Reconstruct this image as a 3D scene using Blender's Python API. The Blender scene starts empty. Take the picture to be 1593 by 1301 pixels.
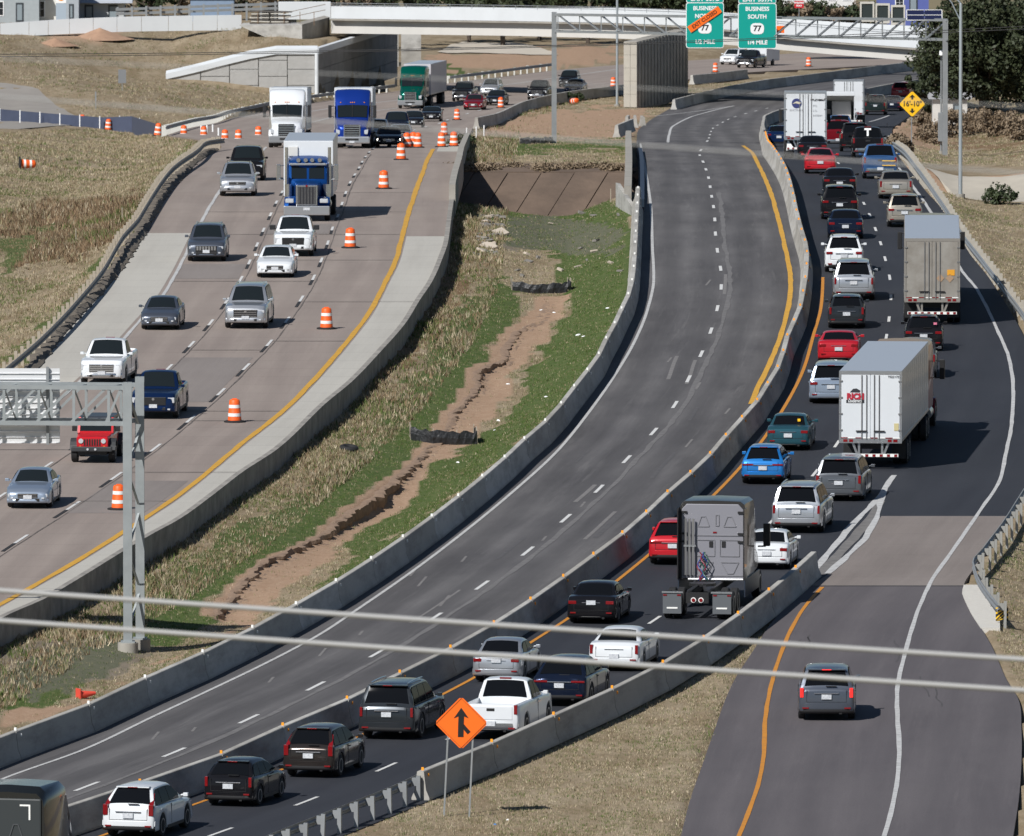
import bpy, math, random
import numpy as np
random.seed(7)
rng = np.random.default_rng(7)
R = math.radians
SC = bpy.context.scene
COL = SC.collection

# ---------------------------------------------------------------- camera, sky, sun, exposure
FPX, CX, CY, HC = 22500.0, 796.5, 650.5, 51.0        # focal length and centre in photo pixels, camera height
PITCH = math.atan((CY + 1196) / FPX)
CA, SA = math.cos(PITCH), math.sin(PITCH)
cam = bpy.data.cameras.new('camera')
cam.sensor_width = 36.0
cam.lens = 36.0 * FPX / 1593.0
cam.clip_start, cam.clip_end = 5.0, 12000.0
cam.dof.use_dof = True
cam.dof.focus_distance = 560.0
cam.dof.aperture_fstop = 9.0
camo = bpy.data.objects.new('camera', cam)
camo.location = (0, 0, HC)
camo.rotation_euler = (math.pi / 2 - PITCH, 0, 0)
COL.objects.link(camo)
SC.camera = camo

SUNV = np.array([-0.68, -0.92, 1.0]); SUNV /= np.linalg.norm(SUNV)      # towards the sun
SUN_EL = math.asin(SUNV[2])
SUN_AZ = math.atan2(SUNV[0], SUNV[1])                                    # clockwise from +Y
world = bpy.data.worlds.new('World'); SC.world = world; world.use_nodes = True
wn = world.node_tree
sky = wn.nodes.new('ShaderNodeTexSky'); sky.sky_type = 'NISHITA'; sky.sun_disc = False
sky.sun_elevation = SUN_EL; sky.sun_rotation = SUN_AZ
sky.air_density = 1.0; sky.dust_density = 0.3; sky.ozone_density = 3.0
bg = wn.nodes['Background']; bg.inputs[1].default_value = 0.053
wn.links.new(sky.outputs[0], bg.inputs[0])
sl = bpy.data.lights.new('sun', 'SUN'); sl.energy = 5.0; sl.angle = R(0.5); sl.color = (1.0, 0.972, 0.935)
so = bpy.data.objects.new('sun', sl); COL.objects.link(so)
from mathutils import Vector, Matrix
so.rotation_euler = Vector(SUNV).to_track_quat('Z', 'Y').to_euler()
so.location = (-200, 100, 300)
SC.view_settings.view_transform = 'Standard'; SC.view_settings.look = 'None'
SC.view_settings.exposure = 0.0; SC.view_settings.gamma = 1.0
SC.view_settings.use_curve_mapping = False
SC.cycles.max_bounces = 5; SC.cycles.diffuse_bounces = 3; SC.cycles.glossy_bounces = 3
SC.cycles.use_adaptive_sampling = True

# ---------------------------------------------------------------- the lie of the land
def hprof(Y):
    """height of the carriageways along the valley: level, then falling away to the underpass"""
    Y = np.asarray(Y, float)
    S, a, b, c, d, S2 = 0.0565, 690.0, 880.0, 1280.0, 1360.0, 0.035
    z1 = -S * (np.clip(Y, a, b) - a) ** 2 / (2 * (b - a))
    z2 = -S * (np.clip(Y, b, c) - b)
    t = np.clip(Y, c, d) - c
    z3 = -(S * t + (S2 - S) * t * t / (2 * (d - c)))
    z4 = -S2 * (np.clip(Y, d, 1800) - d)
    return z1 + z2 + z3 + z4

def hslope(Y): return float((hprof(Y + 1) - hprof(Y - 1)) / 2)

def row_of(Y, z):                     # photo row of a point straight ahead
    dep = Y * CA + (HC - z) * SA
    return CY + FPX * ((HC - z) * CA - Y * SA) / dep

def project(X, Y, z):
    dep = Y * CA + (HC - z) * SA
    return CX + FPX * X / dep, CY + FPX * ((HC - z) * CA - Y * SA) / dep

def ray(px, py):
    u, v = (px - CX) / FPX, (CY - py) / FPX
    return np.array([u, CA + v * SA, -SA + v * CA])

def at(px, py, Y):                    # the point at distance Y that stands at this place
    d = ray(px, py); t = Y / d[1]
    return np.array([d[0] * t, Y, HC + d[2] * t])

def hit(px, py, f):                   # first meeting of the sight line with a surface f(X, Y)
    d = ray(px, py)
    lo, hi = 300.0, None
    Yp = 300.0
    while Yp < 3000:
        Yn = Yp + 8.0
        p = d * (Yn / d[1])
        if HC + p[2] < f(p[0], Yn): hi = Yn; lo = Yp; break
        Yp = Yn
    if hi is None: hi = 3000.0; lo = 2990.0
    for _ in range(30):
        m = (lo + hi) / 2; p = d * (m / d[1])
        if HC + p[2] < f(p[0], m): hi = m
        else: lo = m
    p = d * (hi / d[1]); return np.array([p[0], hi, HC + p[2]])

def ground(px, py, off=0.0): return hit(px, py, lambda X, Y: float(hprof(Y)) + off)
def Yof(py, off=0.0): return float(ground(CX, py, off)[1])

class Curve:
    """a line along the road, X as a smooth function of Y"""
    def __init__(s, pts, off=0.0):
        pts = sorted(pts, key=lambda p: -p[1])
        W = [ground(px, py, off) for px, py in pts]
        s.y = np.array([w[1] for w in W]); s.x = np.array([w[0] for w in W])
        d = np.diff(s.x) / np.diff(s.y)
        m = np.zeros(len(s.x)); m[0], m[-1] = d[0], d[-1]
        h = np.diff(s.y)
        for i in range(1, len(d)):
            if d[i-1] * d[i] > 0:
                w1, w2 = 2*h[i]+h[i-1], h[i]+2*h[i-1]
                m[i] = (w1+w2) / (w1/d[i-1] + w2/d[i])
        s.m = m
    def __call__(s, Y):
        Y = np.asarray(Y, float)
        i = np.clip(np.searchsorted(s.y, Y) - 1, 0, len(s.y) - 2)
        h = s.y[i+1] - s.y[i]; t = (Y - s.y[i]) / h
        tc = np.clip(t, 0, 1)
        r = ((1+2*tc)*(1-tc)**2*s.x[i] + tc*(1-tc)**2*h*s.m[i] + tc*tc*(3-2*tc)*s.x[i+1] + tc*tc*(tc-1)*h*s.m[i+1])
        r = np.where(t > 1, s.x[-1] + s.m[-1]*(Y-s.y[-1]), r)
        r = np.where(t < 0, s.x[0] + s.m[0]*(Y-s.y[0]), r)
        return r
    def slope(s, Y, d=4.0): return float((s(Y+d) - s(Y-d)) / (2*d))

# carriageway edges and lines (photo places on the road surface)
E1 = Curve([(-140,760),(-60,690),(0,650),(64,568),(102,520),(135,483),(169,446),(203,402),(234,351),(258,308),(291,271),(325,241),(345,229),
            (300,216),(262,210),(300,198),(350,187),(415,172),(500,158),(615,142),(700,129),(770,121),(860,110),(950,102),(1110,92),(1240,83),(1420,76)])
E2 = Curve([(-420,1240),(-200,1093),(-80,1013),(0,961),(61,934),(102,910),(227,834),(271,810),(325,771),(369,737),(425,700),(500,629),(541,595),(585,549),(625,503),
            (646,469),(666,439),(680,408),(691,375),(697,330),(701,305),(712,262),(722,232),(735,200),(765,183),(802,171),(863,153),(910,145),(954,141),(1076,123),(1161,113),(1290,106),(1411,99)])
YL1 = Curve([(-200,1062),(0,941),(61,907),(115,876),(224,807),(271,776),(317,740),(373,693),(441,639),(485,595),(540,532),(575,486),(598,442),(617,402),(625,371),(634,337),(646,300),(660,262),(674,232)])
WL1 = Curve([(-150,800),(0,690),(40,660),(95,619),(193,527),(217,500),(254,459),(288,398),(312,348),(341,299),(380,259),(417,227)])
D12 = Curve([(-140,870),(0,773),(95,710),(190,640),(263,572),(298,536),(328,502),(375,434),(388,408),(400,381),(410,358),(421,334),(430,315),(439,299),(455,270),(478,240),(500,226)])
D23 = Curve([(-130,950),(33,839),(114,787),(181,741),(242,697),(297,652),(344,610),(383,571),(419,534),(469,465),(488,432),(500,405),(510,378),(517,356),(528,330),(538,300),(545,284),(552,272),(559,261),(569,244),(580,232),(640,205),(700,185),(760,168)])
B1 = Curve([(-120,1193),(0,1146),(43,1129),(140,1094),(223,1055),(310,1017),(386,980),(458,941),(524,903),(585,864),(639,827),(693,787),(737,752),(780,716),(815,683),(852,651),(880,619),(903,588),(927,559),(941,530),(956,503),(969,475),(980,451),(985,425),(988,381),(990,341),(992,303),(993,260),(990,215)], 0.95)
E3 = Curve([(-120,1240),(0,1192),(140,1140),(223,1101),(310,1063),(386,1026),(458,985),(524,946),(585,906),(639,868),(693,828),(737,792),(780,755),(815,721),(852,688),(880,655),(903,622),(927,592),(941,562),(956,534),(969,505),(980,480),(985,453),(988,408),(990,368),(992,330),(993,287),(991,240),(990,222),(1008,190),(1046,167),(1083,152),(1190,131),(1240,125),(1411,103)])
WL2 = Curve([(-120,1268),(5,1212),(132,1166),(237,1116),(316,1079),(420,1029),(500,986),(551,952),(646,886),(717,832),(795,768),(869,700),(913,646),(954,588),(988,530),(1008,480),(1017,436),(1015,385),(1013,327),(1005,270),(996,224)])
DM = Curve([(-100,1310),(0,1275),(135,1224),(271,1171),(387,1119),(491,1068),(588,1016),(676,961),(750,911),(821,858),(880,807),(932,761),(975,715),(1017,672),(1050,630),(1071,590),(1091,551),(1106,515),(1116,480),(1122,447),(1121,418),(1116,390),(1113,364),(1112,342),(1110,322),(1106,300),(1103,280),(1096,258),(1088,240),(1095,228),(1103,215),(1106,205),(1116,195),(1133,186),(1160,177),(1193,169)])
YL2 = Curve([(1168,629),(1178,605),(1195,571),(1212,530),(1222,497),(1229,459),(1229,425),(1219,375),(1207,327),(1199,300),(1193,285),(1181,259),(1169,237),(1156,227)])
B2 = Curve([(0,1289),(120,1248),(250,1206),(330,1178),(400,1147),(466,1117),(538,1088),(588,1063),(673,1022),(749,981),(807,945),(861,908),(912,871),(975,824),(1013,790),(1050,755),(1093,719),(1122,685),(1151,653),(1180,620),(1199,588),(1215,561),(1221,533),(1229,512),(1238,493),(1245,476),(1250,449),(1253,429),(1255,402),(1254,381),(1245,351),(1238,324),(1233,300),(1222,262),(1206,234),(1190,205),(1188,187),(1200,175),(1250,160),(1352,137),(1411,126),(1480,117)], 0.95)
YL3 = Curve([(0,1366),(163,1299),(322,1245),(438,1198),(566,1142),(698,1076),(739,1054),(829,998),(886,961),(961,903),(1010,863),(1099,782),(1153,726),(1195,673),(1250,575),(1266,520),(1277,480),(1280,436),(1279,400),(1268,350),(1255,310),(1240,270)])
DR = Curve([(0,1420),(343,1295),(477,1247),(601,1194),(654,1170),(760,1120),(880,1050),(1040,950),(1130,877),(1197,815),(1268,736),(1302,691),(1345,620),(1372,555),(1383,497),(1386,463),(1384,432),(1377,403),(1370,379),(1362,357),(1353,335),(1344,317),(1336,303),(1313,265),(1304,254),(1296,235)])
WL3 = Curve([(1376,1301),(1391,1243),(1399,1169),(1396,1110),(1396,1072),(1407,1021),(1424,962),(1447,908),(1480,860),(1521,800),(1555,748),(1566,700),(1572,673),(1576,622),(1575,588),(1565,544),(1544,497),(1521,453),(1492,415),(1446,327),(1425,297),(1397,261)])
WL3b = Curve([(1352,190),(1383,180)])
OL = Curve([(1150,1301),(1178,1225),(1188,1177),(1190,1125),(1200,1065),(1214,1020),(1231,979),(1257,938),(1279,914)])
RL = Curve([(1040,1370),(1059,1301),(1074,1243),(1091,1195),(1109,1143),(1137,1069),(1178,1003),(1200,969),(1240,930),(1268,905)])
ER = Curve([(1560,1380),(1576,1301),(1587,1221),(1589,1134),(1585,1090),(1565,1056),(1544,1008),(1526,977),(1499,930),(1499,912),(1515,885),(1540,850),(1570,805),(1600,740),(1612,690),(1618,620),(1612,570),(1593,524),(1541,436),(1504,388),(1465,325),(1440,297),(1415,265),(1395,235),(1388,212),(1402,190),(1432,172),(1490,155),(1560,145)])
B3 = Curve([(654,1200),(748,1162),(831,1125),(909,1091),(987,1054),(1058,1016),(1117,977),(1171,938),(1220,899),(1266,858)], 0.95)
B3R = Curve([(470,1325),(560,1290),(665,1247),(831,1172),(909,1137),(987,1099),(1058,1060),(1117,1020),(1171,980),(1225,942),(1275,905)])   # its foot on the ramp side
GORE = Curve([(1272,905),(1290,893),(1330,850),(1372,803),(1392,740)])
LC = Curve([(0,760),(150,640),(290,540),(400,420),(455,330),(500,260),(560,226),(620,203),(690,178),(760,158),(850,140),(900,130),(1020,115),(1160,102),(1300,93),(1420,86)])
RC = Curve([(0,1390),(520,1190),(830,1040),(1090,880),(1230,760),(1310,660),(1345,560),(1350,480),(1345,400),(1335,330),(1320,280),(1306,245),(1302,220),(1312,200),(1340,180),(1375,163),(1420,150),(1480,138)])
Y312, Y250 = 802.0, 856.0      # the creek under the carriageways

def sstep(t):
    t = np.clip(t, 0, 1); return t*t*(3-2*t)

def vnoise(X, Y, s, seed=0):
    X = np.asarray(X, float)/s; Y = np.asarray(Y, float)/s
    xi, yi = np.floor(X), np.floor(Y); xf, yf = X-xi, Y-yi
    def hsh(a, b):
        n = np.sin(a*127.1 + b*311.7 + seed*74.7)*43758.5453
        return n - np.floor(n)
    u, v = xf*xf*(3-2*xf), yf*yf*(3-2*yf)
    return (hsh(xi,yi)*(1-u)+hsh(xi+1,yi)*u)*(1-v) + (hsh(xi,yi+1)*(1-u)+hsh(xi+1,yi+1)*u)*v - 0.5

# gully in the median (photo places), carved into the ground
GUL = [(330,968),(370,935),(430,880),(480,850),(520,815),(570,790),(612,750),(660,712),(690,690),(712,655),(735,618),(760,585),(790,552),(812,530),(838,492),(852,468)]
_gw = []
def T(X, Y):
    """height of the ground (grass, dirt, banks)"""
    X = np.asarray(X, float); Y = np.asarray(Y, float)
    b = hprof(Y)
    e1, e2, e3, er = E1(Y), E2(Y), E3(Y), ER(Y)
    n = vnoise(X, Y*0.5, 2.2)*0.16 + vnoise(X, Y*0.3, 7, 3)*0.5 + vnoise(X, Y, .7, 5)*0.07
    d = e1 - X
    zl = b - 0.04 - 0.9*sstep(d/5.0) + 0.8*sstep((d-6)/10) + n*np.clip(d/3, 0, 1)
    full = 6.0*sstep((Y-1318)/122)
    xw = np.interp(Y, [1420,1465,1500], [-19.5,-11.9,-26])
    front = np.interp(X, [-60,-34,-18,-15], [3.0,1.45,.3,0])
    cope = np.interp(X, [-60,-34,-28.5,-23.2,-19], [3.0,1.45,2.8,3.9,3.9])
    F = np.where(Y < 1420.5, np.minimum(full, front), np.minimum(full, cope-.1+(Y-1420.5)*.13)*sstep((xw-X)/.8))
    k = sstep((X+56)/21)
    rise = full*(1-k)+F*k
    zl = zl + rise
    t = np.clip((X-e2)/np.maximum(e3-e2, .1), 0, 1)
    zm = b + np.interp(t, [0,.08,.3,.5,.64,.9,1], [-.80,-.85,-1.15,-1.45,-1.45,-.45,-.10])*(1-sstep((Y-858)/25)) - 0.08 + n*.5
    if _gw:
        G = np.array(_gw)
        gx = np.interp(Y, G[:,1], G[:,0]) + vnoise(X*0, Y, 8.0, 9)*0.7 + vnoise(X*0, Y, 2.1, 19)*0.16
        on = (Y > G[0,1]) & (Y < G[-1,1])
        wd = 0.5 + 0.7*vnoise(X*0, Y, 12, 4)
        q = X - gx
        cut = np.where(q < 0, sstep((q+wd*.45)/(wd*.45)), 1-sstep(q/(wd*5)))
        zm = zm - np.where(on, np.clip(.16+.7*vnoise(X*0, Y, 17, 6), 0, .5)*cut, 0)
    er2 = X - er
    zr = b - 0.05 - 0.7*sstep(er2/4.0) + 1.0*sstep((er2-5)/9) + n*np.clip(er2/3, 0, 1)
    z = np.where(X < e1, zl, np.where(X < e2, b-0.35, np.where(X < e3, zm, np.where(X < er, b-0.35, zr))))
    # grass wedge between the near barrier and the ramp
    g0, g1 = B3R(Y), RL(Y)
    gore = (X > g0-.35) & (X < g1) & (Y < 548)
    z = np.where(gore, b - 0.03 - 0.14*np.clip((X-g0)/np.maximum(g1-g0,.3), 0, 1)*(1-np.clip((X-g0)/np.maximum(g1-g0,.3),0,1))*4 + n*.25*np.clip(np.minimum(X-g0, g1-X)/.8, 0, 1), z)
    # creek
    ck = sstep((Y-(Y312-2.5))/4.0)*(1-sstep((Y-(Y250-7.5))/8.0))*sstep((X+32)/8)
    z = z - 4.2*ck*np.where(X > er, .35, 1)*np.where(X < e1-1, 0, 1)
    return z
for p in GUL:
    w = hit(p[0], p[1], lambda X, Y: float(hprof(Y)) - 1.5); _gw.append((w[0], w[1]))
_gw.sort(key=lambda a: a[1])
def Ts(X, Y): return float(T(np.array([X]), np.array([Y]))[0])
def drape(px, py): return hit(px, py, Ts)
# ---------------------------------------------------------------- mesh and material helpers
class MB:
    def __init__(s): s.v = []; s.f = []; s.m = []
    def face(s, pts, m=0):
        n = len(s.v); s.v += [tuple(map(float, p)) for p in pts]; s.f.append(tuple(range(n, n+len(pts)))); s.m.append(m)
    def box(s, x0, x1, y0, y1, z0, z1, m=0):
        n = len(s.v)
        s.v += [(x0,y0,z0),(x1,y0,z0),(x1,y1,z0),(x0,y1,z0),(x0,y0,z1),(x1,y0,z1),(x1,y1,z1),(x0,y1,z1)]
        for q in ((3,2,1,0),(4,5,6,7),(0,1,5,4),(1,2,6,5),(2,3,7,6),(3,0,4,7)): s.f.append(tuple(n+i for i in q)); s.m.append(m)
    def loft(s, secs, m=0, caps=True, mf=None):
        """closed rings of equal length joined one to the next"""
        n = len(s.v); k = len(secs[0])
        for r in secs: s.v += [tuple(map(float, p)) for p in r]
        for i in range(len(secs)-1):
            for j in range(k):
                a, b = n+i*k+j, n+i*k+(j+1) % k
                s.f.append((a, b, b+k, a+k)); s.m.append(mf(i, j) if mf else m)
        if caps:
            s.f.append(tuple(n+j for j in reversed(range(k)))); s.m.append(m)
            e = n+(len(secs)-1)*k
            s.f.append(tuple(e+j for j in range(k))); s.m.append(m)
    def tube(s, p0, p1, r0, r1=None, k=8, m=0):
        r1 = r0 if r1 is None else r1
        p0, p1 = Vector(p0), Vector(p1); d = (p1-p0).normalized()
        a = d.orthogonal().normalized(); b = d.cross(a)
        secs = [[p + (a*math.cos(2*math.pi*j/k) + b*math.sin(2*math.pi*j/k))*r for j in range(k)] for p, r in ((p0,r0),(p1,r1))]
        s.loft(secs, m)
    def bar(s, p0, p1, w, h=None, m=0):
        """square bar from p0 to p1"""
        h = w if h is None else h
        p0, p1 = Vector(p0), Vector(p1); d = (p1-p0).normalized()
        up = Vector((0,0,1)) if abs(d.z) < .95 else Vector((0,1,0))
        a = d.cross(up).normalized(); b = a.cross(d)
        secs = [[p+a*(w/2*i)+b*(h/2*j) for i, j in ((-1,-1),(1,-1),(1,1),(-1,1))] for p in (p0,p1)]
        s.loft(secs, m)
    def path(s, pts, r, k=6, m=0):
        secs = []
        P = [Vector(p) for p in pts]
        for i, p in enumerate(P):
            d = (P[min(i+1, len(P)-1)]-P[max(i-1, 0)]).normalized()
            a = d.cross(Vector((0,0,1)))
            if a.length < .05: a = d.cross(Vector((0,1,0)))
            a.normalize(); b = a.cross(d)
            secs.append([p+(a*math.cos(2*math.pi*j/k)+b*math.sin(2*math.pi*j/k))*r for j in range(k)])
        s.loft(secs, m)
    def grid(s, rows, m=0):
        n = len(s.v); k = len(rows[0])
        for r in rows: s.v += [tuple(map(float, p)) for p in r]
        for i in range(len(rows)-1):
            for j in range(k-1):
                a = n+i*k+j; s.f.append((a, a+1, a+k+1, a+k)); s.m.append(m)
    def mesh(s, name, mats, smooth=None, bevel=0):
        me = bpy.data.meshes.new(name); me.from_pydata(s.v, [], s.f); 
        if not isinstance(mats, (list, tuple)): mats = [mats]
        for q in mats: me.materials.append(q)
        if len(mats) > 1: me.polygons.foreach_set('material_index', s.m)
        if bevel:
            import bmesh
            bm = bmesh.new(); bm.from_mesh(me)
            bmesh.ops.recalc_face_normals(bm, faces=bm.faces)
            ed = [e for e in bm.edges if len(e.link_faces) == 2 and e.calc_face_angle(0) > .6]
            bmesh.ops.bevel(bm, geom=ed, offset=bevel, segments=2, affect='EDGES', profile=.6)
            bm.to_mesh(me); bm.free()
        if smooth is not None:
            me.shade_smooth(); me.set_sharp_from_angle(angle=R(smooth))
        me.update()
        return me
    def build(s, name, mats, parent=None, smooth=None, bevel=0):
        return link(name, s.mesh(name, mats, smooth, bevel), parent)

def link(name, me, parent=None):
    o = bpy.data.objects.new(name, me); COL.objects.link(o)
    if parent is not None: o.parent = parent
    return o

def tag(o, label=None, cat=None, group=None, kind=None):
    if label: o['label'] = label
    if cat: o['category'] = cat
    if group: o['group'] = group
    if kind: o['kind'] = kind
    return o

def empty(name, loc=(0,0,0), rz=0.0, label=None, cat=None, group=None):
    o = bpy.data.objects.new(name, None); COL.objects.link(o)
    o.location = loc; o.rotation_euler = (0, 0, rz); o.empty_display_size = .3
    return tag(o, label, cat, group)

_M = {}
def mat(name, col, rough=.6, metal=0.0, coat=0.0, noise=None, bump=None, spec=.5, emit=None, world=False):
    """plain Principled paint; noise=(scale, amount[, second colour]), bump=(scale, strength)"""
    if name in _M: return _M[name]
    m = bpy.data.materials.new(name); m.use_nodes = True; nt = m.node_tree
    p = nt.nodes['Principled BSDF']
    p.inputs['Base Color'].default_value = (*col, 1); p.inputs['Roughness'].default_value = rough
    p.inputs['Metallic'].default_value = metal; p.inputs['Coat Weight'].default_value = coat
    p.inputs['Coat Roughness'].default_value = .06
    p.inputs['Specular IOR Level'].default_value = spec
    if emit: p.inputs['Emission Color'].default_value = (*emit[0], 1); p.inputs['Emission Strength'].default_value = emit[1]
    if noise or bump:
        tc = nt.nodes.new('ShaderNodeNewGeometry' if world else 'ShaderNodeTexCoord'); tco = tc.outputs['Position' if world else 'Object']
    if noise:
        n = nt.nodes.new('ShaderNodeTexNoise'); n.inputs['Scale'].default_value = noise[0]; n.inputs['Detail'].default_value = 5
        n.inputs['Roughness'].default_value = .62
        nt.links.new(tco, n.inputs['Vector'])
        c2 = noise[2] if len(noise) > 2 else tuple(c*.5 for c in col)
        r = nt.nodes.new('ShaderNodeMapRange'); r.inputs[1].default_value = .35; r.inputs[2].default_value = .75; r.inputs[4].default_value = noise[1]
        nt.links.new(n.outputs[0], r.inputs[0])
        mx = nt.nodes.new('ShaderNodeMix'); mx.data_type = 'RGBA'
        mx.inputs[6].default_value = (*col, 1); mx.inputs[7].default_value = (*c2, 1)
        nt.links.new(r.outputs[0], mx.inputs[0]); nt.links.new(mx.outputs[2], p.inputs['Base Color'])
    if bump:
        n2 = nt.nodes.new('ShaderNodeTexNoise'); n2.inputs['Scale'].default_value = bump[0]; n2.inputs['Detail'].default_value = 4
        nt.links.new(tco, n2.inputs['Vector'])
        bm = nt.nodes.new('ShaderNodeBump'); bm.inputs['Strength'].default_value = bump[1]; bm.inputs['Distance'].default_value = .05
        nt.links.new(n2.outputs[0], bm.inputs['Height']); nt.links.new(bm.outputs[0], p.inputs['Normal'])
    _M[name] = m
    return m

class NT:
    """short-hand for longer node trees"""
    def __init__(s, name):
        s.m = bpy.data.materials.new(name); s.m.use_nodes = True; s.t = s.m.node_tree; s.p = s.t.nodes['Principled BSDF']; _M[name] = s.m
    def n(s, typ, **kw):
        q = s.t.nodes.new(typ)
        for k, v in kw.items(): setattr(q, k, v)
        return q
    def l(s, a, b): s.t.links.new(a, b)
    def noise(s, vec, scale, detail=5, rough=.6):
        q = s.n('ShaderNodeTexNoise'); q.inputs['Scale'].default_value = scale; q.inputs['Detail'].default_value = detail; q.inputs['Roughness'].default_value = rough
        s.l(vec, q.inputs['Vector']); return q.outputs[0]
    def mapv(s, vec, sc):
        q = s.n('ShaderNodeMapping'); q.inputs['Scale'].default_value = sc; s.l(vec, q.inputs['Vector']); return q.outputs[0]
    def rng(s, v, a, b, c=0., d=1.):
        q = s.n('ShaderNodeMapRange'); s.l(v, q.inputs[0])
        for i, x in enumerate((a, b, c, d)): q.inputs[i+1].default_value = x
        return q.outputs[0]
    def mix(s, f, a, b):
        q = s.n('ShaderNodeMix', data_type='RGBA')
        for i, x in ((0, f), (6, a), (7, b)):
            if isinstance(x, (int, float)): q.inputs[i].default_value = x
            elif isinstance(x, tuple): q.inputs[i].default_value = (*x, 1)
            else: s.l(x, q.inputs[i])
        return q.outputs[2]
    def math(s, op, a, b=0.):
        q = s.n('ShaderNodeMath', operation=op)
        for i, x in ((0, a), (1, b)):
            if isinstance(x, (int, float)): q.inputs[i].default_value = x
            else: s.l(x, q.inputs[i])
        return q.outputs[0]
    def bump(s, h, st, dist=.04):
        q = s.n('ShaderNodeBump'); q.inputs['Strength'].default_value = st; q.inputs['Distance'].default_value = dist
        s.l(h, q.inputs['Height']); s.l(q.outputs[0], s.p.inputs['Normal'])

def road_mat(name, base, dark, light, streak=.5, rough=.85, joints=None, tracks=None, blotch=.5):
    """pavement: across in u, along in v (metres); long streaks, blotches, fine grain, saw-cut joints"""
    t = NT(name); uv = t.n('ShaderNodeUVMap'); uv.uv_map = 'UVMap'; uv = uv.outputs[0]
    a = t.rng(t.noise(t.mapv(uv, (1.1, .035, 1)), 1.0, 6, .65), .38, .66)
    b = t.rng(t.noise(t.mapv(uv, (.25, .06, 1)), 1.0, 5, .6), .4, .7)
    g = t.rng(t.noise(t.mapv(uv, (14, 5, 1)), 1.0, 3, .7), .3, .7)
    e = t.rng(t.noise(t.mapv(uv, (3.3, .09, 1)), 1.0, 4, .7), .56, .74)
    c = t.mix(t.math('MULTIPLY', a, streak), base, dark)
    c = t.mix(t.math('MULTIPLY', b, blotch), c, light)
    c = t.mix(t.math('MULTIPLY', e, streak*.55), c, light)
    if tracks:
        sx = t.n('ShaderNodeSeparateXYZ'); t.l(uv, sx.inputs[0])
        ph = t.math('FRACT', t.math('DIVIDE', t.math('SUBTRACT', sx.outputs[0], tracks[0]), tracks[1]/2))
        w = t.math('ABSOLUTE', t.math('SUBTRACT', ph, .5))
        c = t.mix(t.math('MULTIPLY', t.rng(w, .12, .42, 1, 0), tracks[2]), c, dark)
    if joints:
        sx = t.n('ShaderNodeSeparateXYZ'); t.l(uv, sx.inputs[0])
        f = t.math('FRACT', t.math('DIVIDE', sx.outputs[1], joints[0]))
        k = t.math('LESS_THAN', f, joints[1]/joints[0])
        cell = t.math('FLOOR', t.math('DIVIDE', sx.outputs[1], joints[0]))
        wn_ = t.n('ShaderNodeTexWhiteNoise', noise_dimensions='1D'); t.l(cell, wn_.inputs['W'])
        c = t.mix(t.math('MULTIPLY', wn_.outputs[0], joints[3]), c, light)
        c = t.mix(t.math('MULTIPLY', k, joints[2]), c, tuple(x*.45 for x in dark))
    c = t.mix(t.math('MULTIPLY', g, .32), c, tuple(x*.62 for x in base))
    t.l(c, t.p.inputs['Base Color']); t.p.inputs['Roughness'].default_value = rough
    t.p.inputs['Specular IOR Level'].default_value = .3
    t.bump(g, .25, .01)
    return t.m

M_left = road_mat('brown_concrete', (.305,.255,.225), (.215,.178,.158), (.375,.32,.28), .65, .9, (4.6,.10,.30,.16), (1.1,3.66,.32), .55)
M_light = road_mat('pale_concrete', (.475,.455,.41), (.36,.34,.305), (.55,.53,.475), .5, .9, (4.6,.07,.5,.2))
M_mid = road_mat('grey_asphalt', (.120,.115,.117), (.066,.063,.065), (.215,.207,.203), .95, .85, None, (.9,3.66,.5), .55)
M_fresh = road_mat('fresh_asphalt', (.033,.036,.045), (.022,.024,.031), (.048,.051,.060), .6, .8, None, (.9,3.66,.25), .5)
M_ramp = road_mat('worn_asphalt', (.124,.112,.118), (.086,.078,.084), (.165,.150,.152), .75, .88, None, (1.2,3.8,.35), .5)
M_patchc = road_mat('tan_concrete', (.225,.195,.178), (.165,.142,.130), (.285,.25,.23), .7, .9, (4.6,.06,.35,.15))
M_patchd = road_mat('grey_patch', (.245,.215,.198), (.185,.160,.148), (.30,.27,.25), .6, .9)
M_whitep = mat('white_road_paint', (.58,.58,.57), .7, noise=(3.0, .7, (.24,.235,.23)))
M_dashp = mat('white_dash_paint', (.70,.70,.68), .65, noise=(5.0, .45, (.38,.37,.36)))
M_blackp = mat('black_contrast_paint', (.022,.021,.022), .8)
M_yellowp = mat('yellow_road_paint', (.66,.36,.035), .65, noise=(2.5, .6, (.36,.20,.05)))
M_orangep = mat('orange_yellow_road_paint', (.62,.25,.02), .65, noise=(2.5, .5, (.32,.15,.05)))

# ---------------------------------------------------------------- the setting: ground
YN = np.concatenate([np.arange(430, 860, 1.25), np.arange(860, 1240, 5.0), np.arange(1240, 1420, 2.0), np.arange(1420, 1760, 8.0)])
XN = np.concatenate([np.arange(-95, -34, 1.5), np.arange(-34, 34, .36), np.arange(34, 110, 1.4)])

def inpoly(px, py, poly):
    r = np.zeros(px.shape, bool); n = len(poly)
    for i in range(n):
        x0, y0 = poly[i]; x1, y1 = poly[(i+1) % n]
        if y0 == y1: continue
        c = ((y0 > py) != (y1 > py)) & (px < (x1-x0)*(py-y0)/(y1-y0)+x0)
        r ^= c
    return r

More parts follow.
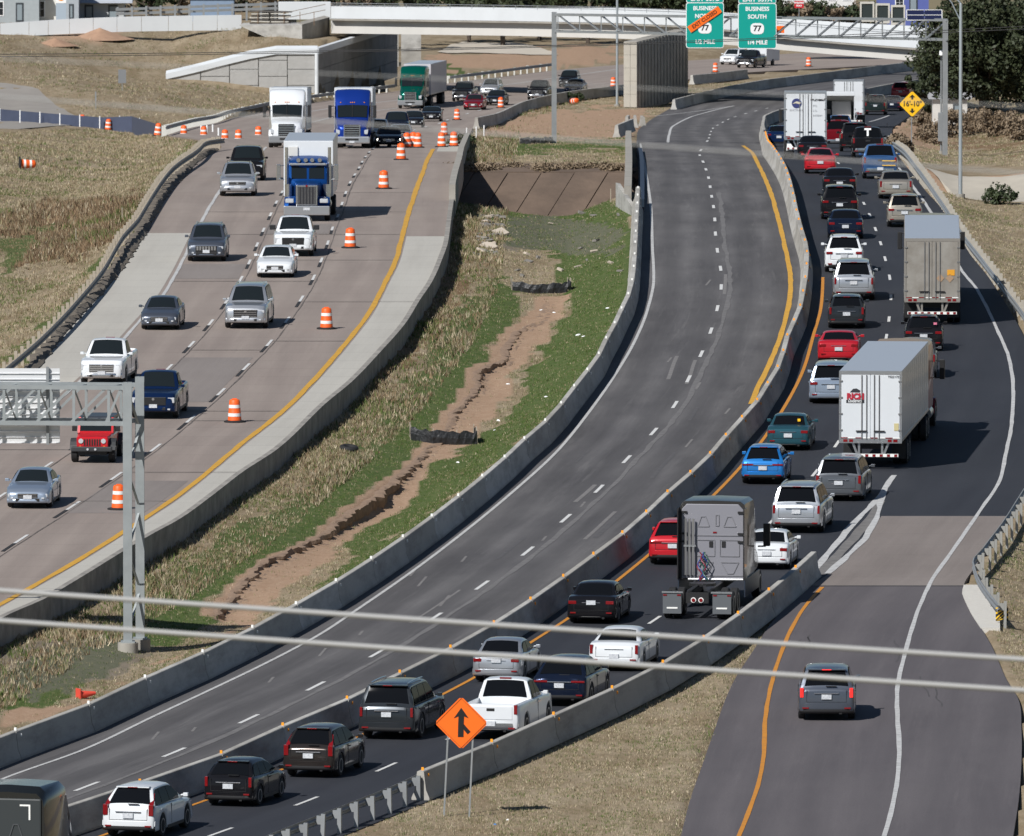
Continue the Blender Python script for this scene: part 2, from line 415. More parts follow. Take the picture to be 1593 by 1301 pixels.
DIRT = [[(0,1140),(0,1105),(90,1100),(200,1055),(300,1010),(350,985),(395,972),(335,972),(380,925),(440,872),(500,834),(560,785),(620,730),(660,705),(690,680),(716,640),(740,600),(790,530),(830,480),(860,462),(862,490),(838,540),(805,582),(780,615),(765,652),(745,678),(690,712),(630,758),(578,795),(535,832),(485,892),(430,938),(365,982),(220,1050),(60,1120)],
        [(735,215),(745,195),(800,178),(960,165),(1010,160),(1000,190),(985,218)],
        [(640,95),(700,83),(960,70),(960,100),(820,112),(700,108)],
        [(1365,190),(1400,178),(1450,190),(1470,235),(1400,230),(1385,205)],
        [(110,48),(180,38),(190,60),(110,62)],[(45,55),(110,60),(110,78),(60,70)],
        [(760,135),(820,120),(830,150),(800,170)]]
GREEN = [[(720,318),(985,312),(990,400),(985,470),(940,560),(860,650),(740,750),(600,860),(500,920),(560,815),(690,712),(790,660),(850,540),(880,470),(860,400),(770,370)],
         [(470,770),(560,690),(640,590),(700,500),(770,420),(800,470),(760,560),(715,640),(640,720),(560,775),(470,850),(380,910),(230,970),(215,900),(330,850)],
         [(0,1120),(60,1105),(200,1030),(330,975),(380,930),(220,960),(0,1050)],[(0,560),(60,520),(200,360),(280,230),(300,235),(210,370),(60,560)],
         [(650,120),(960,96),(960,80),(640,110)],[(730,222),(985,222),(985,236),(720,236)],
         [(0,370),(80,350),(60,400),(0,430)]]
GRAV = [[(0,1010),(190,985),(250,1000),(210,1040),(60,1090),(0,1075)],[(775,345),(850,335),(975,360),(960,400),(880,395),(800,395)]]
BROWN = [[(0,330),(120,315),(260,300),(230,340),(130,400),(0,425)],[(1440,180),(1593,175),(1593,240),(1450,235)],
         [(700,330),(760,330),(740,400),(690,520),(560,620),(400,720),(250,830),(60,960),(0,1000),(0,960),(400,700),(560,600),(660,480)]]

def cover(X, Y, z):
    px, py = project(X, Y, z)
    jx = px + 40*vnoise(X, Y*.3, 1.3, 11) + 14*vnoise(X, Y*.5, .45, 12)
    jy = py + 18*vnoise(X, Y*.3, 1.6, 13) + 8*vnoise(X, Y*.5, .5, 14)
    out = []
    for S in (DIRT, GREEN, GRAV, BROWN):
        r = np.zeros(px.shape, bool)
        for P in S: r |= inpoly(jx, jy, P)
        out.append(r)
    dirt = out[0].copy()
    # the trodden foot of the barrier, and the washed-out gully with its sandy bed
    G = np.array(_gw); gx = np.interp(Y, G[:,1], G[:,0]) + vnoise(X*0, Y, 8.0, 9)*0.7
    q = X-gx; on = (Y > G[0,1]+2) & (Y < G[-1,1]+4)
    w = .25+1.15*(vnoise(X*0, Y, 14, 21)+.5)
    dirt |= on & (q > -.45-.5*(vnoise(X*0, Y, 17, 22)+.5)) & (q < w) 
    ck = sstep((Y-(Y312-1.0))/3)*(1-sstep((Y-(Y250-2))/5))*(X > E1(Y))
    dirt |= ck > .3
    return dirt, out[1] & ~dirt, out[2], out[3]

def make_ground():
    Xg, Yg = np.meshgrid(XN, YN)
    Z = T(Xg, Yg)
    d, g, gr, br = cover(Xg, Yg, Z)
    nx, ny = len(XN), len(YN)
    v = np.stack([Xg.ravel(), Yg.ravel(), Z.ravel()], 1)
    i = np.arange(ny-1)[:,None]*nx + np.arange(nx-1)[None,:]
    f = np.stack([i, i+1, i+nx+1, i+nx], -1).reshape(-1, 4)
    me = bpy.data.meshes.new('ground')
    me.vertices.add(len(v)); me.vertices.foreach_set('co', v.ravel())
    me.loops.add(f.size); me.loops.foreach_set('vertex_index', f.ravel().astype(np.int32))
    me.polygons.add(len(f)); me.polygons.foreach_set('loop_start', np.arange(0, f.size, 4, dtype=np.int32))
    me.update()
    at_ = me.color_attributes.new('cover', 'FLOAT_COLOR', 'POINT')
    col = np.stack([d.ravel(), g.ravel(), gr.ravel(), br.ravel()], 1).astype(np.float32)
    at_.data.foreach_set('color', col.ravel())
    me.shade_smooth()
    t = NT('ground_cover'); tc = t.n('ShaderNodeTexCoord').outputs['Object']
    a = t.n('ShaderNodeAttribute'); a.attribute_name = 'cover'
    s = t.n('ShaderNodeSeparateColor'); t.l(a.outputs['Color'], s.inputs[0])
    n1 = t.noise(t.mapv(tc, (1, .35, 1)), .5, 6, .65); n2 = t.noise(t.mapv(tc, (1, .4, 1)), 3.0, 5, .7); n3 = t.noise(tc, 14, 3, .7)
    dry = t.mix(t.rng(n1, .38, .64), (.255,.195,.125), (.375,.305,.215))
    dry = t.mix(t.rng(n2, .5, .7, 0, .6), dry, (.135,.125,.055))
    grn = t.mix(t.rng(n2, .35, .65), (.062,.105,.028), (.120,.145,.056))
    drt = t.mix(t.rng(n2, .3, .7), (.36,.235,.155), (.45,.315,.22))
    gvl = t.mix(t.rng(n3, .35, .65), (.095,.085,.075), (.24,.215,.185))
    brn = t.mix(t.rng(n2, .3, .7), (.165,.105,.060), (.255,.175,.105))
    c = t.mix(t.rng(a.outputs['Alpha'], .35, .65), dry, brn)
    c = t.mix(t.rng(s.outputs[1], .3, .7), c, grn)
    c = t.mix(t.rng(s.outputs[2], .3, .7, 0, .6), c, gvl)
    c = t.mix(t.rng(s.outputs[0], .25, .75), c, drt)
    c = t.mix(t.rng(n3, .4, .8, 0, .35), c, (.05,.045,.025))
    t.l(c, t.p.inputs['Base Color']); t.p.inputs['Roughness'].default_value = .95; t.p.inputs['Specular IOR Level'].default_value = .1
    t.bump(n3, .6, .06)
    me.materials.append(t.m)
    o = link('ground', me); tag(o, kind='structure')
    # the plain beyond, out to the horizon
    m = MB(); zz = -62.0
    m.face([(-9000,-2000,zz),(9000,-2000,zz),(9000,11000,zz),(-9000,11000,zz)])
    o2 = m.build('far_terrain', mat('far_dry_grass', (.24,.19,.11), .95, noise=(.02,.6,(.10,.11,.05)))); tag(o2, kind='structure')
    m = MB(); ys = [1755, 2000, 2600]; 
    m.grid([[(x, y, float(hprof(y))+.0) for x in (-500,-95,0,110,500)] for y in ys]); 
    m.grid([[(x, y, float(hprof(y))-.6) for x in (-400,-94)] for y in (300,800,1000,1300,1760)]); m.grid([[(x, y, float(hprof(y))-.6) for x in (109,400)] for y in (300,800,1000,1300,1760)])
    m.grid([[(x, y, -.6) for x in (-95,110)] for y in (300, 431)])
    o3 = m.build('terrain', _M['far_dry_grass']); tag(o3, kind='structure')
make_ground()

def gully_bank():
    G = np.array(_gw); m = MB(); rows = []
    for y in np.arange(G[0,1]+1, G[-1,1]-1, .4):
        gx = float(np.interp(y, G[:,1], G[:,0]) + vnoise(0, y, 8.0, 9)*0.7 + vnoise(0, y, 2.1, 19)*0.16)
        k = float(np.clip(.42+2.6*vnoise(0, y, 15, 61), .0, 1.35)); j = random.uniform(-.16,.14); hh = .26*k
        zt = min(max(Ts(gx-.5, y), Ts(gx+.3, y)+hh), Ts(gx-.5, y)+.04)+random.uniform(-.05,.02); zb = Ts(gx+.35, y)
        rows.append([(gx-.45, y, Ts(gx-.45, y)-.03),(gx-.2, y, zt+.01+random.uniform(0,.02)),(gx-.02+j, y, zt+random.uniform(-.05,.04)),(gx+.02+j*.7, y, zb+(zt-zb)*.4),(gx-.06+j*.4, y, zb-.05),(gx+.22+j, y, zb+random.uniform(-.03,.05)),(gx+.5, y, zb-.06)])
    m.grid(rows); o = m.build('gully_bank', mat('crumbled_earth', (.30,.205,.14), .95, noise=(2.5,.8,(.17,.115,.08)), bump=(7,.9), world=True), smooth=25); tag(o, kind='structure')
gully_bank()

# ---------------------------------------------------------------- carriageways
def ysamp(a, b, st=None):
    ys = [a]
    while ys[-1] < b - .01:
        y = ys[-1]; ys.append(min(b, y + (st or (1.5 if y < 860 else 5.0))))
    return np.array(ys)

def strip(name, cl, cr, ya, yb, off, material, skirt=0.0, parent=None, nx=1, st=None, uv0=None):
    """sheet between two lines, laid on the profile; UV in metres across and along"""
    ys = ysamp(ya, yb, st)
    xl, xr, z = cl(ys), cr(ys), hprof(ys)+off
    m = MB(); u = []
    x0 = (uv0 or cl)(ys)
    rows = []
    for i, y in enumerate(ys):
        r = []
        xs = [xl[i] + (xr[i]-xl[i])*k/nx for k in range(nx+1)]
        if skirt: r.append((xs[0], y, z[i]-skirt))
        r += [(x, y, z[i]) for x in xs]
        if skirt: r.append((xs[-1], y, z[i]-skirt))
        rows.append(r); u += [(p[0]-x0[i], y) for p in r]
    m.grid(rows)
    if skirt:
        for i in (0, -1):
            r = rows[i]; m.face([r[0], r[1], r[-2], r[-1]]); u += [(0, 0)]*4
    me = m.mesh(name, material)
    uvl = me.uv_layers.new(name='UVMap'); idx = np.zeros(len(me.loops), np.int32); me.loops.foreach_get('vertex_index', idx)
    uvl.data.foreach_set('uv', np.array(u, np.float32)[idx].ravel())
    return link(name, me, parent)

Ysh = Yof(363)            # where the pale shoulders begin
Ylb = Yof(225)
road_left = tag(strip('road_southbound', E1, E2, 470, 1760, 0.0, M_left, .55, nx=2), kind='structure')
strip('shoulder', E1, lambda Y: WL1(Y)-.25, 470, Ysh, .006, M_light, 0, road_left)
strip('shoulder', lambda Y: YL1(Y)+.22, lambda Y: E2(Y)-.02, 470, Ysh-3, .006, M_light, 0, road_left)
strip('shoulder', lambda Y: YL1(Y)+.3, lambda Y: E2(Y)-.02, Yof(236), Yof(225), .006, M_light, 0, road_left)
for a, b, l, r in ((630, 655, D12, D23), (575, 590, D23, lambda Y: YL1(Y)-.25), (705, 716, WL1, D12), (548, 566, WL1, D12), (742,752,D12,D23)):
    strip('pavement_patch', lambda Y, l=l: l(Y)+.12, lambda Y, r=r: r(Y)-.12, a, b, .006, M_patchd, 0, road_left)
road_mid = tag(strip('road_new_lanes', E3, B2, 430, 1760, 0.002, M_mid, .55, nx=2), kind='structure')
Y805, Y912 = Yof(805), Yof(912)
road_right = tag(strip('road_northbound', B2, B3R, 430, Yof(905), .003, M_fresh, .3, nx=2), kind='structure')
o = strip('asphalt', B2, GORE, Yof(905), Y805, .0035, M_fresh, 0, road_right)
o = strip('asphalt', B2, ER, Y805, 1760, .003, M_fresh, .5, road_right, nx=2)
road_ramp = tag(strip('entry_ramp', RL, ER, 430, Y912, .006, M_ramp, .2, nx=2), kind='structure')
strip('concrete_panel', lambda Y: GORE(Y)-.02, ER, Y912+.02, Y805+.5, .008, M_patchc, .2, road_ramp)

def line(name, c, ya, yb, w, off, material, parent, dx=0.0, st=1.5, jit=0.0):
    return strip(name, lambda Y: c(Y)+dx-w/2+jit*vnoise(Y, Y*0, 3.1, 2), lambda Y: c(Y)+dx+w/2+jit*vnoise(Y, Y*0, 2.3, 5), ya, yb, off, material, 0, parent, st=st)

line('edge_line', YL1, 470, Yof(232), .26, .014, M_yellowp, road_left, jit=.05)
line('edge_line', WL1, 470, Yof(229), .17, .014, M_whitep, road_left, jit=.04)
def dashes(c, rows, off, parent, black=False, w=.13, frac=.27):
    ys = [Yof(r) for r in rows]
    for i, y in enumerate(ys):
        sp = abs(ys[min(i+1, len(ys)-1)]-ys[max(i-1, 0)])/(2 if 0 < i < len(ys)-1 else 1)
        ln = sp*frac
        line('lane_dash', c, y-ln/2, y+ln/2, w, off, M_dashp, parent)
        if black: line('lane_dash_contrast', c, y-ln/2-ln*.95, y-ln/2-.02, w*1.15, off, M_blackp, parent)  # black contrast marking painted next to each white dash
M_seam = mat('dark_seam', (.075,.066,.060), .9, noise=(1.2,.9,(.22,.185,.165)), world=True)
for c_ in (D12, D23): line('pavement_seam', c_, 470, Yof(240), .055, .0105, M_seam, road_left, dx=.20, jit=.05)
for r_, l0, l1 in ((365,WL1,YL1),(405,D12,YL1),(438,WL1,D23),(470,D23,E2),(531,D23,YL1),(545,D12,D23),(640,D12,YL1),(655,D23,YL1),(700,WL1,D12),(735,D23,E2),(780,D23,YL1),(330,WL1,YL1),(300,D12,YL1)):
    y_ = Yof(r_); strip('pavement_joint', l0, l1, y_-.10, y_+.10, .0095, M_seam, 0, road_left)
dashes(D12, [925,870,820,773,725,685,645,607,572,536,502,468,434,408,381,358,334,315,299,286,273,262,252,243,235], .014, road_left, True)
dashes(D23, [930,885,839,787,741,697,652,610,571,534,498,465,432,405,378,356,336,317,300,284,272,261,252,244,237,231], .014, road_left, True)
dashes(D23, [204,198,192,187,182,177,172], .014, road_left, False, .2)
for q in ([(415,200),(520,182),(620,168)],[(415,184),(520,168),(620,156)],[(700,145),(860,122),(960,108)]):
    c = Curve(q); line('edge_line', c, c.y[0], c.y[-1], .22, .014, M_whitep, road_left)
c = Curve([(262,204),(300,192),(350,185),(415,178)]); line('edge_line', c, c.y[0]+30, c.y[-1], .22, .014, M_whitep, road_left)

line('edge_line', WL2, 430, Yof(224), .14, .015, M_whitep, road_mid)
line('edge_line', YL2, YL2.y[0], YL2.y[-1], .24, .015, M_yellowp, road_mid, jit=.04)
DMR = [1275,1224,1171,1119,1068,1016,961,911,858,807,761,715,672,630,590,551,515,480,447,418,390,364,342,322,306,291,277,264,252,242,234,220,215,210,205,200,195,190.5,186,182,177,173,169]
dashes(DM, DMR, .015, road_mid, False, .15)
c = Curve([(1039,222),(1041,210),(1053,193),(1073,183),(1107,173),(1142,165)]); line('edge_line', c, c.y[0], c.y[-1], .2, .015, M_whitep, road_mid)
c = Curve([(1019,181),(1080,174),(1140,165.5)]); line('edge_line', c, c.y[0], c.y[-1], .2, .016, M_whitep, road_mid)
# removed stripe (grey scar) beside the dashes, and old dash remnants
M_scar = mat('ground_off_stripe', (.175,.168,.165), .8, noise=(1.6,.8,(.10,.095,.093)))
line('removed_stripe', DM, 430, Yof(300), .22, .011, M_scar, road_mid, dx=.42, jit=.12)
M_crack2 = mat('dark_scuff', (.075,.072,.074), .85, noise=(1.5,.8,(.115,.11,.112)), world=True)
M_scuff = mat('pale_scuff', (.21,.20,.195), .85, noise=(2.2,.8,(.12,.115,.11)))
for (px, py, dx, ln) in ((640,892,.1,1.2),(655,905,.3,2),(500,1015,.2,1.5),(420,1058,.0,1.0),(560,985,.3,.8),(1000,705,.2,1),(845,838,.2,1),(905,785,.3,1.2),(1070,690,-.1,2),(1130,640,0,1.5),(720,870,1.0,1.2),(690,935,-.6,2.2),(240,1145,-.3,1.3),(300,1135,.2,.7),(1040,560,0,1.4),(1100,440,.2,2)):
    w = ground(px, py); c = Curve([(px, py+2),(px+6, py-5)]); line('scuff_mark', c, w[1]-ln, w[1]+ln, .10, .009, M_scuff, road_mid)

line('edge_line', YL3, 430, Yof(432), .15, .016, M_orangep, road_right)
dashes(DR, [1345,1295,1247,1194,1145,1100,1055,1010,965,920,872,815,775,736,691,655,620,585,553,524,497,463,432,403,379,357,335,317,303,289,277,265,254,245], .016, road_right, False, .13)
line('edge_line', WL3, WL3.y[0]-30, WL3.y[-1], .16, .018, M_whitep, road_right, jit=.03)
line('edge_line', WL3b, WL3b.y[0], WL3b.y[-1], .2, .018, M_whitep, road_right)
line('edge_line', OL, OL.y[0]-30, OL.y[-1], .15, .018, M_orangep, road_ramp, jit=.03)
g1 = Curve([(1262,893),(1300,848),(1335,806),(1365,778),(1386,745),(1390,740)]); line('gore_stripe', g1, g1.y[0], g1.y[-1], .27, .019, M_whitep, road_right, jit=.10)
g2 = Curve([(1288,893),(1318,866),(1345,838),(1362,806),(1375,770),(1384,748)]); line('gore_stripe', g2, g2.y[0], g2.y[-1], .24, .021, M_whitep, road_right, jit=.14)
g3 = Curve([(1276,895),(1320,846),(1352,808),(1370,780)]); line('worn_stripe', g3, g3.y[0], g3.y[-1], .42, .0165, mat('worn_grey', (.20,.19,.18), .85, noise=(2,.8,(.09,.088,.088))), road_right, jit=.12)
for c0, m0 in ((Y912, 'x'),):
    strip('joint_line', lambda Y: GORE(Y), ER, c0-.12, c0+.12, .0125, mat('tar', (.03,.03,.03), .7), 0, road_ramp)

M_crack = mat('sealed_crack', (.06,.056,.057), .8, noise=(2,.6,(.10,.09,.09)), world=True)
for i_ in range(7):
    y0_ = random.uniform(462, 540); f_ = random.random(); L_ = random.uniform(2, 9)
    line('crack', lambda Y, f_=f_: RL(Y)+(ER(Y)-RL(Y))*(.1+.8*f_)+.35*vnoise(Y, Y*0+f_*50, 2.0, 8), y0_, y0_+L_, random.uniform(.03,.06), .0085, M_crack, road_ramp, st=.4)
for i_ in range(14):
    y0_ = random.uniform(470, 760); f_ = random.random(); L_ = random.uniform(3, 14)
    line('tyre_scuff', lambda Y, f_=f_: E3(Y)+(B2(Y)-E3(Y))*(.12+.76*f_), y0_, y0_+L_, random.uniform(.10,.22), .0075, M_scuff if i_ % 2 else M_crack2, road_mid)
# white apron at the guardrail end
apr = Curve([(1530,985),(1508,950),(1497,925),(1499,912)]); apr2 = Curve([(1556,980),(1553,950),(1528,915),(1520,908)])
o = strip('apron', apr, apr2, Yof(978), Yof(911), .03, mat('white_gravel', (.62,.60,.55), .95, noise=(6,.5,(.45,.42,.37)), bump=(30,.6)), .3); tag(o, kind='structure')

# pale concrete channel bed beyond the right guardrail
def draped(name, pxs, material, off=.05, kind='structure'):
    """quad patch of photo places laid on the ground"""
    a, b, c_, d = [drape(*p) for p in pxs]
    m = MB(); rows = []
    for i in range(13):
        r = []
        for j in range(13):
            s_, t_ = i/12, j/12
            p = (a*(1-t_)+b*t_)*(1-s_) + (d*(1-t_)+c_*t_)*s_
            r.append((p[0], p[1], Ts(p[0], p[1])+off))
        rows.append(r)
    m.grid(rows); o = m.build(name, material, smooth=60); return tag(o, kind=kind)
M_pale = mat('pale_slab', (.46,.42,.35), .9, noise=(.8,.5,(.34,.31,.26)), bump=(9,.2))
draped('channel_apron', [(1440,262),(1640,268),(1640,330),(1478,296)], M_pale)
draped('frontage_ramp', [(-60,205),(140,194),(60,140),(-60,112)], mat('old_grey_road', (.30,.275,.245), .9, noise=(.4,.5,(.2,.185,.165))), .08)
draped('sand_patch', [(680,82),(870,86),(820,70),(720,66)], mat('white_sand', (.55,.50,.42), .95, noise=(.7,.5,(.40,.33,.25))), .1)
# ---------------------------------------------------------------- concrete barriers
def barrier_mat():
    t = NT('barrier_concrete'); g = t.n('ShaderNodeNewGeometry').outputs['Position']; oi = t.n('ShaderNodeObjectInfo').outputs['Random']
    n1 = t.noise(t.mapv(g, (.7, .22, 1.1)), 1.0, 7, .7); n2 = t.noise(g, .55, 5, .6); n3 = t.noise(g, 9, 3, .7)
    c = t.mix(t.rng(oi, 0, 1), (.37,.355,.32), (.50,.49,.46))
    c = t.mix(t.rng(n1, .45, .70, 0, .75), c, (.20,.19,.175))
    c = t.mix(t.rng(n2, .5, .7, 0, .45), c, (.30,.285,.255))
    c = t.mix(t.rng(n3, .55, .75, 0, .3), c, (.2,.19,.17))
    t.l(c, t.p.inputs['Base Color']); t.p.inputs['Roughness'].default_value = .9; t.p.inputs['Specular IOR Level'].default_value = .2; t.bump(n3, .3, .02)
    return t.m
M_conc = barrier_mat()
M_conc2 = mat('weathered_concrete', (.36,.34,.30), .9, noise=(.7,.8,(.22,.205,.18)), bump=(5,.2), world=True)
M_white = mat('white_concrete', (.64,.67,.69), .85, noise=(.25,.5,(.52,.54,.55)), world=True)
M_refw = mat('white_reflector', (.85,.85,.82), .35)
M_refo = mat('amber_reflector', (.95,.36,.02), .35)
M_galv = mat('galvanized_steel', (.40,.42,.43), .45, .55, noise=(2.2,.5,(.27,.29,.30)), world=True)
M_galvd = mat('dull_galvanized_steel', (.30,.315,.325), .55, .4, noise=(2.2,.5,(.20,.215,.22)), world=True)
M_rust = mat('rusty_scaffold', (.20,.13,.08), .8)
M_wood = mat('grey_wood_post', (.40,.35,.28), .9, noise=(4,.5,(.25,.21,.16)), world=True)
M_dark = mat('black_plastic', (.018,.018,.02), .55)
M_blk = mat('black_rubber', (.016,.016,.017), .8)
PROF = [(-.30,0),(.30,0),(.30,.08),(.19,.33),(.115,.93),(.095,.95),(-.095,.95),(-.115,.93),(-.19,.33),(-.30,.08)]
def seg_mesh(L):
    m = MB(); m.loft([[(x, y, z) for x, z in PROF] for y in (0, L)])
    return m.mesh('concrete_barrier', M_conc, 20)
_segs = {}
def ref_mesh(mt):
    m = MB(); m.box(-.04,.04,-.025,.025,0,.10); return m.mesh('reflector', mt)
RW, RO = ref_mesh(M_refw), ref_mesh(M_refo)
def barrier_run(c, ya, yb, label, group, ref=None, seg=9.14, side=1):
    y = ya
    while y < yb - 1.0:
        x = float(c(y)); sl = c.slope(y+4)
        y2 = y + seg/math.sqrt(1+sl*sl)
        if y2 > yb: y2 = yb
        p0 = Vector((x, y, float(hprof(y)))); p1 = Vector((float(c(y2)), y2, float(hprof(y2))))
        L = (p1-p0).length - .07
        key = round(L, 1)
        if key not in _segs: _segs[key] = seg_mesh(L)
        o = link('concrete_barrier', _segs[key])
        d = (p1-p0).normalized()
        o.location = p0
        o.rotation_euler = (math.asin(d.z), random.uniform(-.006,.006), math.atan2(-d.x, d.y))
        tag(o, label, 'barrier', group)
        if ref and y < 1010:
            a = link('reflector', RW if ref == 'w' else RO, o); a.location = (0, .3, .951)
            b = link('reflector', RW if ref == 'w' else RO, o); b.location = (side*.145, .45, .74); b.rotation_euler = (0, R(-6)*side, 0)
        y = y2
barrier_run(B1, 446, Yof(318), 'grey concrete barrier segment with white reflectors between grass median and new lanes', 'barriers on the left of the new lanes', 'w')
barrier_run(B2, 448, 1560, 'concrete barrier segment with amber reflectors between empty lanes and crowded lanes', 'barriers between the empty and the crowded lanes', 'o')
barrier_run(B3, Yof(1200, .95), Yof(858, .95), 'stained concrete barrier segment between crowded lanes and entry ramp', 'barriers beside the entry ramp', 'o')
FB = Curve([(741,183),(802,163),(863,146),(910,139),(954,134),(1010,127)], .95)
barrier_run(FB, FB.y[0], FB.y[-1], 'pale barrier segment curving from dirt patch towards the underpass', 'barriers beside the dirt patch', None)
FB2 = Curve([(1076,117),(1110,114),(1161,108)], .95)
barrier_run(FB2, FB2.y[0], FB2.y[-1], 'short barrier run beyond the bridge pier beside far lanes', 'barriers beyond the pier', None)
FB3 = Curve([(1048,155),(1083,146),(1190,124),(1240,118),(1411,97),(1480,90)], .95)
barrier_run(FB3, FB3.y[0], FB3.y[-1], 'dark shaded barrier segment curving under the overpass', 'barriers left of the new lanes under the overpass', None)
em = MB(); em.loft([[(x, y, z) for x, z in PROF] for y in (0, 2.2)]); EM = em.mesh('concrete_barrier', M_conc, 20)
for i, (px, py) in enumerate(((975,199),(988,199),(1001,199))):
    o = link('concrete_barrier', EM); p = drape(px, py); o.location = p; o.rotation_euler = (0,0,R(4*i-4))
    tag(o, 'short barrier block standing end-on near the sign pole, one of three', 'barrier', 'three short barrier blocks')
o = link('concrete_barrier', seg_mesh(8)); o.location = drape(959,214); o.rotation_euler = (0,0,R(-9)); tag(o, 'lone dark barrier segment left of the three short blocks', 'barrier')

# ---------------------------------------------------------------- guardrails
WB = [(0,.44),(.04,.47),(.04,.53),(-.03,.58),(-.03,.62),(.04,.67),(.04,.73),(0,.76)]
def guardrail(c, ya, yb, side, label, post_mat=None, rail_mat=None, post_h=.78, sp=3.0, ends=None, pw=.15):
    ys = ysamp(ya, yb, 1.9)
    root = empty('guardrail', (float(c(ya)), ya, float(hprof(ya))), 0, label, 'guardrail')
    ox, oy, oz = root.location
    m = MB(); secs = []
    for y in ys:
        x = float(c(y)); z = float(hprof(y)); s = c.slope(y)
        nrm = Vector((1, -s, 0)).normalized()*(-side)
        r = [(x+nrm.x*a-ox, y+nrm.y*a-oy, z+b-oz) for a, b in WB] + [(x+nrm.x*(a-.012)-ox, y+nrm.y*(a-.012)-oy, z+b-oz) for a, b in reversed(WB)]
        secs.append(r)
    m.loft(secs); m.build('rail', rail_mat or M_galv, root, smooth=30)
    pm = MB(); pm.box(-pw/2, pw/2, -pw/2, pw/2, -.5, post_h); PM = pm.mesh('post', post_mat or M_wood)
    bm_ = MB(); bm_.box(-.08,.08,-.06,.06,.48,.74); BMm = bm_.mesh('spacer_block', post_mat or M_wood)
    y = ya+.3
    while y < yb:
        x = float(c(y)); s = c.slope(y); nrm = Vector((1, -s, 0)).normalized()*side
        o = link('post', PM, root); o.location = (x+nrm.x*.27-ox, y+nrm.y*.27-oy, float(hprof(y))-oz); o.rotation_euler = (random.uniform(-.03,.03), random.uniform(-.03,.03), math.atan2(-s, 1))
        o.scale.z = random.uniform(.97, 1.06)
        b = link('spacer_block', BMm, o); b.location = (-side*.13, 0, 0)
        y += sp
    return root
GL = Curve([(-120,700),(0,606),(17,592),(68,547),(119,493),(163,438),(190,391),(217,359),(237,325),(264,286),(302,256),(325,237),(349,233)])
guardrail(GL, GL.y[0], GL.y[-1], -1, 'long curving guardrail on wooden posts left of the oncoming lanes', M_wood, mat('dark_weathered_rail', (.20,.20,.19), .6, .3, noise=(1,.5,(.12,.115,.11)), world=True), .86)
# asphalt kerb washed out under that rail
def lump_row(c, ya, yb, w, hgt, material, name, parent, dx=0, jag=.5):
    m = MB(); rows = []
    for y in ysamp(ya, yb, .8):
        x = float(c(y))+dx; z = float(hprof(y)); k = hgt*(1+jag*random.uniform(-1,1)); q = .25*random.uniform(-1,1)
        rows.append([(x-w/2+q*.3, y, z-.1),(x-w*.4+q, y, z+k*.8),(x+w*.1+q, y, z+k),(x+w*.42+q*.6, y, z+k*.3),(x+w/2, y, z-.1)])
    m.grid(rows); return m.build(name, material, parent)
o = lump_row(E1, GL.y[0], Yof(232), .75, .16, mat('crumbling_asphalt', (.17,.145,.115), .95, noise=(3,.8,(.07,.06,.05)), bump=(8,.8), world=True), 'kerb', road_left, -.32)
G2 = Curve([(258,211),(300,199),(350,187),(415,172),(500,158),(615,143)])
guardrail(G2, G2.y[0], G2.y[-1], -1, 'galvanized guardrail on white posts along the far exit lane below the hill', mat('white_post', (.62,.62,.58), .8), M_galvd, .74, 3.8)
G3 = Curve([(700,130),(770,121),(815,115),(862,109)])
guardrail(G3, G3.y[0], G3.y[-1], -1, 'galvanized guardrail beyond the overpass beside the brown field', _M['white_post'], M_galvd, .74, 3.8)
GRt = Curve([(1376,231),(1390,240),(1405,252),(1428,282),(1456,322),(1494,381),(1528,426),(1561,470),(1593,514),(1640,600)])
guardrail(GRt, GRt.y[0], GRt.y[-1], 1, 'steel guardrail on light posts right of the crowded lanes beside the dirty trailer', mat('pale_post', (.45,.42,.36), .85, noise=(3,.4), world=True), M_galv, .84)
GR2 = Curve([(1553,972),(1535,950),(1520,925),(1514,905),(1530,882),(1560,842),(1593,790),(1640,720)])
groot = guardrail(GR2, GR2.y[0], GR2.y[-1], 1, 'curved end of a steel guardrail with striped marker right of the ramp', mat('grey_steel_post', (.32,.32,.30), .7, .2), M_galvd, .82, 3.2, pw=.10)
GL3 = Curve([(380,1352),(447,1324),(500,1303),(560,1279),(610,1259),(648,1241)])
guardrail(GL3, GL3.y[0], GL3.y[-1], 1, 'guardrail seen from behind leading to the near barrier end', M_galvd, M_galvd, .80, 1.95, pw=.13)
# striped end marker
def quad_panel(name, w, h, th, material, parent, loc, bevel=.0):
    m = MB(); m.box(-w/2, w/2, -th/2, th/2, -h/2, h/2); o = m.build(name, material, parent, bevel=bevel); o.location = loc; return o
p = drape(1557, 972)
mk = quad_panel('end_marker', .46, .50, .03, mat('marker_yellow', (.85,.52,.02), .5), groot, (p[0]-groot.location.x, p[1]-groot.location.y-1.2, p[2]-groot.location.z+.50))
for k in range(-2, 3):
    m = MB(); a = k*.2
    pts = [(-.23, a-.20),(-.23, a-.32),(.23, a+.14),(.23, a+.26)]
    pts = [(x, max(-.25, min(.25, z))) for x, z in pts]
    m.face([(x, -.017, z) for x, z in pts]); m.build('stripe', mat('marker_black', (.02,.02,.02), .5), mk)

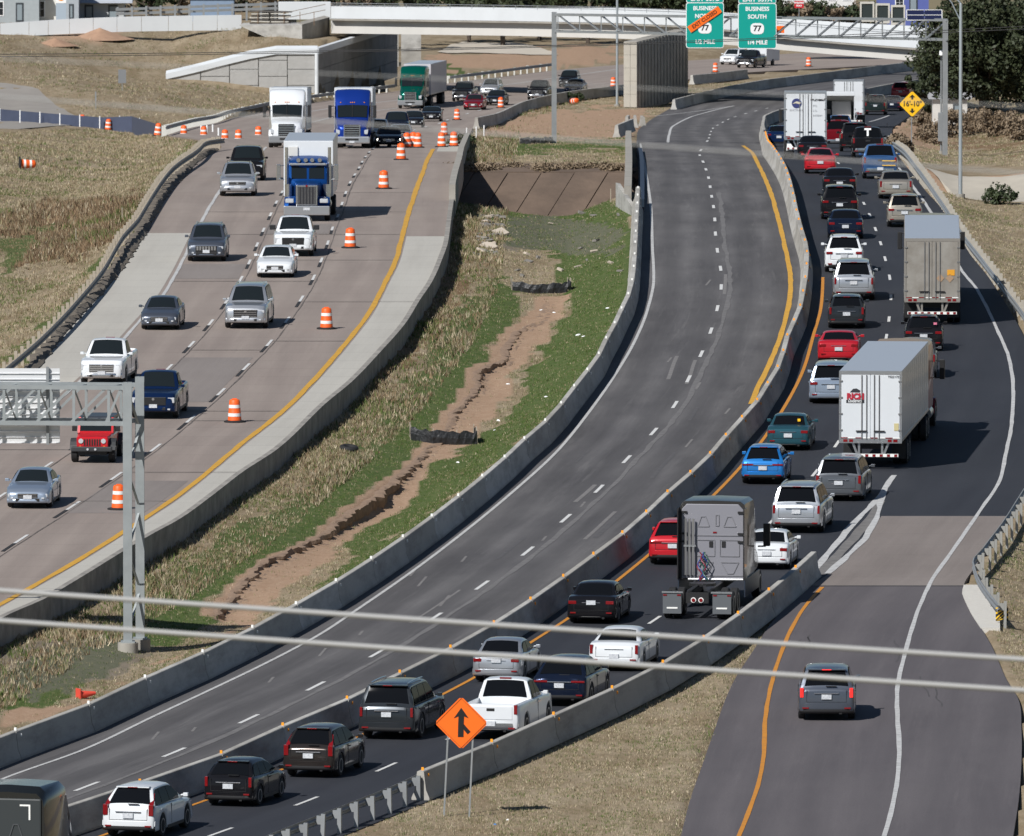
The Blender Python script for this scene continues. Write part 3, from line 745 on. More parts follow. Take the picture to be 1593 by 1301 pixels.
# low wall along the right edge of the left carriageway, with the dark drop to the median
def wall_run(name, c, ya, yb, x0, x1, z0, z1, material, label, cat, kind=None, st=2.0):
    m = MB(); secs = []
    for y in ysamp(ya, yb, st):
        x = float(c(y)); z = float(hprof(y)); secs.append([(x+x0,y,z+z0),(x+x1,y,z+z0),(x+x1,y,z+z1),(x+x0,y,z+z1)])
    m.loft(secs); o = m.build(name, material, smooth=30); tag(o, label, cat, kind=kind); return o
wall_run('retaining_wall', E2, 470, Yof(312), -.02, .22, -1.6, .07, mat('stained_concrete', (.34,.32,.285), .9, noise=(.9,.9,(.14,.13,.12)), bump=(4,.3), world=True), 'low stained concrete retaining wall between left lanes and grass median', 'wall')
for c, x0, x1, a, b, lb in ((E2,-.05,.3, Yof(312), Yof(226),'concrete creek bridge parapet right of the oncoming lanes'), (E3,-.75,-.35, Yof(318)+3, Yof(222),'concrete creek bridge parapet left of the new lanes')):
    w = wall_run('bridge_parapet', c, a, b, x0, x1, -.9, .86, M_conc2, lb, 'parapet')
M_silt = mat('black_silt_fabric', (.010,.011,.013), .5, noise=(5,.5,(.05,.053,.058)), bump=(7,.8))
wall_run('silt_tube', E3, Yof(330), Yof(236), .10, .34, 0, .26, mat('dark_blue_tube', (.012,.02,.045), .45), 'dark blue sediment tube lying along the creek bridge parapet', 'tube')
# slab-lined far bank of the creek
slope = empty('creek_slope', (0, Y250, float(hprof(Y250))), 0, 'brown concrete slabs lining the far creek bank between the bridges', 'slope paving')
M_slab = mat('brown_slab', (.150,.108,.080), .95, noise=(.5,.9,(.085,.062,.047)), bump=(3,.8), world=True)
xa, xb = float(E2(Y250))-3, float(E3(Y250))+.2
n = 7
for k in range(n+1):
    x0, x1 = xa+(xb-xa)*k/n+.03, xa+(xb-xa)*(k+1)/n-.03
    ya_, za, yb_, zb = -13, -5.4, -.6, -.50+random.uniform(-.03,.03)
    m = MB(); sk = -3.6
    m.loft([[(x+sk, ya_, za),(x, yb_, zb),(x, yb_, zb-.3),(x+sk, ya_, za-.3)] for x in (x0, x1)]); m.build('slab', M_slab, slope)
m = MB(); m.loft([[(x, -.55, -.46),(x, 2.4, -.16),(x, 2.4, -1.0),(x, -.55, -1.0)] for x in (xa, xb)]); m.build('bench_slab', M_slab, slope)
a, b = drape(959,330), drape(991,338)
m = MB(); hgt = 1.15
m.loft([[(0,0,-.4),(.25,0,-.4),(.25,0,hgt),(0,0,hgt+.05)], [(b[0]-a[0],b[1]-a[1]-7,-.4),(b[0]-a[0]+.25,b[1]-a[1]-7,-.4),(b[0]-a[0]+.25,b[1]-a[1]-7,hgt-.3),(b[0]-a[0],b[1]-a[1]-7,hgt-.25)]])
o = m.build('wing_wall', M_conc); o.location = (a[0], a[1]+6, a[2]); tag(o, 'tilted pale concrete wing wall at the near creek bank', 'wall')

# ---------------------------------------------------------------- lettering
def text(body, size, loc, material, parent, name='lettering', rot=(math.pi/2,0,0), align='CENTER', sx=1.0, bold=0.0, ext=.004):
    cu = bpy.data.curves.new(name, 'FONT'); cu.body = body; cu.size = size; cu.align_x = align; cu.align_y = 'CENTER'; cu.extrude = ext; cu.offset = bold; cu.resolution_u = 3
    ob = bpy.data.objects.new(name, cu); COL.objects.link(ob)
    bpy.context.view_layer.update()
    me = bpy.data.meshes.new_from_object(ob.evaluated_get(bpy.context.evaluated_depsgraph_get()))
    bpy.data.objects.remove(ob); me.materials.clear(); me.materials.append(material)
    o = link(name, me, parent); o.location = loc; o.rotation_euler = rot; o.scale = (sx, 1, 1)
    return o
M_sgreen = mat('sign_green', (.0,.33,.27), .45); M_swhite = mat('sign_white', (.85,.86,.86), .45); M_sorange = mat('sign_orange', (.95,.16,.008), .5)
M_syellow = mat('sign_yellow', (.92,.52,.01), .5); M_sblack = mat('sign_black', (.012,.012,.012), .5); M_sred = mat('sign_red', (.55,.02,.03), .5)
def rrect(m, w, h, r, y, x0=0, z0=0, n=4):
    pts = []
    for cx, cz, a0 in ((w/2-r,h/2-r,0),(-w/2+r,h/2-r,90),(-w/2+r,-h/2+r,180),(w/2-r,-h/2+r,270)):
        for k in range(n+1): a = R(a0+90*k/n); pts.append((x0+cx+r*math.cos(a), y, z0+cz+r*math.sin(a)))
    return pts
def plate(name, w, h, r, th, material, parent, loc, rot=(0,0,0)):
    m = MB(); m.loft([rrect(m, w, h, r, -th/2), rrect(m, w, h, r, th/2)]); o = m.build(name, material, parent); o.location = loc; o.rotation_euler = rot; return o

# ---------------------------------------------------------------- sign bridge over the far lanes
gl, gr_ = drape(862, 223), drape(1470, 242)
gY = lambda px: gl[1] + (gr_[1]-gl[1])*(px-862)/(1470-862)
sgb = empty('sign_gantry', tuple(gl), 0, 'steel sign gantry spanning the far lanes on two posts', 'gantry')
O = np.array(gl)
def post_to(px0, p, top, w, name='post'):
    t = at(px0, top, p[1]); m = MB(); m.box(p[0]-w/2-O[0], p[0]+w/2-O[0], p[1]-w/2-O[1], p[1]+w/2-O[1], p[2]-.3-O[2], t[2]-O[2]); return m.build(name, M_galvd, sgb)
post_to(862, gl, 19, .36); post_to(1470, gr_, 30, .36)
for dy in (0, 1.1):
    for y0, y1, nm in ((23.5,32,'top_chord'),(49.5,62.5,'bottom_chord')):
        m = MB(); a = at(864, y0, gY(864))-O; b = at(1474, y1, gY(1474))-O; a[1] += dy; b[1] += dy
        m.bar(a, b, .13); m.build(nm, M_galv, sgb)
    N = 18
    for k in range(N+1):
        px = 868+(1474-868)*k/N; f = k/N
        t_, b_ = at(px, 23.5+8.5*f, gY(px))-O, at(px, 49.5+13*f, gY(px))-O; t_[1] += dy; b_[1] += dy
        m = MB(); m.bar(t_, b_, .07); m.build('strut', M_galv, sgb)
        if k < N:
            px2 = 868+(1474-868)*(k+1)/N; f2 = (k+1)/N
            left = px < 1100
            q0 = at(px if left else px2, 23.5+8.5*(f if left else f2), gY(px))-O; q1 = at(px2 if left else px, 49.5+13*(f2 if left else f), gY(px2))-O; q0[1] += dy; q1[1] += dy
            m = MB(); m.bar(q0, q1, .07); m.build('brace', M_galv, sgb)
def exit_sign(x0, x1, y0, y1, lab, tab, lines, patch):
    Yg = gY(x1+12)-.8
    c = at((x0+x1)/2, (y0+y1)/2, Yg); s = FPX/(Yg*CA+(HC-c[2])*SA); w, h = (x1-x0)/s, (y1-y0)/s
    rt = empty('exit_sign', tuple(c), 0, lab, 'sign')
    plate('panel_border', w, h, .18, .05, M_swhite, rt, (0,0,0)); plate('panel', w-.10, h-.10, .14, .05, M_sgreen, rt, (0,-.012,0))
    plate('exit_tab_border', w*.98, .62, .1, .05, M_swhite, rt, (0,0,h/2+.30)); plate('exit_tab', w*.98-.08, .54, .08, .05, M_sgreen, rt, (0,-.012,h/2+.30))
    text(tab, .46, (0,-.045,h/2+.26), M_swhite, rt, bold=.012)
    text(lines[0], .40, (0,-.045,h*.37), M_swhite, rt, bold=.012); text(lines[1], .40, (0,-.045,h*.20), M_swhite, rt, bold=.012)
    sh = plate('route_shield', .95, .78, .3, .02, M_swhite, rt, (0,-.045,-h*.06))
    text('77', .55, (0,-.062,-h*.06), M_sblack, rt, bold=.015)
    text(lines[2], .40, (0,-.045,-h*.365), M_swhite, rt, bold=.012)
    if patch:
        pl = plate('closed_plate', w*.98, .50, .02, .03, M_sorange, rt, (-.02,-.10,h*.13), (0,R(-34),0))
        text('EXIT CLOSED', .36, (0,-.022,0), M_sblack, pl, bold=.008, sx=.95)
exit_sign(1067,1126,4,75,'green exit sign with an orange strip pasted across it','EXIT 337B',('BUSINESS','NORTH','1/2 MILE'), True)
exit_sign(1148,1208,5,76,'green exit sign without any strip, right of the closed one','EXIT 337A',('BUSINESS','SOUTH','1/4 MILE'), False)
m = MB(); w = at(1213,46,gY(1213)); s_ = .5; 
so_ = plate('orange_plate', .55, .5, .03, .03, M_sorange, None, tuple(at(1214,46,gY(1214)+3))); tag(so_, 'small orange plate behind the gantry right of the green signs', 'sign')
# solar panels and framed equipment on top of the gantry
sp = empty('solar_array', tuple(at(1438, 32, gY(1438))), 0, 'pair of tilted solar panels on top of the gantry', 'solar panel')
for k in (-1, 1):
    m = MB(); m.loft([[(k*.62-.58, -.25, .05),(k*.62+.58,-.25,.05),(k*.62+.58,-.22,.05),(k*.62-.58,-.22,.05)],[(k*.62-.58,.25,.72),(k*.62+.58,.25,.72),(k*.62+.58,.28,.72),(k*.62-.58,.28,.72)]]); pn = m.build('panel', mat('solar_cell', (.012,.016,.05), .25), sp)
    for zz in (0.04,.38,.72):
        m = MB(); m.bar((k*.62-.6,-.28+.5*(zz-.05)/.67,zz),(k*.62+.6,-.28+.5*(zz-.05)/.67,zz), .035); m.build('frame_bar', M_swhite, sp)
    m = MB(); m.bar((k*.62+k*.6,-.28,.04),(k*.62+k*.6,.22,.72), .035); m.build('frame_bar', M_swhite, sp)
M_greyfr = mat('pale_grey_frame', (.55,.53,.48), .7)
p = at(1373, 34, gY(1373)+40); eq = empty('framed_rack', tuple(p), 0, 'pale rack with dark square openings carried past behind the gantry', 'rack')
for k in range(3):
    x = (k-1)*1.12
    m = MB()
    for (xa_, xb_, za_, zb_) in ((-.52,-.40,0,1.45),(.40,.52,0,1.45),(-.40,.40,0,.18),(-.40,.40,1.3,1.45)): m.box(x+xa_, x+xb_, -.1, .1, za_-k*.12, zb_-k*.12)
    m.build('frame', M_greyfr, eq)
    m = MB(); m.box(x-.40, x+.40, -.02, .04, .18-k*.12, 1.3-k*.12); m.build('dark_panel', mat('dark_green_panel', (.03,.04,.04), .4), eq)
# ---------------------------------------------------------------- poles and roadside signs
def pole(px, py, top, r0, r1, label, material, arm=None, name='light_pole'):
    p = drape(px, py); t = at(px, top, p[1]); h = t[2]-p[2]
    rt = empty(name, tuple(p), 0, label, 'pole')
    m = MB(); m.tube((0,0,-.2),(0,0,h), r0, r1, 10); m.build('shaft', material, rt, smooth=40)
    m = MB(); m.tube((0,0,-.1),(0,0,.22), r0*2.2, r0*2.2, 12); m.build('base', M_conc2, rt)
    return rt, h
M_pole = mat('light_pole_steel', (.46,.51,.54), .4, .5)
lp, h = pole(1494, 308, 6, .115, .085, 'tall light pole right of the crowded lanes beside the oak', M_pole)
m = MB(); m.path([(0,0,h),( -.5,0,h+.6),(-1.1,0,h+1.0),(-1.7,0,h+1.2)], .05); m.path([(0,0,h-1.0),(-.5,0,h+.05),(-1.05,0,h+.8)], .035); m.build('mast_arm', M_pole, lp)
lp2, h2 = pole(960, 166, -40, .13, .10, 'slim light pole standing in front of the bridge pier', M_pole)
cp, h3 = pole(1464, 240, 86, .07, .06, 'camera pole with grey cabinet beside the right gantry post', M_galvd, name='camera_pole')
m = MB(); m.box(-.22,.12,-.35,-.08,.9,2.9); m.build('cabinet', M_galvd, cp, bevel=.03)
m = MB(); m.tube((0,-.05,h3),(0,-.05,h3+.35),.16,.13,10); m.build('camera_housing', M_swhite, cp, smooth=40)

def diamond(px, py, r, th, material, parent, loc, name):
    m = MB(); c = .1*r
    pts = [(0,r),(r,0),(0,-r),(-r,0)]
    ring = []
    for i in range(4):
        a, b, d = np.array(pts[i-1]), np.array(pts[i]), np.array(pts[(i+1) % 4])
        for q in (a, d):
            v = (q-b)/np.linalg.norm(q-b)*c; ring.append(b+v)
    m.loft([[(x, y, z) for x, z in ring] for y in (-th/2, th/2)]); o = m.build(name, material, parent); o.location = loc; return o
# clearance sign
p = drape(1418, 237); rt = empty('clearance_sign', tuple(p), 0, 'yellow diamond clearance sign reading 16-10 beside the oak', 'sign')
zc = at(1419, 162, p[1])[2]-p[2]; rr = .88
m = MB(); m.bar((0,.05,-.2),(0,.05,zc+.5), .07); m.build('post', M_galvd, rt)
diamond(0,0, rr*1.04, .02, M_sblack, rt, (.04,0,zc), 'border'); diamond(0,0, rr, .02, M_syellow, rt, (.04,-.012,zc), 'panel')
text("16'-10\"", .50, (.04,-.03,zc), M_sblack, rt, bold=.012, sx=.9)
for sgn in (1,-1):
    m = MB(); z0 = .30*sgn
    m.face([(.04-.07,-.028,zc+z0),(.04+.07,-.028,zc+z0),(.04+.07,-.028,zc+z0+.14*sgn),(.04-.07,-.028,zc+z0+.14*sgn)]); m.face([(.04-.2,-.028,zc+z0+.14*sgn),(.04+.2,-.028,zc+z0+.14*sgn),(.04,-.028,zc+z0+.34*sgn)]); m.build('arrow', M_sblack, rt)
# orange merge sign
p = drape(709, 1271); rt = empty('merge_sign', tuple(p), R(-3), 'orange diamond merge sign on two thin posts beside the near barrier', 'sign')
zc = at(718, 1125, p[1])[2]-p[2]
for x, x2 in ((-.40,-.25),(.42,.56)):
    m = MB(); m.bar((x,.05,-.3),(x2,.05,zc-.25), .055); m.build('post', M_galv, rt)
diamond(0,0,.87,.02,M_sorange,rt,(.18,0,zc),'panel')
for a, b in (((0,.80),(.80,0)),((.80,0),(0,-.80)),((0,-.80),(-.80,0)),((-.80,0),(0,.80))):
    m = MB(); m.bar((.18+a[0],-.013,zc+a[1]),(.18+b[0],-.013,zc+b[1]),.022,.006); m.build('border_line', M_sblack, rt)
m = MB(); cx_ = .18
for poly in ([(-.09,.22),(.09,.22),(.08,.0),(.07,-.45),(-.11,-.45),(-.10,.0)],[(-.24,.16),(.0,.50),(.24,.16),(.09,.22),(-.09,.22)],[(.05,-.02),(.05,-.18),(.20,-.36),(.30,-.28),(.10,-.05)]):
    m.loft([[(cx_+x, y, zc+z) for x, z in poly] for y in (-.022,-.012)])
m.build('merge_arrow', M_sblack, rt)
# far small signs
def small_sign(px, py, top, w, h, material, lab, words=None, nm='road_sign', Yo=None):
    p = drape(px, py) if Yo is None else at(px, py, Yo); zc = at(px, top, p[1])[2]-p[2]
    rt = empty(nm, tuple(p), 0, lab, 'sign'); m = MB(); m.bar((0,.05,-.2),(0,.05,zc), .07); m.build('post', M_galvd, rt)
    plate('panel', w, h, .05, .03, material, rt, (0,0,zc))
    if words:
        for i, q in enumerate(words): text(q, h*.34, (0,-.025,zc+h*(.2-.4*i)), M_swhite, rt, bold=.01)
small_sign(1243, 30, 7, .95, .75, M_sred, 'red wrong way sign beyond the overpass', ('WRONG','WAY'), Yo=1475)
small_sign(190, 141, 119, .75, 1.3, mat('sign_back', (.20,.21,.22), .5), 'grey back of a road sign on the hill')
small_sign(149, 170, 150, .14, .9, M_galvd, 'thin delineator post on the far hillside')

# ---------------------------------------------------------------- near sign truss with the back of a big sign
p = drape(199, 1014); q = drape(217, 1004)
nt_ = empty('sign_truss', tuple(p), 0, 'near galvanized sign truss on a laced double column in the median', 'gantry')
ztop = at(203, 597, p[1])[2]-p[2]
dx, dy = .42, 1.35
M_gn = mat('bright_galvanized', (.37,.40,.405), .5, .35, noise=(1.5,.6,(.25,.275,.285)), world=True)
for (x, y, zt) in ((0,0,ztop+.05),(dx,dy,ztop+.15)):
    m = MB(); m.box(x-.165,x+.165,y-.16,y-.145,.35,zt); m.box(x-.165,x+.165,y+.145,y+.16,.35,zt); m.box(x-.012,x+.012,y-.145,y+.145,.35,zt); m.box(x-.165,x-.15,y-.145,y+.145,.35,zt); m.build('column', M_gn, nt_)
    m = MB(); m.tube((x,y,-.5),(x,y,.34), .38,.38,16); m.build('footing', M_conc2, nt_, smooth=40)
    m = MB(); m.box(x-.26,x+.26,y-.26,y+.26,.34,.40); m.build('base_plate', M_gn, nt_)
z = .7; k = 0
while z < ztop-1.2:
    a, b = (0,0), (dx,dy)
    if k % 2: a, b = b, a
    m = MB(); m.bar((a[0],a[1],z),(b[0],b[1],z+1.5), .09,.03); m.build('lacing', M_gn, nt_); z += 1.5; k += 1
zt, zb = ztop-.15, ztop-.15-1.33
for x0, y0 in ((0,0),(dx,dy)):
    for zz, nm in ((zt,'top_chord'),(zb,'bottom_chord')):
        m = MB(); m.bar((x0-.15,y0,zz),(x0-9.5,y0,zz+.06), .14,.16); m.build(nm, M_gn, nt_)
    N = 7
    for i in range(N):
        xa_ = x0-.15-1.29*(i+.42); 
        m = MB(); m.bar((xa_-.0,y0,zb),(xa_,y0,zt), .10); m.build('strut', M_gn, nt_)
        xr = x0-.15-1.29*(i-.55) if i else x0-.15
        m = MB(); m.bar((xa_-.1,y0,zb+.05),(min(xr-.1, x0-.15),y0,zt-.05), .09); m.build('brace', M_gn, nt_)
for i in range(7):
    xa_ = -.15-1.29*(i+.42)
    for zz in (zt, zb):
        m = MB(); m.bar((xa_,0,zz),(xa_+dx,dy,zz), .07); m.build('cross_strut', M_gn, nt_)
    m = MB(); m.bar((xa_,0,zt),(xa_+dx,dy,zb), .05); m.build('cross_brace', M_gn, nt_)
# big sign seen from behind: aluminium planks
sg = empty('road_sign', (p[0]-2.55, p[1]+dy+.35, p[2]), 0, 'white ribbed back of a large road sign hung on the near truss', 'sign')
M_alu = mat('bare_aluminium', (.74,.75,.76), .45, .25)
z0 = at(40, 690, p[1]+1.6)[2]-p[2]; z1 = at(40, 573, p[1]+1.6)[2]-p[2]; N = 13
for i in range(N):
    za = z0+(z1-z0)*i/N; zb_ = z0+(z1-z0)*(i+1)/N-.015
    m = MB(); m.box(-5.0, 0, 0, .05, za, zb_); m.box(-5.0,0,-.05,0,za,za+.025); m.build('plank', M_alu, sg)
for x in (-.45, -2.6, -4.4):
    m = MB(); m.bar((x,-.10,z0-.05),(x,-.10,z1+.05), .10); m.build('hanger', M_galvd, sg)
# ---------------------------------------------------------------- the overpass
Yb = lambda px: float(np.interp(px, [380,515,1075,1430,1640], [1450,1442,1398,1372,1356]))
PX = [515,590,660,730,800,870,940,1000,1060,1105,1150,1215,1265,1320,1370,1425,1490,1560,1640]
PT = lambda x: float(np.interp(x, [515,660,800,940,1060,1150,1215,1320,1425,1560,1640], [11,13,15,17.5,22,30,40,49,57,70,78]))
PB = lambda x: float(np.interp(x, [515,660,800,940,1060,1150,1215,1320,1425,1560,1640], [29,31,33,35.5,40,48,58,67,75,88,96]))
GB = lambda x: float(np.interp(x, [515,660,800,940,1060,1150,1215,1320,1425,1560,1640], [53,55,57,60.5,65,72.5,79,88,96,109,117]))
ov = empty('overpass', tuple(at(780, 60, Yb(780))), 0, 'long white overpass crossing all the lanes at the top', 'bridge')
OO = np.array(ov.location)
def band(name, f0, f1, d0, d1, material):
    m = MB(); secs = []
    for x in PX:
        a, b = at(x, f0(x), Yb(x))-OO, at(x, f1(x), Yb(x))-OO
        secs.append([(a[0],a[1]+d0,a[2]),(b[0],b[1]+d0,b[2]),(b[0],b[1]+d1,b[2]),(a[0],a[1]+d1,a[2])])
    m.loft(secs); return m.build(name, material, ov, smooth=30)
band('parapet', PB, PT, 0, .35, M_white)
band('deck', lambda x: PB(x)+3, lambda x: PB(x)-.5, .06, 20.0, M_conc2)
band('fascia_girder', GB, lambda x: PB(x)+2.5, 1.1, 1.7, mat('girder_concrete', (.60,.585,.55), .85, noise=(.4,.4,(.48,.47,.44)), world=True))
for k in (3.6, 6.6, 9.6, 12.6, 15.6, 18.6): band('girder', lambda x: GB(x)-.5, lambda x: PB(x)+2.5, k, k+.5, M_conc2)
FP = lambda x: float(np.interp(x, [515,660,800,940,1060,1150,1215,1320,1425,1560,1640], [0,1,3,6,9,12,16,20,24,28,30]))
m = MB(); secs = []
for x in PX:
    a, b = at(x, PB(x)-1, Yb(x)+20.1)-OO, at(x, PT(x)-FP(x)*.62-1, Yb(x)+20.1)-OO
    secs.append([(a[0],a[1],a[2]-.5),(b[0],b[1],b[2]),(b[0],b[1]+.35,b[2]),(a[0],a[1]+.35,a[2]-.5)])
m.loft(secs); m.build('far_parapet', M_white, ov)
for dz in (.38, .18):
    m = MB(); m.path([tuple(at(x, PT(x), Yb(x))-OO+np.array([0,.15,dz])) for x in PX], .04); m.build('rail', M_galv, ov)
for x in range(530, 1440, 34):
    b = at(x, PT(x), Yb(x))-OO; m = MB(); m.bar((b[0],b[1]+.15,b[2]-.05),(b[0],b[1]+.15,b[2]+.42), .06); m.build('rail_post', M_galv, ov)
# pier: front wall of block courses and a long ribbed flank
pf = ground(970, 167); pr = empty('bridge_pier', tuple(pf), R(-13.5), 'grey block-faced bridge pier with a dark ribbed flank', 'pier')
hp = at(980, 65, pf[1])[2]-pf[2]
m = MB(); m.box(0,1.3,0.1,22,-.4,hp); m.build('core', M_conc2, pr)
for i in range(5):
    for j in range(2):
        z0, z1 = hp*i/5+.01, hp*(i+1)/5-.01; x0, x1 = 1.3*j/2+.012, 1.3*(j+1)/2-.012
        m = MB(); m.box(x0,x1,0,.14,z0,z1); m.build('block', mat('pier_block', (.46,.43,.37), .9, noise=(1.2,.5,(.36,.33,.28)), world=True), pr)
for k in range(16):
    m = MB(); y = .5+k*1.36; m.box(1.3,1.40,y,y+.62,-.2,hp-.05); m.build('rib', M_conc2, pr, bevel=.05)
# left abutment: panelled retaining wall
c0 = at(492, 142, 1421.0); ab = empty('abutment_wall', tuple(c0), 0, 'pale panelled retaining wall with a sloping white coping under the bridge end', 'retaining wall'); A0 = np.array(c0)
wp = lambda px, py, Y=1421.0: at(px, py, Y)-A0
M_pan = mat('rough_panel', (.40,.395,.38), .92, noise=(.9,.5,(.31,.305,.29)), bump=(2.5,.9), world=True)
topl = lambda px: float(np.interp(px, [262,300,345,388,430,492], [122,112.5,101,90.5,83,83])); botl = lambda px: float(np.interp(px, [262,300,400,492], [123,127,136,145]))
xs = [262,312,357,402,447,490]
rowsy = [83, 93, 118, 145]
for i in range(5):
    for j in range(6):
        off = 11 if i % 2 else 0
        r0 = 83+ (j-1)*25 + off; r1 = r0+25
        x0, x1 = xs[i], xs[i+1]
        q = []
        yt0, yt1 = max(r0, topl(x0)), max(r0, topl(x1)); yb0, yb1 = min(r1, botl(x0)+6), min(r1, botl(x1)+6)
        if yb0-yt0 < .5 and yb1-yt1 < .5: continue
        yb0, yb1 = max(yb0, yt0+.2), max(yb1, yt1+.2)
        a, b, c_, d = wp(x0+.7,yt0+.5), wp(x1-.7,yt1+.5), wp(x1-.7,yb1-.5), wp(x0+.7,yb0-.5)
        m = MB(); m.loft([[tuple(v+np.array([0,y,0])) for v in (a,b,c_,d)] for y in (0,.25)]); m.build('panel', M_pan, ab)
m = MB(); secs = []
for px in xs: a, b = wp(px, topl(px)), wp(px, botl(px)+8); secs.append([(a[0],.2,a[2]),(b[0],.2,b[2]),(b[0],.6,b[2]),(a[0],.6,a[2])])
m.loft(secs); m.build('backing', M_conc2, ab)
m = MB(); secs = []
for px in [258,300,345,388,430,494]:
    a = wp(px, topl(px)-.5); secs.append([(a[0],-.18,a[2]-.12),(a[0],-.18,a[2]+.42),(a[0],.75,a[2]+.42+.25),(a[0],.75,a[2]-.12)])
m.loft(secs); m.build('coping', M_white, ab)
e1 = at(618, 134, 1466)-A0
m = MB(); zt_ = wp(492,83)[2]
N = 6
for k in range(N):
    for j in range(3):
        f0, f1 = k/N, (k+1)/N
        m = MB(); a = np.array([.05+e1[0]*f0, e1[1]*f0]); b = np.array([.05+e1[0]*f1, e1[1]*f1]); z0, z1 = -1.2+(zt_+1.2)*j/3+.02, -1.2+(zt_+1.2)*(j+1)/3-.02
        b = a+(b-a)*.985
        m.loft([[(a[0],a[1],z0),(b[0],b[1],z0),(b[0],b[1],z1),(a[0],a[1],z1)],[(a[0]-.3,a[1]+.05,z0),(b[0]-.3,b[1]+.05,z0),(b[0]-.3,b[1]+.05,z1),(a[0]-.3,a[1]+.05,z1)]]); m.build('side_panel', mat('shaded_panel', (.27,.27,.265), .92, noise=(.5,.8,(.16,.16,.16)), world=True), ab)  # side face coloured darker, the bridge's shade put into the concrete colour
m = MB(); m.loft([[(-.3+x,y,zt_-.1),(.25+x,y,zt_-.1),(.25+x,y,zt_+.5),(-.3+x,y,zt_+.5)] for x, y in ((0,-.1),(e1[0],e1[1]))]); m.build('side_coping', M_white, ab)
m = MB(); m.tube((.05,-.1,-.9),(.05,-.1,zt_), .2,.2,10); m.build('corner_post', M_white, ab, smooth=40)
# bridge seat block above it
sb = empty('bridge_abutment', tuple(at(470, 72, 1438)), 0, 'pale concrete bridge seat block left of the overpass end', 'abutment'); S0 = np.array(sb.location)
sp_ = lambda px, py, Y: at(px, py, Y)-S0
m = MB(); fr = [sp_(372,40,1437), sp_(470,39,1437), sp_(470,74,1437), sp_(440,70,1437)]
m.loft([[tuple(v) for v in fr],[(v[0]+.3,v[1]+5,v[2]) for v in fr]]); m.build('seat_block', M_conc, sb)
m = MB(); fr = [sp_(470.5,38,1437.1), sp_(513,27,1447), sp_(513,60,1447), sp_(470.5,67,1437.1)]
m.loft([[tuple(v) for v in fr],[(v[0]-.6,v[1]+3,v[2]) for v in fr]]); m.build('cheek_wall', M_conc2, sb)
m = MB(); b0, b1 = sp_(433,26,1452), sp_(514,26,1449); m.box(b0[0],b1[0],b0[1],b0[1]+.4,b0[2]-.3,sp_(433,3,1452)[2]); m.build('end_parapet', M_white, sb, bevel=.04)
fw = empty('far_wall', tuple(at(596, 100, 1478)), 0, 'two tall lit concrete panels standing beyond the overpass beside the truck', 'wall')
for k, (x0, x1) in enumerate(((596,620),(624,655))):
    for z0, z1 in ((53,79),(80,104)):
        a, b = at(x0, z1, 1478)-np.array(fw.location), at(x1, z0, 1478)-np.array(fw.location); m = MB(); m.box(a[0],b[0],0,.6,a[2],b[2]); m.build('panel', M_conc, fw)
# white approach wall on the left with a guardrail behind
ap = empty('approach_wall', tuple(at(200, 42, 1446)), 0, 'white parapet wall along the approach road top left', 'wall'); P0 = np.array(ap.location)
xs = [-120,0,45,75,108,145,182,220,262,300,338,376]
for i in range(len(xs)-1):
    x0, x1 = xs[i], xs[i+1]; m = MB()
    yt = lambda x: float(np.interp(x, [-120,0,100,200,376], [45,37,30,26,23.5])); yb = lambda x: float(np.interp(x, [-120,0,100,200,376], [62,52,47,43,41]))
    Yw = lambda x: float(np.interp(x, [-120,0,376], [1440,1443,1447]))
    sec = []
    for x in (x0+.3, x1-.3):
        a, b = at(x, yt(x), Yw(x))-P0, at(x, yb(x), Yw(x))-P0; sec.append([(b[0],b[1],b[2]-.4),(a[0],a[1],a[2]),(a[0],a[1]+.3,a[2]),(b[0],b[1]+.3,b[2]-.4)])
    m.loft(sec); m.build('wall_panel', M_white, ap)
gr3 = empty('guardrail', tuple(at(300, 30, 1456)), 0, 'steel beam railing behind the white approach wall top left', 'guardrail'); Q0 = np.array(gr3.location)
for dz in (0,.45):
    m = MB(); a, b = at(180, 22, 1456)-Q0, at(432, 13, 1458)-Q0; m.bar((a[0],a[1],a[2]+dz),(b[0],b[1],b[2]+dz), .06,.26); m.build('rail', M_galv, gr3)
for k in range(12):
    x = 183+k*22.3; a = at(x, 26-(x-180)*.035, 1456.2)-Q0; m = MB(); m.bar((a[0],a[1],a[2]-.9),(a[0],a[1],a[2]+.95), .2); m.build('post', M_galv, gr3)
# stacked formwork on the abutment
st = empty('form_stack', tuple(at(420, 38, 1440)), 0, 'untidy stack of wooden formwork and scaffold rails on the abutment', 'formwork')
for k in range(7):
    for x0 in (-1.9, .1):
        m = MB(); m.box(x0+random.uniform(-.2,.1), x0+1.9+random.uniform(-.2,.2), -.4, .5, .03+k*.2, .13+k*.2); o = m.build('board_layer', mat('pale_board', (.52,.49,.43), .9) if k % 2 else mat('dark_board', (.10,.09,.08), .9), st); o.rotation_euler = (0, R(random.uniform(-2,2)), 0)
for x in (-2.8, -1.2, 1.4, 3.0, 4.4):
    m = MB(); m.bar((x,-.5,-.1),(x,-.5,1.3),.06); m.build('rail_post', M_rust, st)
for z in (.6,1.15):
    m = MB(); m.bar((1.4,-.5,z),(5.5,1.6,z+.75),.05); m.build('rail', M_rust, st)

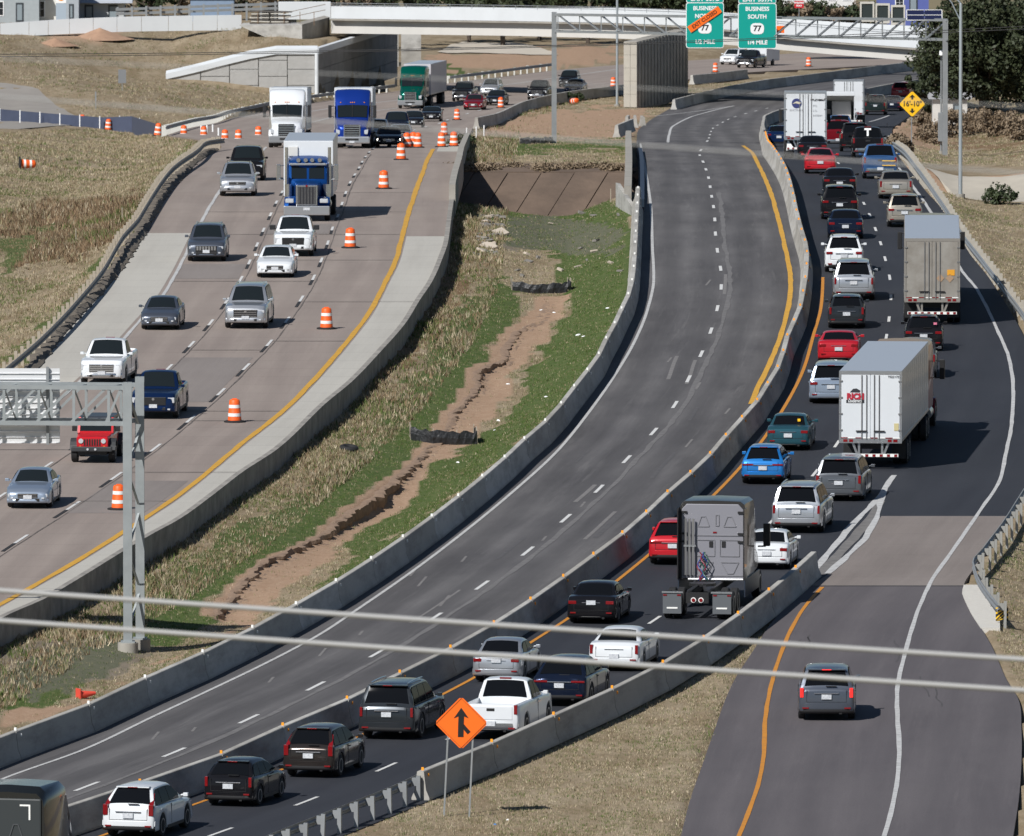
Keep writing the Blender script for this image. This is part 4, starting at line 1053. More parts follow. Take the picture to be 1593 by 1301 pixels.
# ---------------------------------------------------------------- houses beyond
def house(px, py, Y, w, d, h, wall, roof, lab, roofh=1.6, doors=(), wins=(), rz=0, eave=.4):
    p = at(px, py, Y); rt = empty('house', tuple(p), rz, lab, 'house')
    wm = mat('siding_%d' % (hash(wall) % 99999), wall, .8, noise=(2,.25)); rm = mat('roof_%d' % (hash(roof) % 99999), roof, .8, noise=(2,.3))
    m = MB(); m.box(-w/2,w/2,0,d,-2,h); m.build('wall', wm, rt)
    m = MB(); m.loft([[(x,-eave,h),(x,d+eave,h),(x,d*.6,h+roofh),(x,d*.4,h+roofh)] for x in (-w/2-eave, w/2+eave)]); m.build('roof', rm, rt)
    for x, ww, z0, hh in doors:
        m = MB(); m.box(x-ww/2,x+ww/2,-.05,.0,z0,z0+hh); o = m.build('door', mat('dark_door', (.05,.06,.07), .5), rt)
        m = MB(); m.box(x-ww/2+.15,x+ww/2-.15,-.07,-.051,z0+.2,z0+hh-.2); m.build('pane', mat('house_glass', (.25,.30,.33), .2), o)
    for x, ww, z0, hh in wins:
        m = MB(); m.box(x-ww/2-.08,x+ww/2+.08,-.04,.0,z0-.08,z0+hh+.08); o = m.build('window', M_swhite, rt)
        for ii in range(2):
            for jj in range(2):
                m = MB(); m.box(x-ww/2+ww/2*ii+.02,x-ww/2+ww/2*(ii+1)-.02,-.06,-.041,z0+hh/2*jj+.02,z0+hh/2*(jj+1)-.02); m.build('pane', mat('dark_glass_house', (.02,.025,.03), .15), o)
    return rt
house(20, 36, 1490, 5.4, 6, 3.2, (.36,.40,.42), (.2,.2,.2), 'pale grey clapboard house at the far left edge', 1.4, ((.7,.8,.1,2.0),), ((-1.4,.8,.8,1.4),))
house(72, 34, 1492, 3.6, 6, 3.0, (.74,.73,.68), (.22,.21,.20), 'white house wall with a bare shrub and dark window top left', 1.4, (), ((-.6,.8,.5,1.6),))
house(108, 32, 1488, 1.9, 5, 2.9, (.38,.42,.46), (.25,.27,.3), 'narrow blue grey shed between the white house and porch', 1.0, ((0.2,.5,.1,1.6),))
house(152, 30, 1494, 5.4, 6, 1.7, (.50,.52,.53), (.42,.45,.50), 'low house with a wide grey hipped porch roof', 1.7, ((-.9,.9,0,1.5),(1.6,1.0,0,1.5)), (), 0, .9)
house(330, 34, 1500, 4.5, 5, 2.6, (.22,.30,.42), (.3,.33,.38), 'blue shed behind the approach railing', .8)
house(1405, 14, 1560, 5.5, 6, 2.9, (.10,.13,.38), (.2,.2,.22), 'blue house with a green door at the top right', 1.6, ((1.1,.9,-.6,2.2),), ((-.4,.8,0,1.4),))
house(1275, 12, 1580, 8, 6, 2.8, (.72,.72,.70), (.30,.30,.32), 'white house with dark windows behind the wrong way sign', 1.6, (), ((-3,.9,.8,1.5),(-1,.9,.8,1.5),(1.4,.9,.8,1.5),(3,.9,.8,1.5)))
house(1478, 188, 1262, 3.0, 3, 1.9, (.66,.65,.62), (.34,.34,.35), 'whitewashed shed under the big oak', .5, ((.6,.7,0,1.5),))
pl = empty('street_sign', tuple(at(95, 34, 1470)), 0, 'orange and yellow shop sign on a post top left', 'sign')
m = MB(); m.box(-.52,.52,-.1,.1,-.5,1.9); m.build('cabinet', mat('pale_blue_panel', (.36,.43,.50), .6), pl)
m = MB(); m.box(-.52,.52,-.12,.12,1.9,2.9); m.build('face', M_swhite, pl)
m = MB(); m.tube((0,-.14,2.55),(0,-.12,2.55), .42,.42,16); m.build('emblem', mat('shell_orange', (.9,.30,.01), .5), pl)

# ---------------------------------------------------------------- trees
def leaf_mat(name, c0, c1):
    t = NT(name); tc = t.n('ShaderNodeTexCoord').outputs['Object']
    n = t.noise(tc, .9, 4, .6); i = t.noise(tc, 9, 2, .6)
    c = t.mix(t.rng(n, .35, .65), c0, c1); c = t.mix(t.rng(i, .3, .7, 0, .4), c, tuple(x*1.5 for x in c1))
    t.l(c, t.p.inputs['Base Color']); t.p.inputs['Roughness'].default_value = .6; t.p.inputs['Specular IOR Level'].default_value = .3
    return t.m
LM_oak = leaf_mat('oak_leaf', (.018,.026,.012), (.046,.056,.026)); LM_dark = leaf_mat('cedar_leaf', (.020,.032,.014), (.045,.060,.026)); LM_bare = leaf_mat('dry_leaf', (.13,.095,.062), (.235,.18,.12))
M_bark = mat('bark', (.09,.07,.055), .95, noise=(4,.6))
def quads(P, N, U, S, name, material, parent):
    """cloud of small leaf faces; P centres, N normals, U one side, S half sizes"""
    V = np.cross(N, U); V /= np.linalg.norm(V, axis=1)[:,None]+1e-9
    U = np.cross(V, N); U /= np.linalg.norm(U, axis=1)[:,None]+1e-9
    c = np.stack([P-U*S[:,None], P+V*S[:,None]*.55, P+U*S[:,None], P-V*S[:,None]*.55], 1).reshape(-1, 3)
    me = bpy.data.meshes.new(name); n = len(P)
    me.vertices.add(n*4); me.vertices.foreach_set('co', c.ravel()); me.loops.add(n*4); me.loops.foreach_set('vertex_index', np.arange(n*4, dtype=np.int32))
    me.polygons.add(n); me.polygons.foreach_set('loop_start', np.arange(0, n*4, 4, dtype=np.int32)); me.update(); me.materials.append(material)
    return link(name, me, parent)
def tree(loc, h, rx, rz, clumps, per, lm, label, group=None, name='tree', size=.22, low=.12, cat='tree', cs=.16):
    rt = empty(name, loc, rng.uniform(0, 6), label, cat, group)
    m = MB(); m.path([(0,0,-.5),(.1,0,h*.15),(.05,.1,h*.4)], h*.03, 8)
    C = []
    for _ in range(clumps):
        while True:
            v = rng.uniform(-1, 1, 3)
            if .25 < np.linalg.norm(v) < 1: break
        v *= rng.uniform(.8, 1.08)
        C.append([v[0]*rx, v[1]*rx, h*low+rz + v[2]*rz])
    C = np.array(C)
    for k in range(0, min(clumps, 36), 3): m.path([(.05,.1,h*.22+.05*k*.1),tuple(C[k]*np.array([.5,.5,.75])),tuple(C[k])], h*.008, 5)
    m.build('trunk', M_bark, rt, smooth=60)
    P = np.repeat(C, per, 0); n = len(P); r = rx*cs*rng.uniform(.6,1.5,clumps).repeat(per)
    d = rng.normal(size=(n,3)); d /= np.linalg.norm(d, axis=1)[:,None]
    P = P + d*(r*rng.uniform(.3,1,n)**.5)[:,None]*np.array([1,1,.8])
    N = d + rng.normal(size=(n,3))*.6 + np.array([0,0,.3]); N /= np.linalg.norm(N, axis=1)[:,None]
    quads(P, N, rng.normal(size=(n,3)), size*rng.uniform(.5,1.3,n), 'crown', lm, rt)
    return rt
def spot(px, Y): return ((px-CX)*(Y*CA+(HC-float(hprof(Y)))*SA)/FPX, Y, float(hprof(Y))-.2)
tree(spot(1530, 1250), 11.8, 6.3, 5.0, 250, 120, LM_oak, 'large dark live oak at the right edge above the shed', None, 'live_oak', .20, .17)
tree(spot(1618, 1262), 12.5, 6.5, 5.4, 170, 100, LM_oak, 'second dark oak cut by the right edge of the picture', None, 'live_oak', .20, .15)
tree(spot(1462, 1275), 7.5, 2.7, 3.0, 80, 100, LM_oak, 'small dark oak left of the large one beside the gantry post', None, 'live_oak', .18, .12)
for i, (px, Y, h, r) in enumerate(((585,1640,9,5.5),(650,1660,9.5,6),(730,1680,9,6),(783,1650,10,5.5),(840,1690,9,6),(915,1670,9.5,6),(985,1690,10,6),(1050,1680,9,5.5),(1110,1700,9.5,6),(1165,1690,9,5.5),(1225,1700,8,5))):
    X = (px-CX)*(Y*CA+95*SA)/FPX
    tree((X, Y, float(hprof(Y))-.1), h, r, h*.38, 60, 55, LM_dark if i % 3 else LM_oak, 'dark evergreen tree in the row behind the overpass', 'trees behind the overpass', 'evergreen_tree', .34, .2)
for i, (px, py, Y, h, r) in enumerate(((188,36,1520,8,3.5),(235,36,1530,7,4),(280,34,1540,8,4),(380,32,1545,7,4),(430,32,1540,7,4),(490,32,1550,7.5,4.5),(540,32,1560,7,4))):
    tree(tuple(at(px, py, Y)), h, r, h*.4, 45, 40, (LM_bare, LM_dark)[i % 2], ('bare brown tree behind the approach railing', 'dark tree behind the approach railing')[i % 2], 'trees behind the approach railing', ('bare_tree','evergreen_tree')[i % 2], .28, .15)
for i, (px, py, r, h) in enumerate(((1450,225,1.4,1.5),(1480,215,1.6,1.9),(1515,210,1.8,2.1),(1552,212,1.7,1.9),(1585,220,1.7,1.9),(1440,200,1.3,1.4),(1400,240,1.0,1.0))):
    tree(tuple(drape(px, py)), h*1.6, r, h*.62, 34, 60, LM_bare, 'tangled brown brush heap below the oak', 'brown brush below the oak', 'brush', .13, .0, 'shrub', .3)
for i, (px, py) in enumerate(((1215,33),(1240,33),(1265,34),(1290,35),(1315,36),(1340,37),(1365,38))):
    tree(tuple(at(px, py, 1500+i)), 2.6, 1.6, 1.0, 26, 60, LM_bare if i % 2 else LM_dark, 'brown hedge clump behind the overpass below the white house', 'hedge behind the overpass', 'hedge', .2, .0, 'shrub', .3)
for i in range(11):
    x = xa+2.4+(xb-xa-2.6)*i/11+random.uniform(-.5,.5); yy = Y250+.6+random.uniform(-.6,.9)
    tree((x, yy, float(hprof(yy))-.5), .45, .7, .2, 26, 45, LM_bare, 'dry weed clump along the creek slab ledge', 'weeds along the creek slabs', 'weed_clump', .085, .0, 'shrub', .4)
for i, (px, py) in enumerate(((1555,318),(893,160),(720,232))):
    tree(tuple(drape(px, py)), 1.3, 1.0, .5, 22, 60, LM_dark, ('low dark shrub right of the light pole base','weed clump at the foot of the pier','weeds at the end of the bridge parapet')[i], None, 'shrub', .1, .0, 'shrub', .3)

# ---------------------------------------------------------------- traffic drums
M_drum = mat('drum_orange', (.90,.13,.015), .5, noise=(6,.3,(.6,.08,.02))); M_band = mat('drum_white', (.80,.80,.78), .4)
def drum_parts():
    prof = [(0,.30),(.18,.285),(.20,.28),(.36,.272),(.38,.265),(.54,.255),(.56,.25),(.72,.24),(.74,.235),(.88,.225),(.93,.19),(.95,.10)]
    m = MB(); secs = [[(r*math.cos(2*math.pi*j/16), r*math.sin(2*math.pi*j/16), z) for j in range(16)] for z, r in prof]
    m.loft(secs); body = m.mesh('body', M_drum, 50)
    bands = []
    for z0, z1, r0, r1 in ((.21,.35,.289,.282),(.57,.71,.257,.249)):
        m = MB(); m.loft([[(r*math.cos(2*math.pi*j/16), r*math.sin(2*math.pi*j/16), z) for j in range(16)] for z, r in ((z0,r0),(z1,r1))], caps=False); bands.append(m.mesh('reflective_band', M_band, 60))
    m = MB(); m.loft([[(r*math.cos(2*math.pi*j/16), r*math.sin(2*math.pi*j/16), z) for j in range(16)] for z, r in ((0,.46),(.06,.46),(.09,.33))]); base = m.mesh('rubber_base', M_blk, 40)
    m = MB(); m.bar((-.1,0,.95),(.1,0,.95),.04,.06); hd = m.mesh('handle', M_drum)
    return body, bands, base, hd
DB, DBA, DBB, DH = drum_parts()
def drum(px, py, label, rot=(0,0,0), lift=0, group='orange traffic drums', road=True, s=1.0):
    p = ground(px, py) if road else drape(px, py)
    rt = empty('traffic_drum', (p[0], p[1], p[2]+lift), 0, label, 'drum', group); rt.rotation_euler = rot
    for nm, me in (('body', DB), ('reflective_band', DBA[0]), ('reflective_band', DBA[1]), ('rubber_base', DBB), ('handle', DH)):
        o = link(nm, me, rt)
        if nm != 'rubber_base': o.location.z = .05
    return rt
for px, py, lb in ((185,793,'drum partly hidden by the near sign column'),(365,657,'drum nearest the camera standing clear beside the yellow line'),(508,512,'drum third from the near end of the taper'),
                   (545,386,'drum beside the white pickup in the oncoming lanes'),(597,294,'drum beside the shadow of the blue box truck'),(624,249,'drum in front of the tight cluster of drums'),
                   (633,230,'left drum of the tight cluster'),(643,229,'middle drum of the tight cluster'),(650,230,'short drum at the right of the tight cluster'),(691,211,'drum just above the pair at the yellow line end'),
                   (687,229,'left drum of the pair at the yellow line end'),(706,228,'right drum of the pair at the yellow line end'),(711,187,'drum left of the pale barrier end'),
                   (779,168,'drum behind the start of the pale barrier'),(837,155,'drum in front of the dark pickup near the underpass'),(954,136,'drum by the light pole under the bridge'),(1113,113,'drum beyond the pier beside the lifted pickup'),(1258,104,'lone drum beyond the bridge on the far lanes')):
    drum(px, py, 'orange and white '+lb)
for k, (px, py, rz) in enumerate(((126,196,9),(168,203,4),(191,205,0),(245,212,6),(286,215,0),(317,217,0),(350,223,0),(371,223,0),(402,217,0))):
    drum(px, py, 'orange drum, number %s from the left in the row at the exit hillside' % ('one','two','three','four','five','six','seven','eight','nine')[k], (0, R(rz), 0), 0, 'drums along the exit hillside', False)
drum(30, 263, 'orange drum lying on its side on the left hillside', (0, R(90), R(8)), .3, 'fallen drums', False)
drum(890, 163, 'orange drum tipped over beside the pier', (R(80), 0, R(30)), .3, 'fallen drums', False)
# fallen cone beside the near barrier
p = drape(137, 1087); cn = empty('traffic_cone', (p[0], p[1], p[2]+.14), R(25), 'faded red cone lying beside the near barrier', 'cone')
m = MB(); m.tube((-.35,0,0),(.28,0,.05), .17,.06,12); m.build('cone_body', mat('faded_red_cone', (.75,.08,.05), .6), cn, smooth=40)
m = MB(); m.box(-.40,-.36,-.2,.2,-.16,.24); m.build('cone_base', _M['faded_red_cone'], cn)
# silt fences
def silt(px0, px1, py, hgt, dep, lab):
    a, b = drape(px0, py), drape(px1, py); rt = empty('silt_fence', tuple((a+b)/2), 0, lab, 'silt fence'); o = np.array((a+b)/2)
    w = b[0]-a[0]
    pts = [(-w/2,dep*.6),(-w/2*.97,.0),(-w*.15,-.35),(w*.2,-.2),(w/2,0),(w/2*.98,dep*.5),(w/2*.9,dep)]
    m = MB(); rows = []
    for t in range(len(pts)-1):
        for s in range(6):
            f = s/6; x = pts[t][0]*(1-f)+pts[t+1][0]*f; y = pts[t][1]*(1-f)+pts[t+1][1]*f; rows.append((x,y))
    rows.append(pts[-1])
    R_ = []
    for x, y in rows:
        zb = Ts(o[0]+x, o[1]+y)-o[2]; hh = hgt*random.uniform(.8,1.05)
        R_.append([(x,y,zb-.1),(x+.05*random.uniform(-1,1),y-.08*random.random(),zb+hh*.5),(x,y,zb+hh),(x,y+.03,zb+hh),(x,y+.03,zb-.1)])
    m.grid(R_); m.build('fabric', M_silt, rt)
    for x, y in pts: 
        zb = Ts(o[0]+x, o[1]+y)-o[2]; m = MB(); m.bar((x,y+.05,zb-.2),(x,y+.05,zb+hgt*1.1),.05); m.build('stake', M_wood, rt)
silt(795,888,452,.55,2.2,'black silt fabric check dam in the upper median')
silt(637,742,688,.60,2.5,'crumpled black silt fabric check dam in the middle median')
silt(808,858,224,.5,.6,'short black silt fabric screen at the foot of the gantry post')
a = drape(0,192); fs = empty('silt_fence', tuple(a), 0, 'long dark blue silt fence with white posts across the left hillside', 'silt fence'); O2 = np.array(a)
m = MB(); secs = []
for px, top, bot in ((-60,166,186),(0,170,190),(80,177,194),(160,183,201),(205,181,206),(250,195,211)):
    b = drape(px, bot); t_ = at(px, top, b[1]); secs.append([tuple(b-O2-np.array([0,0,.2])), tuple(t_-O2), (t_[0]-O2[0],t_[1]-O2[1]+.04,t_[2]-O2[2]), (b[0]-O2[0],b[1]-O2[1]+.04,b[2]-O2[2]-.2)])
m.loft(secs); m.build('fabric', mat('navy_silt_fabric', (.06,.075,.125), .7, noise=(1,.4)), fs)
for k in range(9):
    px = 0+k*31; bot = float(np.interp(px, [0,80,160,205,250], [190,194,201,206,211])); b = drape(px, bot); t_ = at(px, float(np.interp(px, [0,80,160,205,250], [169,175.5,181,180,193])), b[1])
    m = MB(); m.bar(tuple(b-O2), tuple(t_-O2), .09); m.build('post', M_swhite, fs)
# tyre in the grass
def torus_mesh(name, R0, r0, material, n=20, k=8):
    m = MB(); rings = []
    for i in range(n):
        a = 2*math.pi*i/n; rings.append([((R0+r0*math.cos(2*math.pi*j/k))*math.cos(a), (R0+r0*math.cos(2*math.pi*j/k))*math.sin(a), r0*math.sin(2*math.pi*j/k)*1.1) for j in range(k)])
    m.loft(rings+[rings[0]], caps=False); return m.mesh(name, material, 60)
p = drape(543, 702); o = link('tyre', torus_mesh('tyre', .30, .12, M_blk)); o.location = (p[0], p[1], p[2]+.12); o.rotation_euler = (R(8),R(5),0); tag(o, 'old black tyre lying in the median grass', 'tyre')
# rubble slabs dumped in the upper median
for k in range(46):
    if k < 28: px, py = rng.normal(765, 13), rng.uniform(335, 398)
    else: px, py = rng.uniform(800, 985), rng.uniform(330, 440)
    p = drape(px, py); sx, sy, sz = rng.uniform(.12,.45), rng.uniform(.12,.5), rng.uniform(.04,.14)
    if k >= 28: sx *= .5; sy *= .5
    m = MB(); q = rng.uniform(.7,1.1,8)
    m.loft([[(-sx*q[0],-sy*q[1],0),(sx*q[2],-sy*q[3],0),(sx*q[4],sy*q[5],0),(-sx*q[6],sy*q[7],0)],[(-sx*q[0]*.9,-sy*q[1]*.9,sz),(sx*q[2]*.9,-sy*q[3],sz),(sx*q[4],sy*q[5]*.9,sz),(-sx*q[6],sy*q[7],sz)]])
    o = m.build('rubble_slab', mat('rubble_grey', (.22,.205,.185), .9, noise=(2,.5), world=True) if k % 3 else mat('rubble_pale', (.46,.40,.33), .9)); o.location = (p[0], p[1], p[2]+.03); o.rotation_euler = (rng.uniform(-.4,.4), rng.uniform(-.4,.4), rng.uniform(0,6)); tag(o, 'broken asphalt and concrete slab dumped in the upper median', 'rubble', 'rubble slabs in the upper median')
# litter in the median
for k, (px, py) in enumerate(((862,487),(842,483),(900,522),(945,480),(908,524),(775,655),(790,598),(850,618),(712,720),(770,670),(640,860),(450,868),(770,1283),(790,1276))):
    p = drape(px, py); m = MB(); s = random.uniform(.07,.16); m.loft([[(-s,-s*.6,0),(s,-s*.5,0),(s*.8,s*.6,0),(-s*.7,s*.6,0)],[(-s*.5,-s*.3,s*.5),(s*.5,-s*.3,s*.35),(s*.4,s*.3,s*.4),(-s*.4,s*.3,s*.5)]])
    o = m.build('litter', mat('blue_bottle', (.05,.22,.55), .3) if k == 12 else M_swhite); o.location = p; o.rotation_euler = (0,0,random.uniform(0,6)); tag(o, 'small blue plastic bottle in the grass beside the merge sign' if k == 12 else 'small white scrap of litter on the ground', 'litter', 'scraps of litter')
for k, (px, py) in enumerate(((751,322),(816,320),(881,320),(950,315),(118,378),(190,345),(1380,205))):
    p = drape(px, py); m = MB(); m.bar((0,0,-.1),(0,0,.75),.045); o = m.build('survey_stake', M_wood); o.location = p; tag(o, 'wooden survey stake standing in the grass', 'stake', 'survey stakes')
for k, (px, py) in enumerate(((726,218),(741,217),(753,214))):
    p = drape(px, py); m = MB(); m.tube((0,0,0),(0,0,.95),.05,.05,8); o = m.build('white_marker_post', M_swhite); o.location = p; tag(o, 'white marker post at the end of the left bridge parapet', 'post', 'white marker posts')
for k, (px, py) in enumerate(((313,214),(322,213),(331,212),(340,218))):
    p = drape(px, py); m = MB(); m.tube((0,0,0),(0,0,.95),.07,.07,8); o = m.build('white_guide_post', M_swhite); o.location = p; tag(o, 'white guide post behind the end of the left guardrail', 'post', 'white guide posts')
p = drape(1208, 978); m = MB(); m.loft([[(-.25,-.12,0),(.25,-.1,0),(.22,.12,0),(-.2,.14,0)],[(-.2,-.1,.1),(.15,-.06,.14),(.18,.1,.08),(-.16,.1,.12)]]); o = m.build('sandbag', mat('faded_orange', (.75,.16,.06), .7)); o.location = p; tag(o, 'small faded orange bag at the foot of the ramp barrier', 'bag')
# dirt heaps on the hillside
for px, py, r, lb in ((155,60,2.6,'reddish dirt heap on the far left hillside'),(85,70,1.8,'low dirt heap beside the culvert on the far hillside')):
    p = drape(px, py); m = MB(); rows = []
    for i in range(7):
        f = i/6; rows.append([(r*f*math.cos(a)*1.3*(1+.12*math.sin(3*a)), r*f*math.sin(a), .9*(1-f)**1.2*r/2.6*1.3-.1) for a in [2*math.pi*j/16 for j in range(17)]])
    m.grid(rows); o = m.build('dirt_heap', mat('red_dirt', (.40,.25,.165), .95, noise=(1.5,.5), bump=(4,.5)), smooth=70); o.location = p; tag(o, lb, 'dirt heap')

# ---------------------------------------------------------------- overhead cables
def cable(name, pts, Y, r, material, label, group=None, sag=0):
    P = [at(px, py, Y) for px, py in pts]; m = MB()
    a = np.array([p[0] for p in pts]); b = np.array([p[1] for p in pts])
    xs = np.linspace(a[0]-400, a[-1]+400, 40); co = np.polyfit(a, b, 2 if len(pts) > 2 else 1)
    m.path([tuple(at(x, float(np.polyval(co, x)), Y)) for x in xs], r, 8); o = m.build(name, material, smooth=60); return tag(o, label, 'cable', group)
M_cab = mat('grey_cable', (.40,.40,.39), .55)
M_cabd = mat('dark_cable', (.03,.03,.03), .6)
cable('overhead_cable', [(0,919),(540,956),(1000,988),(1593,1026)], 150, .028, M_cab, 'upper of the two thick grey cables crossing the lower picture')
cable('overhead_cable', [(0,966),(540,1003),(1000,1036),(1593,1074)], 150, .028, M_cab, 'lower of the two thick grey cables crossing the lower picture')
cable('overhead_cable', [(0,150),(476,187),(985,224),(1593,270)], 95, .006, M_cab, 'blurred thin cable crossing the upper traffic')
cable('overhead_cable', [(400,110),(800,127),(1240,150),(1593,165)], 95, .0035, M_cab, 'faint blurred cable crossing the bridge pier')
cable('overhead_cable', [(0,84),(540,80),(1240,56),(1593,42)], 900, .022, M_cabd, 'thin black wire crossing in front of the overpass')
cable('overhead_cable', [(0,88),(540,82),(1240,59),(1593,46)], 905, .022, M_cabd, 'second thin black wire just below the first')
# ---------------------------------------------------------------- vehicles
GLASS = mat('tinted_glass', (.006,.007,.009), .04, spec=.28)
GLASS2 = mat('windscreen_glass', (.012,.016,.018), .04, spec=.4)
for g_, i_ in ((GLASS, 1.22), (GLASS2, 1.42)): g_.node_tree.nodes['Principled BSDF'].inputs['IOR'].default_value = i_
SIDEG = mat('side_glass', (.008,.010,.013), .06, spec=.5); SIDEG.node_tree.nodes['Principled BSDF'].inputs['IOR'].default_value = 1.10
CHROME = mat('chrome', (.62,.63,.64), .18, .95)
RIM = mat('wheel_alloy', (.42,.43,.44), .3, .8)
TRIM = mat('black_trim', (.014,.014,.015), .5)
PLATE = mat('licence_plate', (.66,.68,.70), .5, noise=(18,.7,(.25,.27,.32)))
TAIL = mat('tail_lamp', (.20,.006,.008), .2, coat=.6)
TAILON = mat('lit_brake_lamp', (.75,.02,.02), .3, emit=((1,.03,.02),.9))
LAMP = mat('head_lamp', (.62,.65,.68), .12, .3, coat=1)
LAMPON = mat('lit_head_lamp', (.9,.9,.85), .2, emit=((1,.95,.85),4.0))
AMBER = mat('amber_lamp', (.80,.25,.02), .3)
PAINTS = {}
def paint(name, c, metal=.35, rough=.32):
    k = 'paint_'+name; lum = sum(c)/3
    if lum < .06: rough = .2
    q = mat(k, c, rough, metal, .7 if lum < .2 else 1.0, spec=.25 if lum < .1 else .5, noise=(2.5,.10,tuple(min(1,x*.8+.02) for x in c)))
    q.node_tree.nodes['Principled BSDF'].inputs['Coat IOR'].default_value = 1.28 if lum < .12 else 1.4
    if lum < .12: q.node_tree.nodes['Principled BSDF'].inputs['IOR'].default_value = 1.25
    return q
PT_ = dict(white=((.70,.725,.745),0), silver=((.50,.52,.55),.7), lightblue=((.36,.43,.53),.6), gray=((.135,.145,.16),.6), dark=((.035,.040,.046),.4), black=((.010,.010,.012),.15), blue=((.008,.025,.085),.5), brightblue=((.02,.22,.62),.45),
           teal=((.03,.10,.13),.5), red=((.50,.012,.022),.2), darkred=((.20,.008,.016),.4), champagne=((.40,.36,.30),.6), jeepred=((.52,.010,.018),.1), navy=((.010,.016,.035),.4), slate=((.10,.115,.145),.55), brown=((.040,.034,.032),.5), greenblack=((.016,.026,.026),.3),
           truckblue=((.008,.035,.24),.3), petblue=((.006,.055,.22),.45), kengreen=((.0,.085,.062),.3), medblue=((.045,.12,.28),.5))
def P_(k): c, m_ = PT_[k]; return paint(k, c, m_)

# shared wheel meshes (radius 1, axle along X)
def wheel_meshes():
    n = 20; w = .36
    def ring(x, r): return [(x, r*math.cos(2*math.pi*j/n), r*math.sin(2*math.pi*j/n)) for j in range(n)]
    m = MB(); m.loft([ring(-w, .62), ring(-w, .92), ring(-w*.75, 1.0), ring(w*.75, 1.0), ring(w, .92), ring(w, .62)]); ty = m.mesh('tyre', M_blk, 35)
    m = MB()
    for x in (-w-.01, w+.01):
        s_ = 1 if x > 0 else -1
        m.loft([ring(x-.06*s_, .66), ring(x, .66), ring(x, .56), ring(x-.06*s_, .54)], caps=False)
        for k in range(5):
            a = 2*math.pi*k/5
            q = [(r*math.cos(a)-t*math.sin(a), r*math.sin(a)+t*math.cos(a)) for r, t in ((.05,-.13),(.60,-.09),(.60,.09),(.05,.13))]
            if s_ < 0: q = q[::-1]
            m.face([(x-.02*s_, u, v) for u, v in q])
    rim = m.mesh('rim', RIM)
    return ty, rim
TYRE, RIMM = wheel_meshes()
def wheel(root, x, y, r, width=.24):
    o = link('wheel', TYRE, root); o.location = (x, y, r); o.scale = (width/.72, r, r)
    k = link('rim', RIMM, o); return o

# kinds: overall size, belt height, lower-body top line and glasshouse stations (fractions of length, rear to front)
KIND = {
 'sedan':   dict(L=4.85,W=1.84,H=1.45,clear=.20,r=.33,top=[(-.5,.74),(-.492,.88),(-.45,.985),(-.36,1.02),(-.1,.96),(.19,.93),(.33,.86),(.44,.76),(.485,.66),(.5,.56)],gh=(-.37,-.21,.035,.20),belt=.95,ax=(-.295,.295),wins=[(-.255,-.10),(-.085,.13)]),
 'coupe':   dict(L=4.8,W=1.92,H=1.36,clear=.17,r=.35,top=[(-.5,.76),(-.492,.90),(-.45,.99),(-.36,1.00),(-.1,.94),(.15,.92),(.33,.87),(.44,.80),(.485,.70),(.5,.58)],gh=(-.34,-.17,.0,.15),belt=.95,ax=(-.29,.30),wins=[(-.16,.09)]),
 'hatch':   dict(L=4.1,W=1.75,H=1.50,clear=.20,r=.32,top=[(-.5,.70),(-.49,.90),(-.46,1.0),(-.1,.97),(.22,.94),(.36,.87),(.46,.76),(.49,.66),(.5,.56)],gh=(-.475,-.37,.03,.24),belt=.98,ax=(-.30,.31),wins=[(-.40,-.26),(-.24,-.08),(-.065,.15)]),
 'suv':     dict(L=4.65,W=1.88,H=1.70,clear=.24,r=.36,top=[(-.5,.72),(-.493,.95),(-.47,1.08),(-.1,1.06),(.20,1.03),(.34,.98),(.45,.90),(.487,.78),(.5,.62)],gh=(-.482,-.405,.045,.215),belt=1.07,ax=(-.30,.305),wins=[(-.42,-.285),(-.27,-.10),(-.085,.13)]),
 'bigsuv':  dict(L=5.25,W=2.03,H=1.90,clear=.26,r=.40,top=[(-.5,.76),(-.495,1.0),(-.48,1.17),(-.1,1.16),(.20,1.14),(.34,1.12),(.46,1.06),(.49,.90),(.5,.70)],gh=(-.487,-.435,.05,.20),belt=1.17,ax=(-.29,.32),wins=[(-.435,-.285),(-.27,-.10),(-.085,.12)]),
 'minivan': dict(L=5.15,W=1.99,H=1.74,clear=.20,r=.345,top=[(-.5,.72),(-.494,.96),(-.475,1.06),(-.1,1.04),(.27,1.0),(.38,.92),(.46,.80),(.49,.68),(.5,.56)],gh=(-.484,-.425,.10,.29),belt=1.05,ax=(-.28,.31),wins=[(-.43,-.27),(-.255,-.06),(-.045,.18)]),
 'pickup':  dict(L=5.85,W=2.03,H=1.92,clear=.30,r=.41,top=[(-.5,1.10),(-.497,1.22),(-.48,1.23),(-.1,1.22),(.19,1.20),(.36,1.17),(.465,1.10),(.492,.95),(.5,.74)],gh=(-.105,-.085,.06,.19),belt=1.22,ax=(-.29,.325),wins=[(-.07,.02),(.03,.13)],bed=(-.488,-.115)),
}
def interp(t, xs): 
    a = [p[0] for p in xs]; b = [p[1] for p in xs]; return float(np.interp(t, a, b))

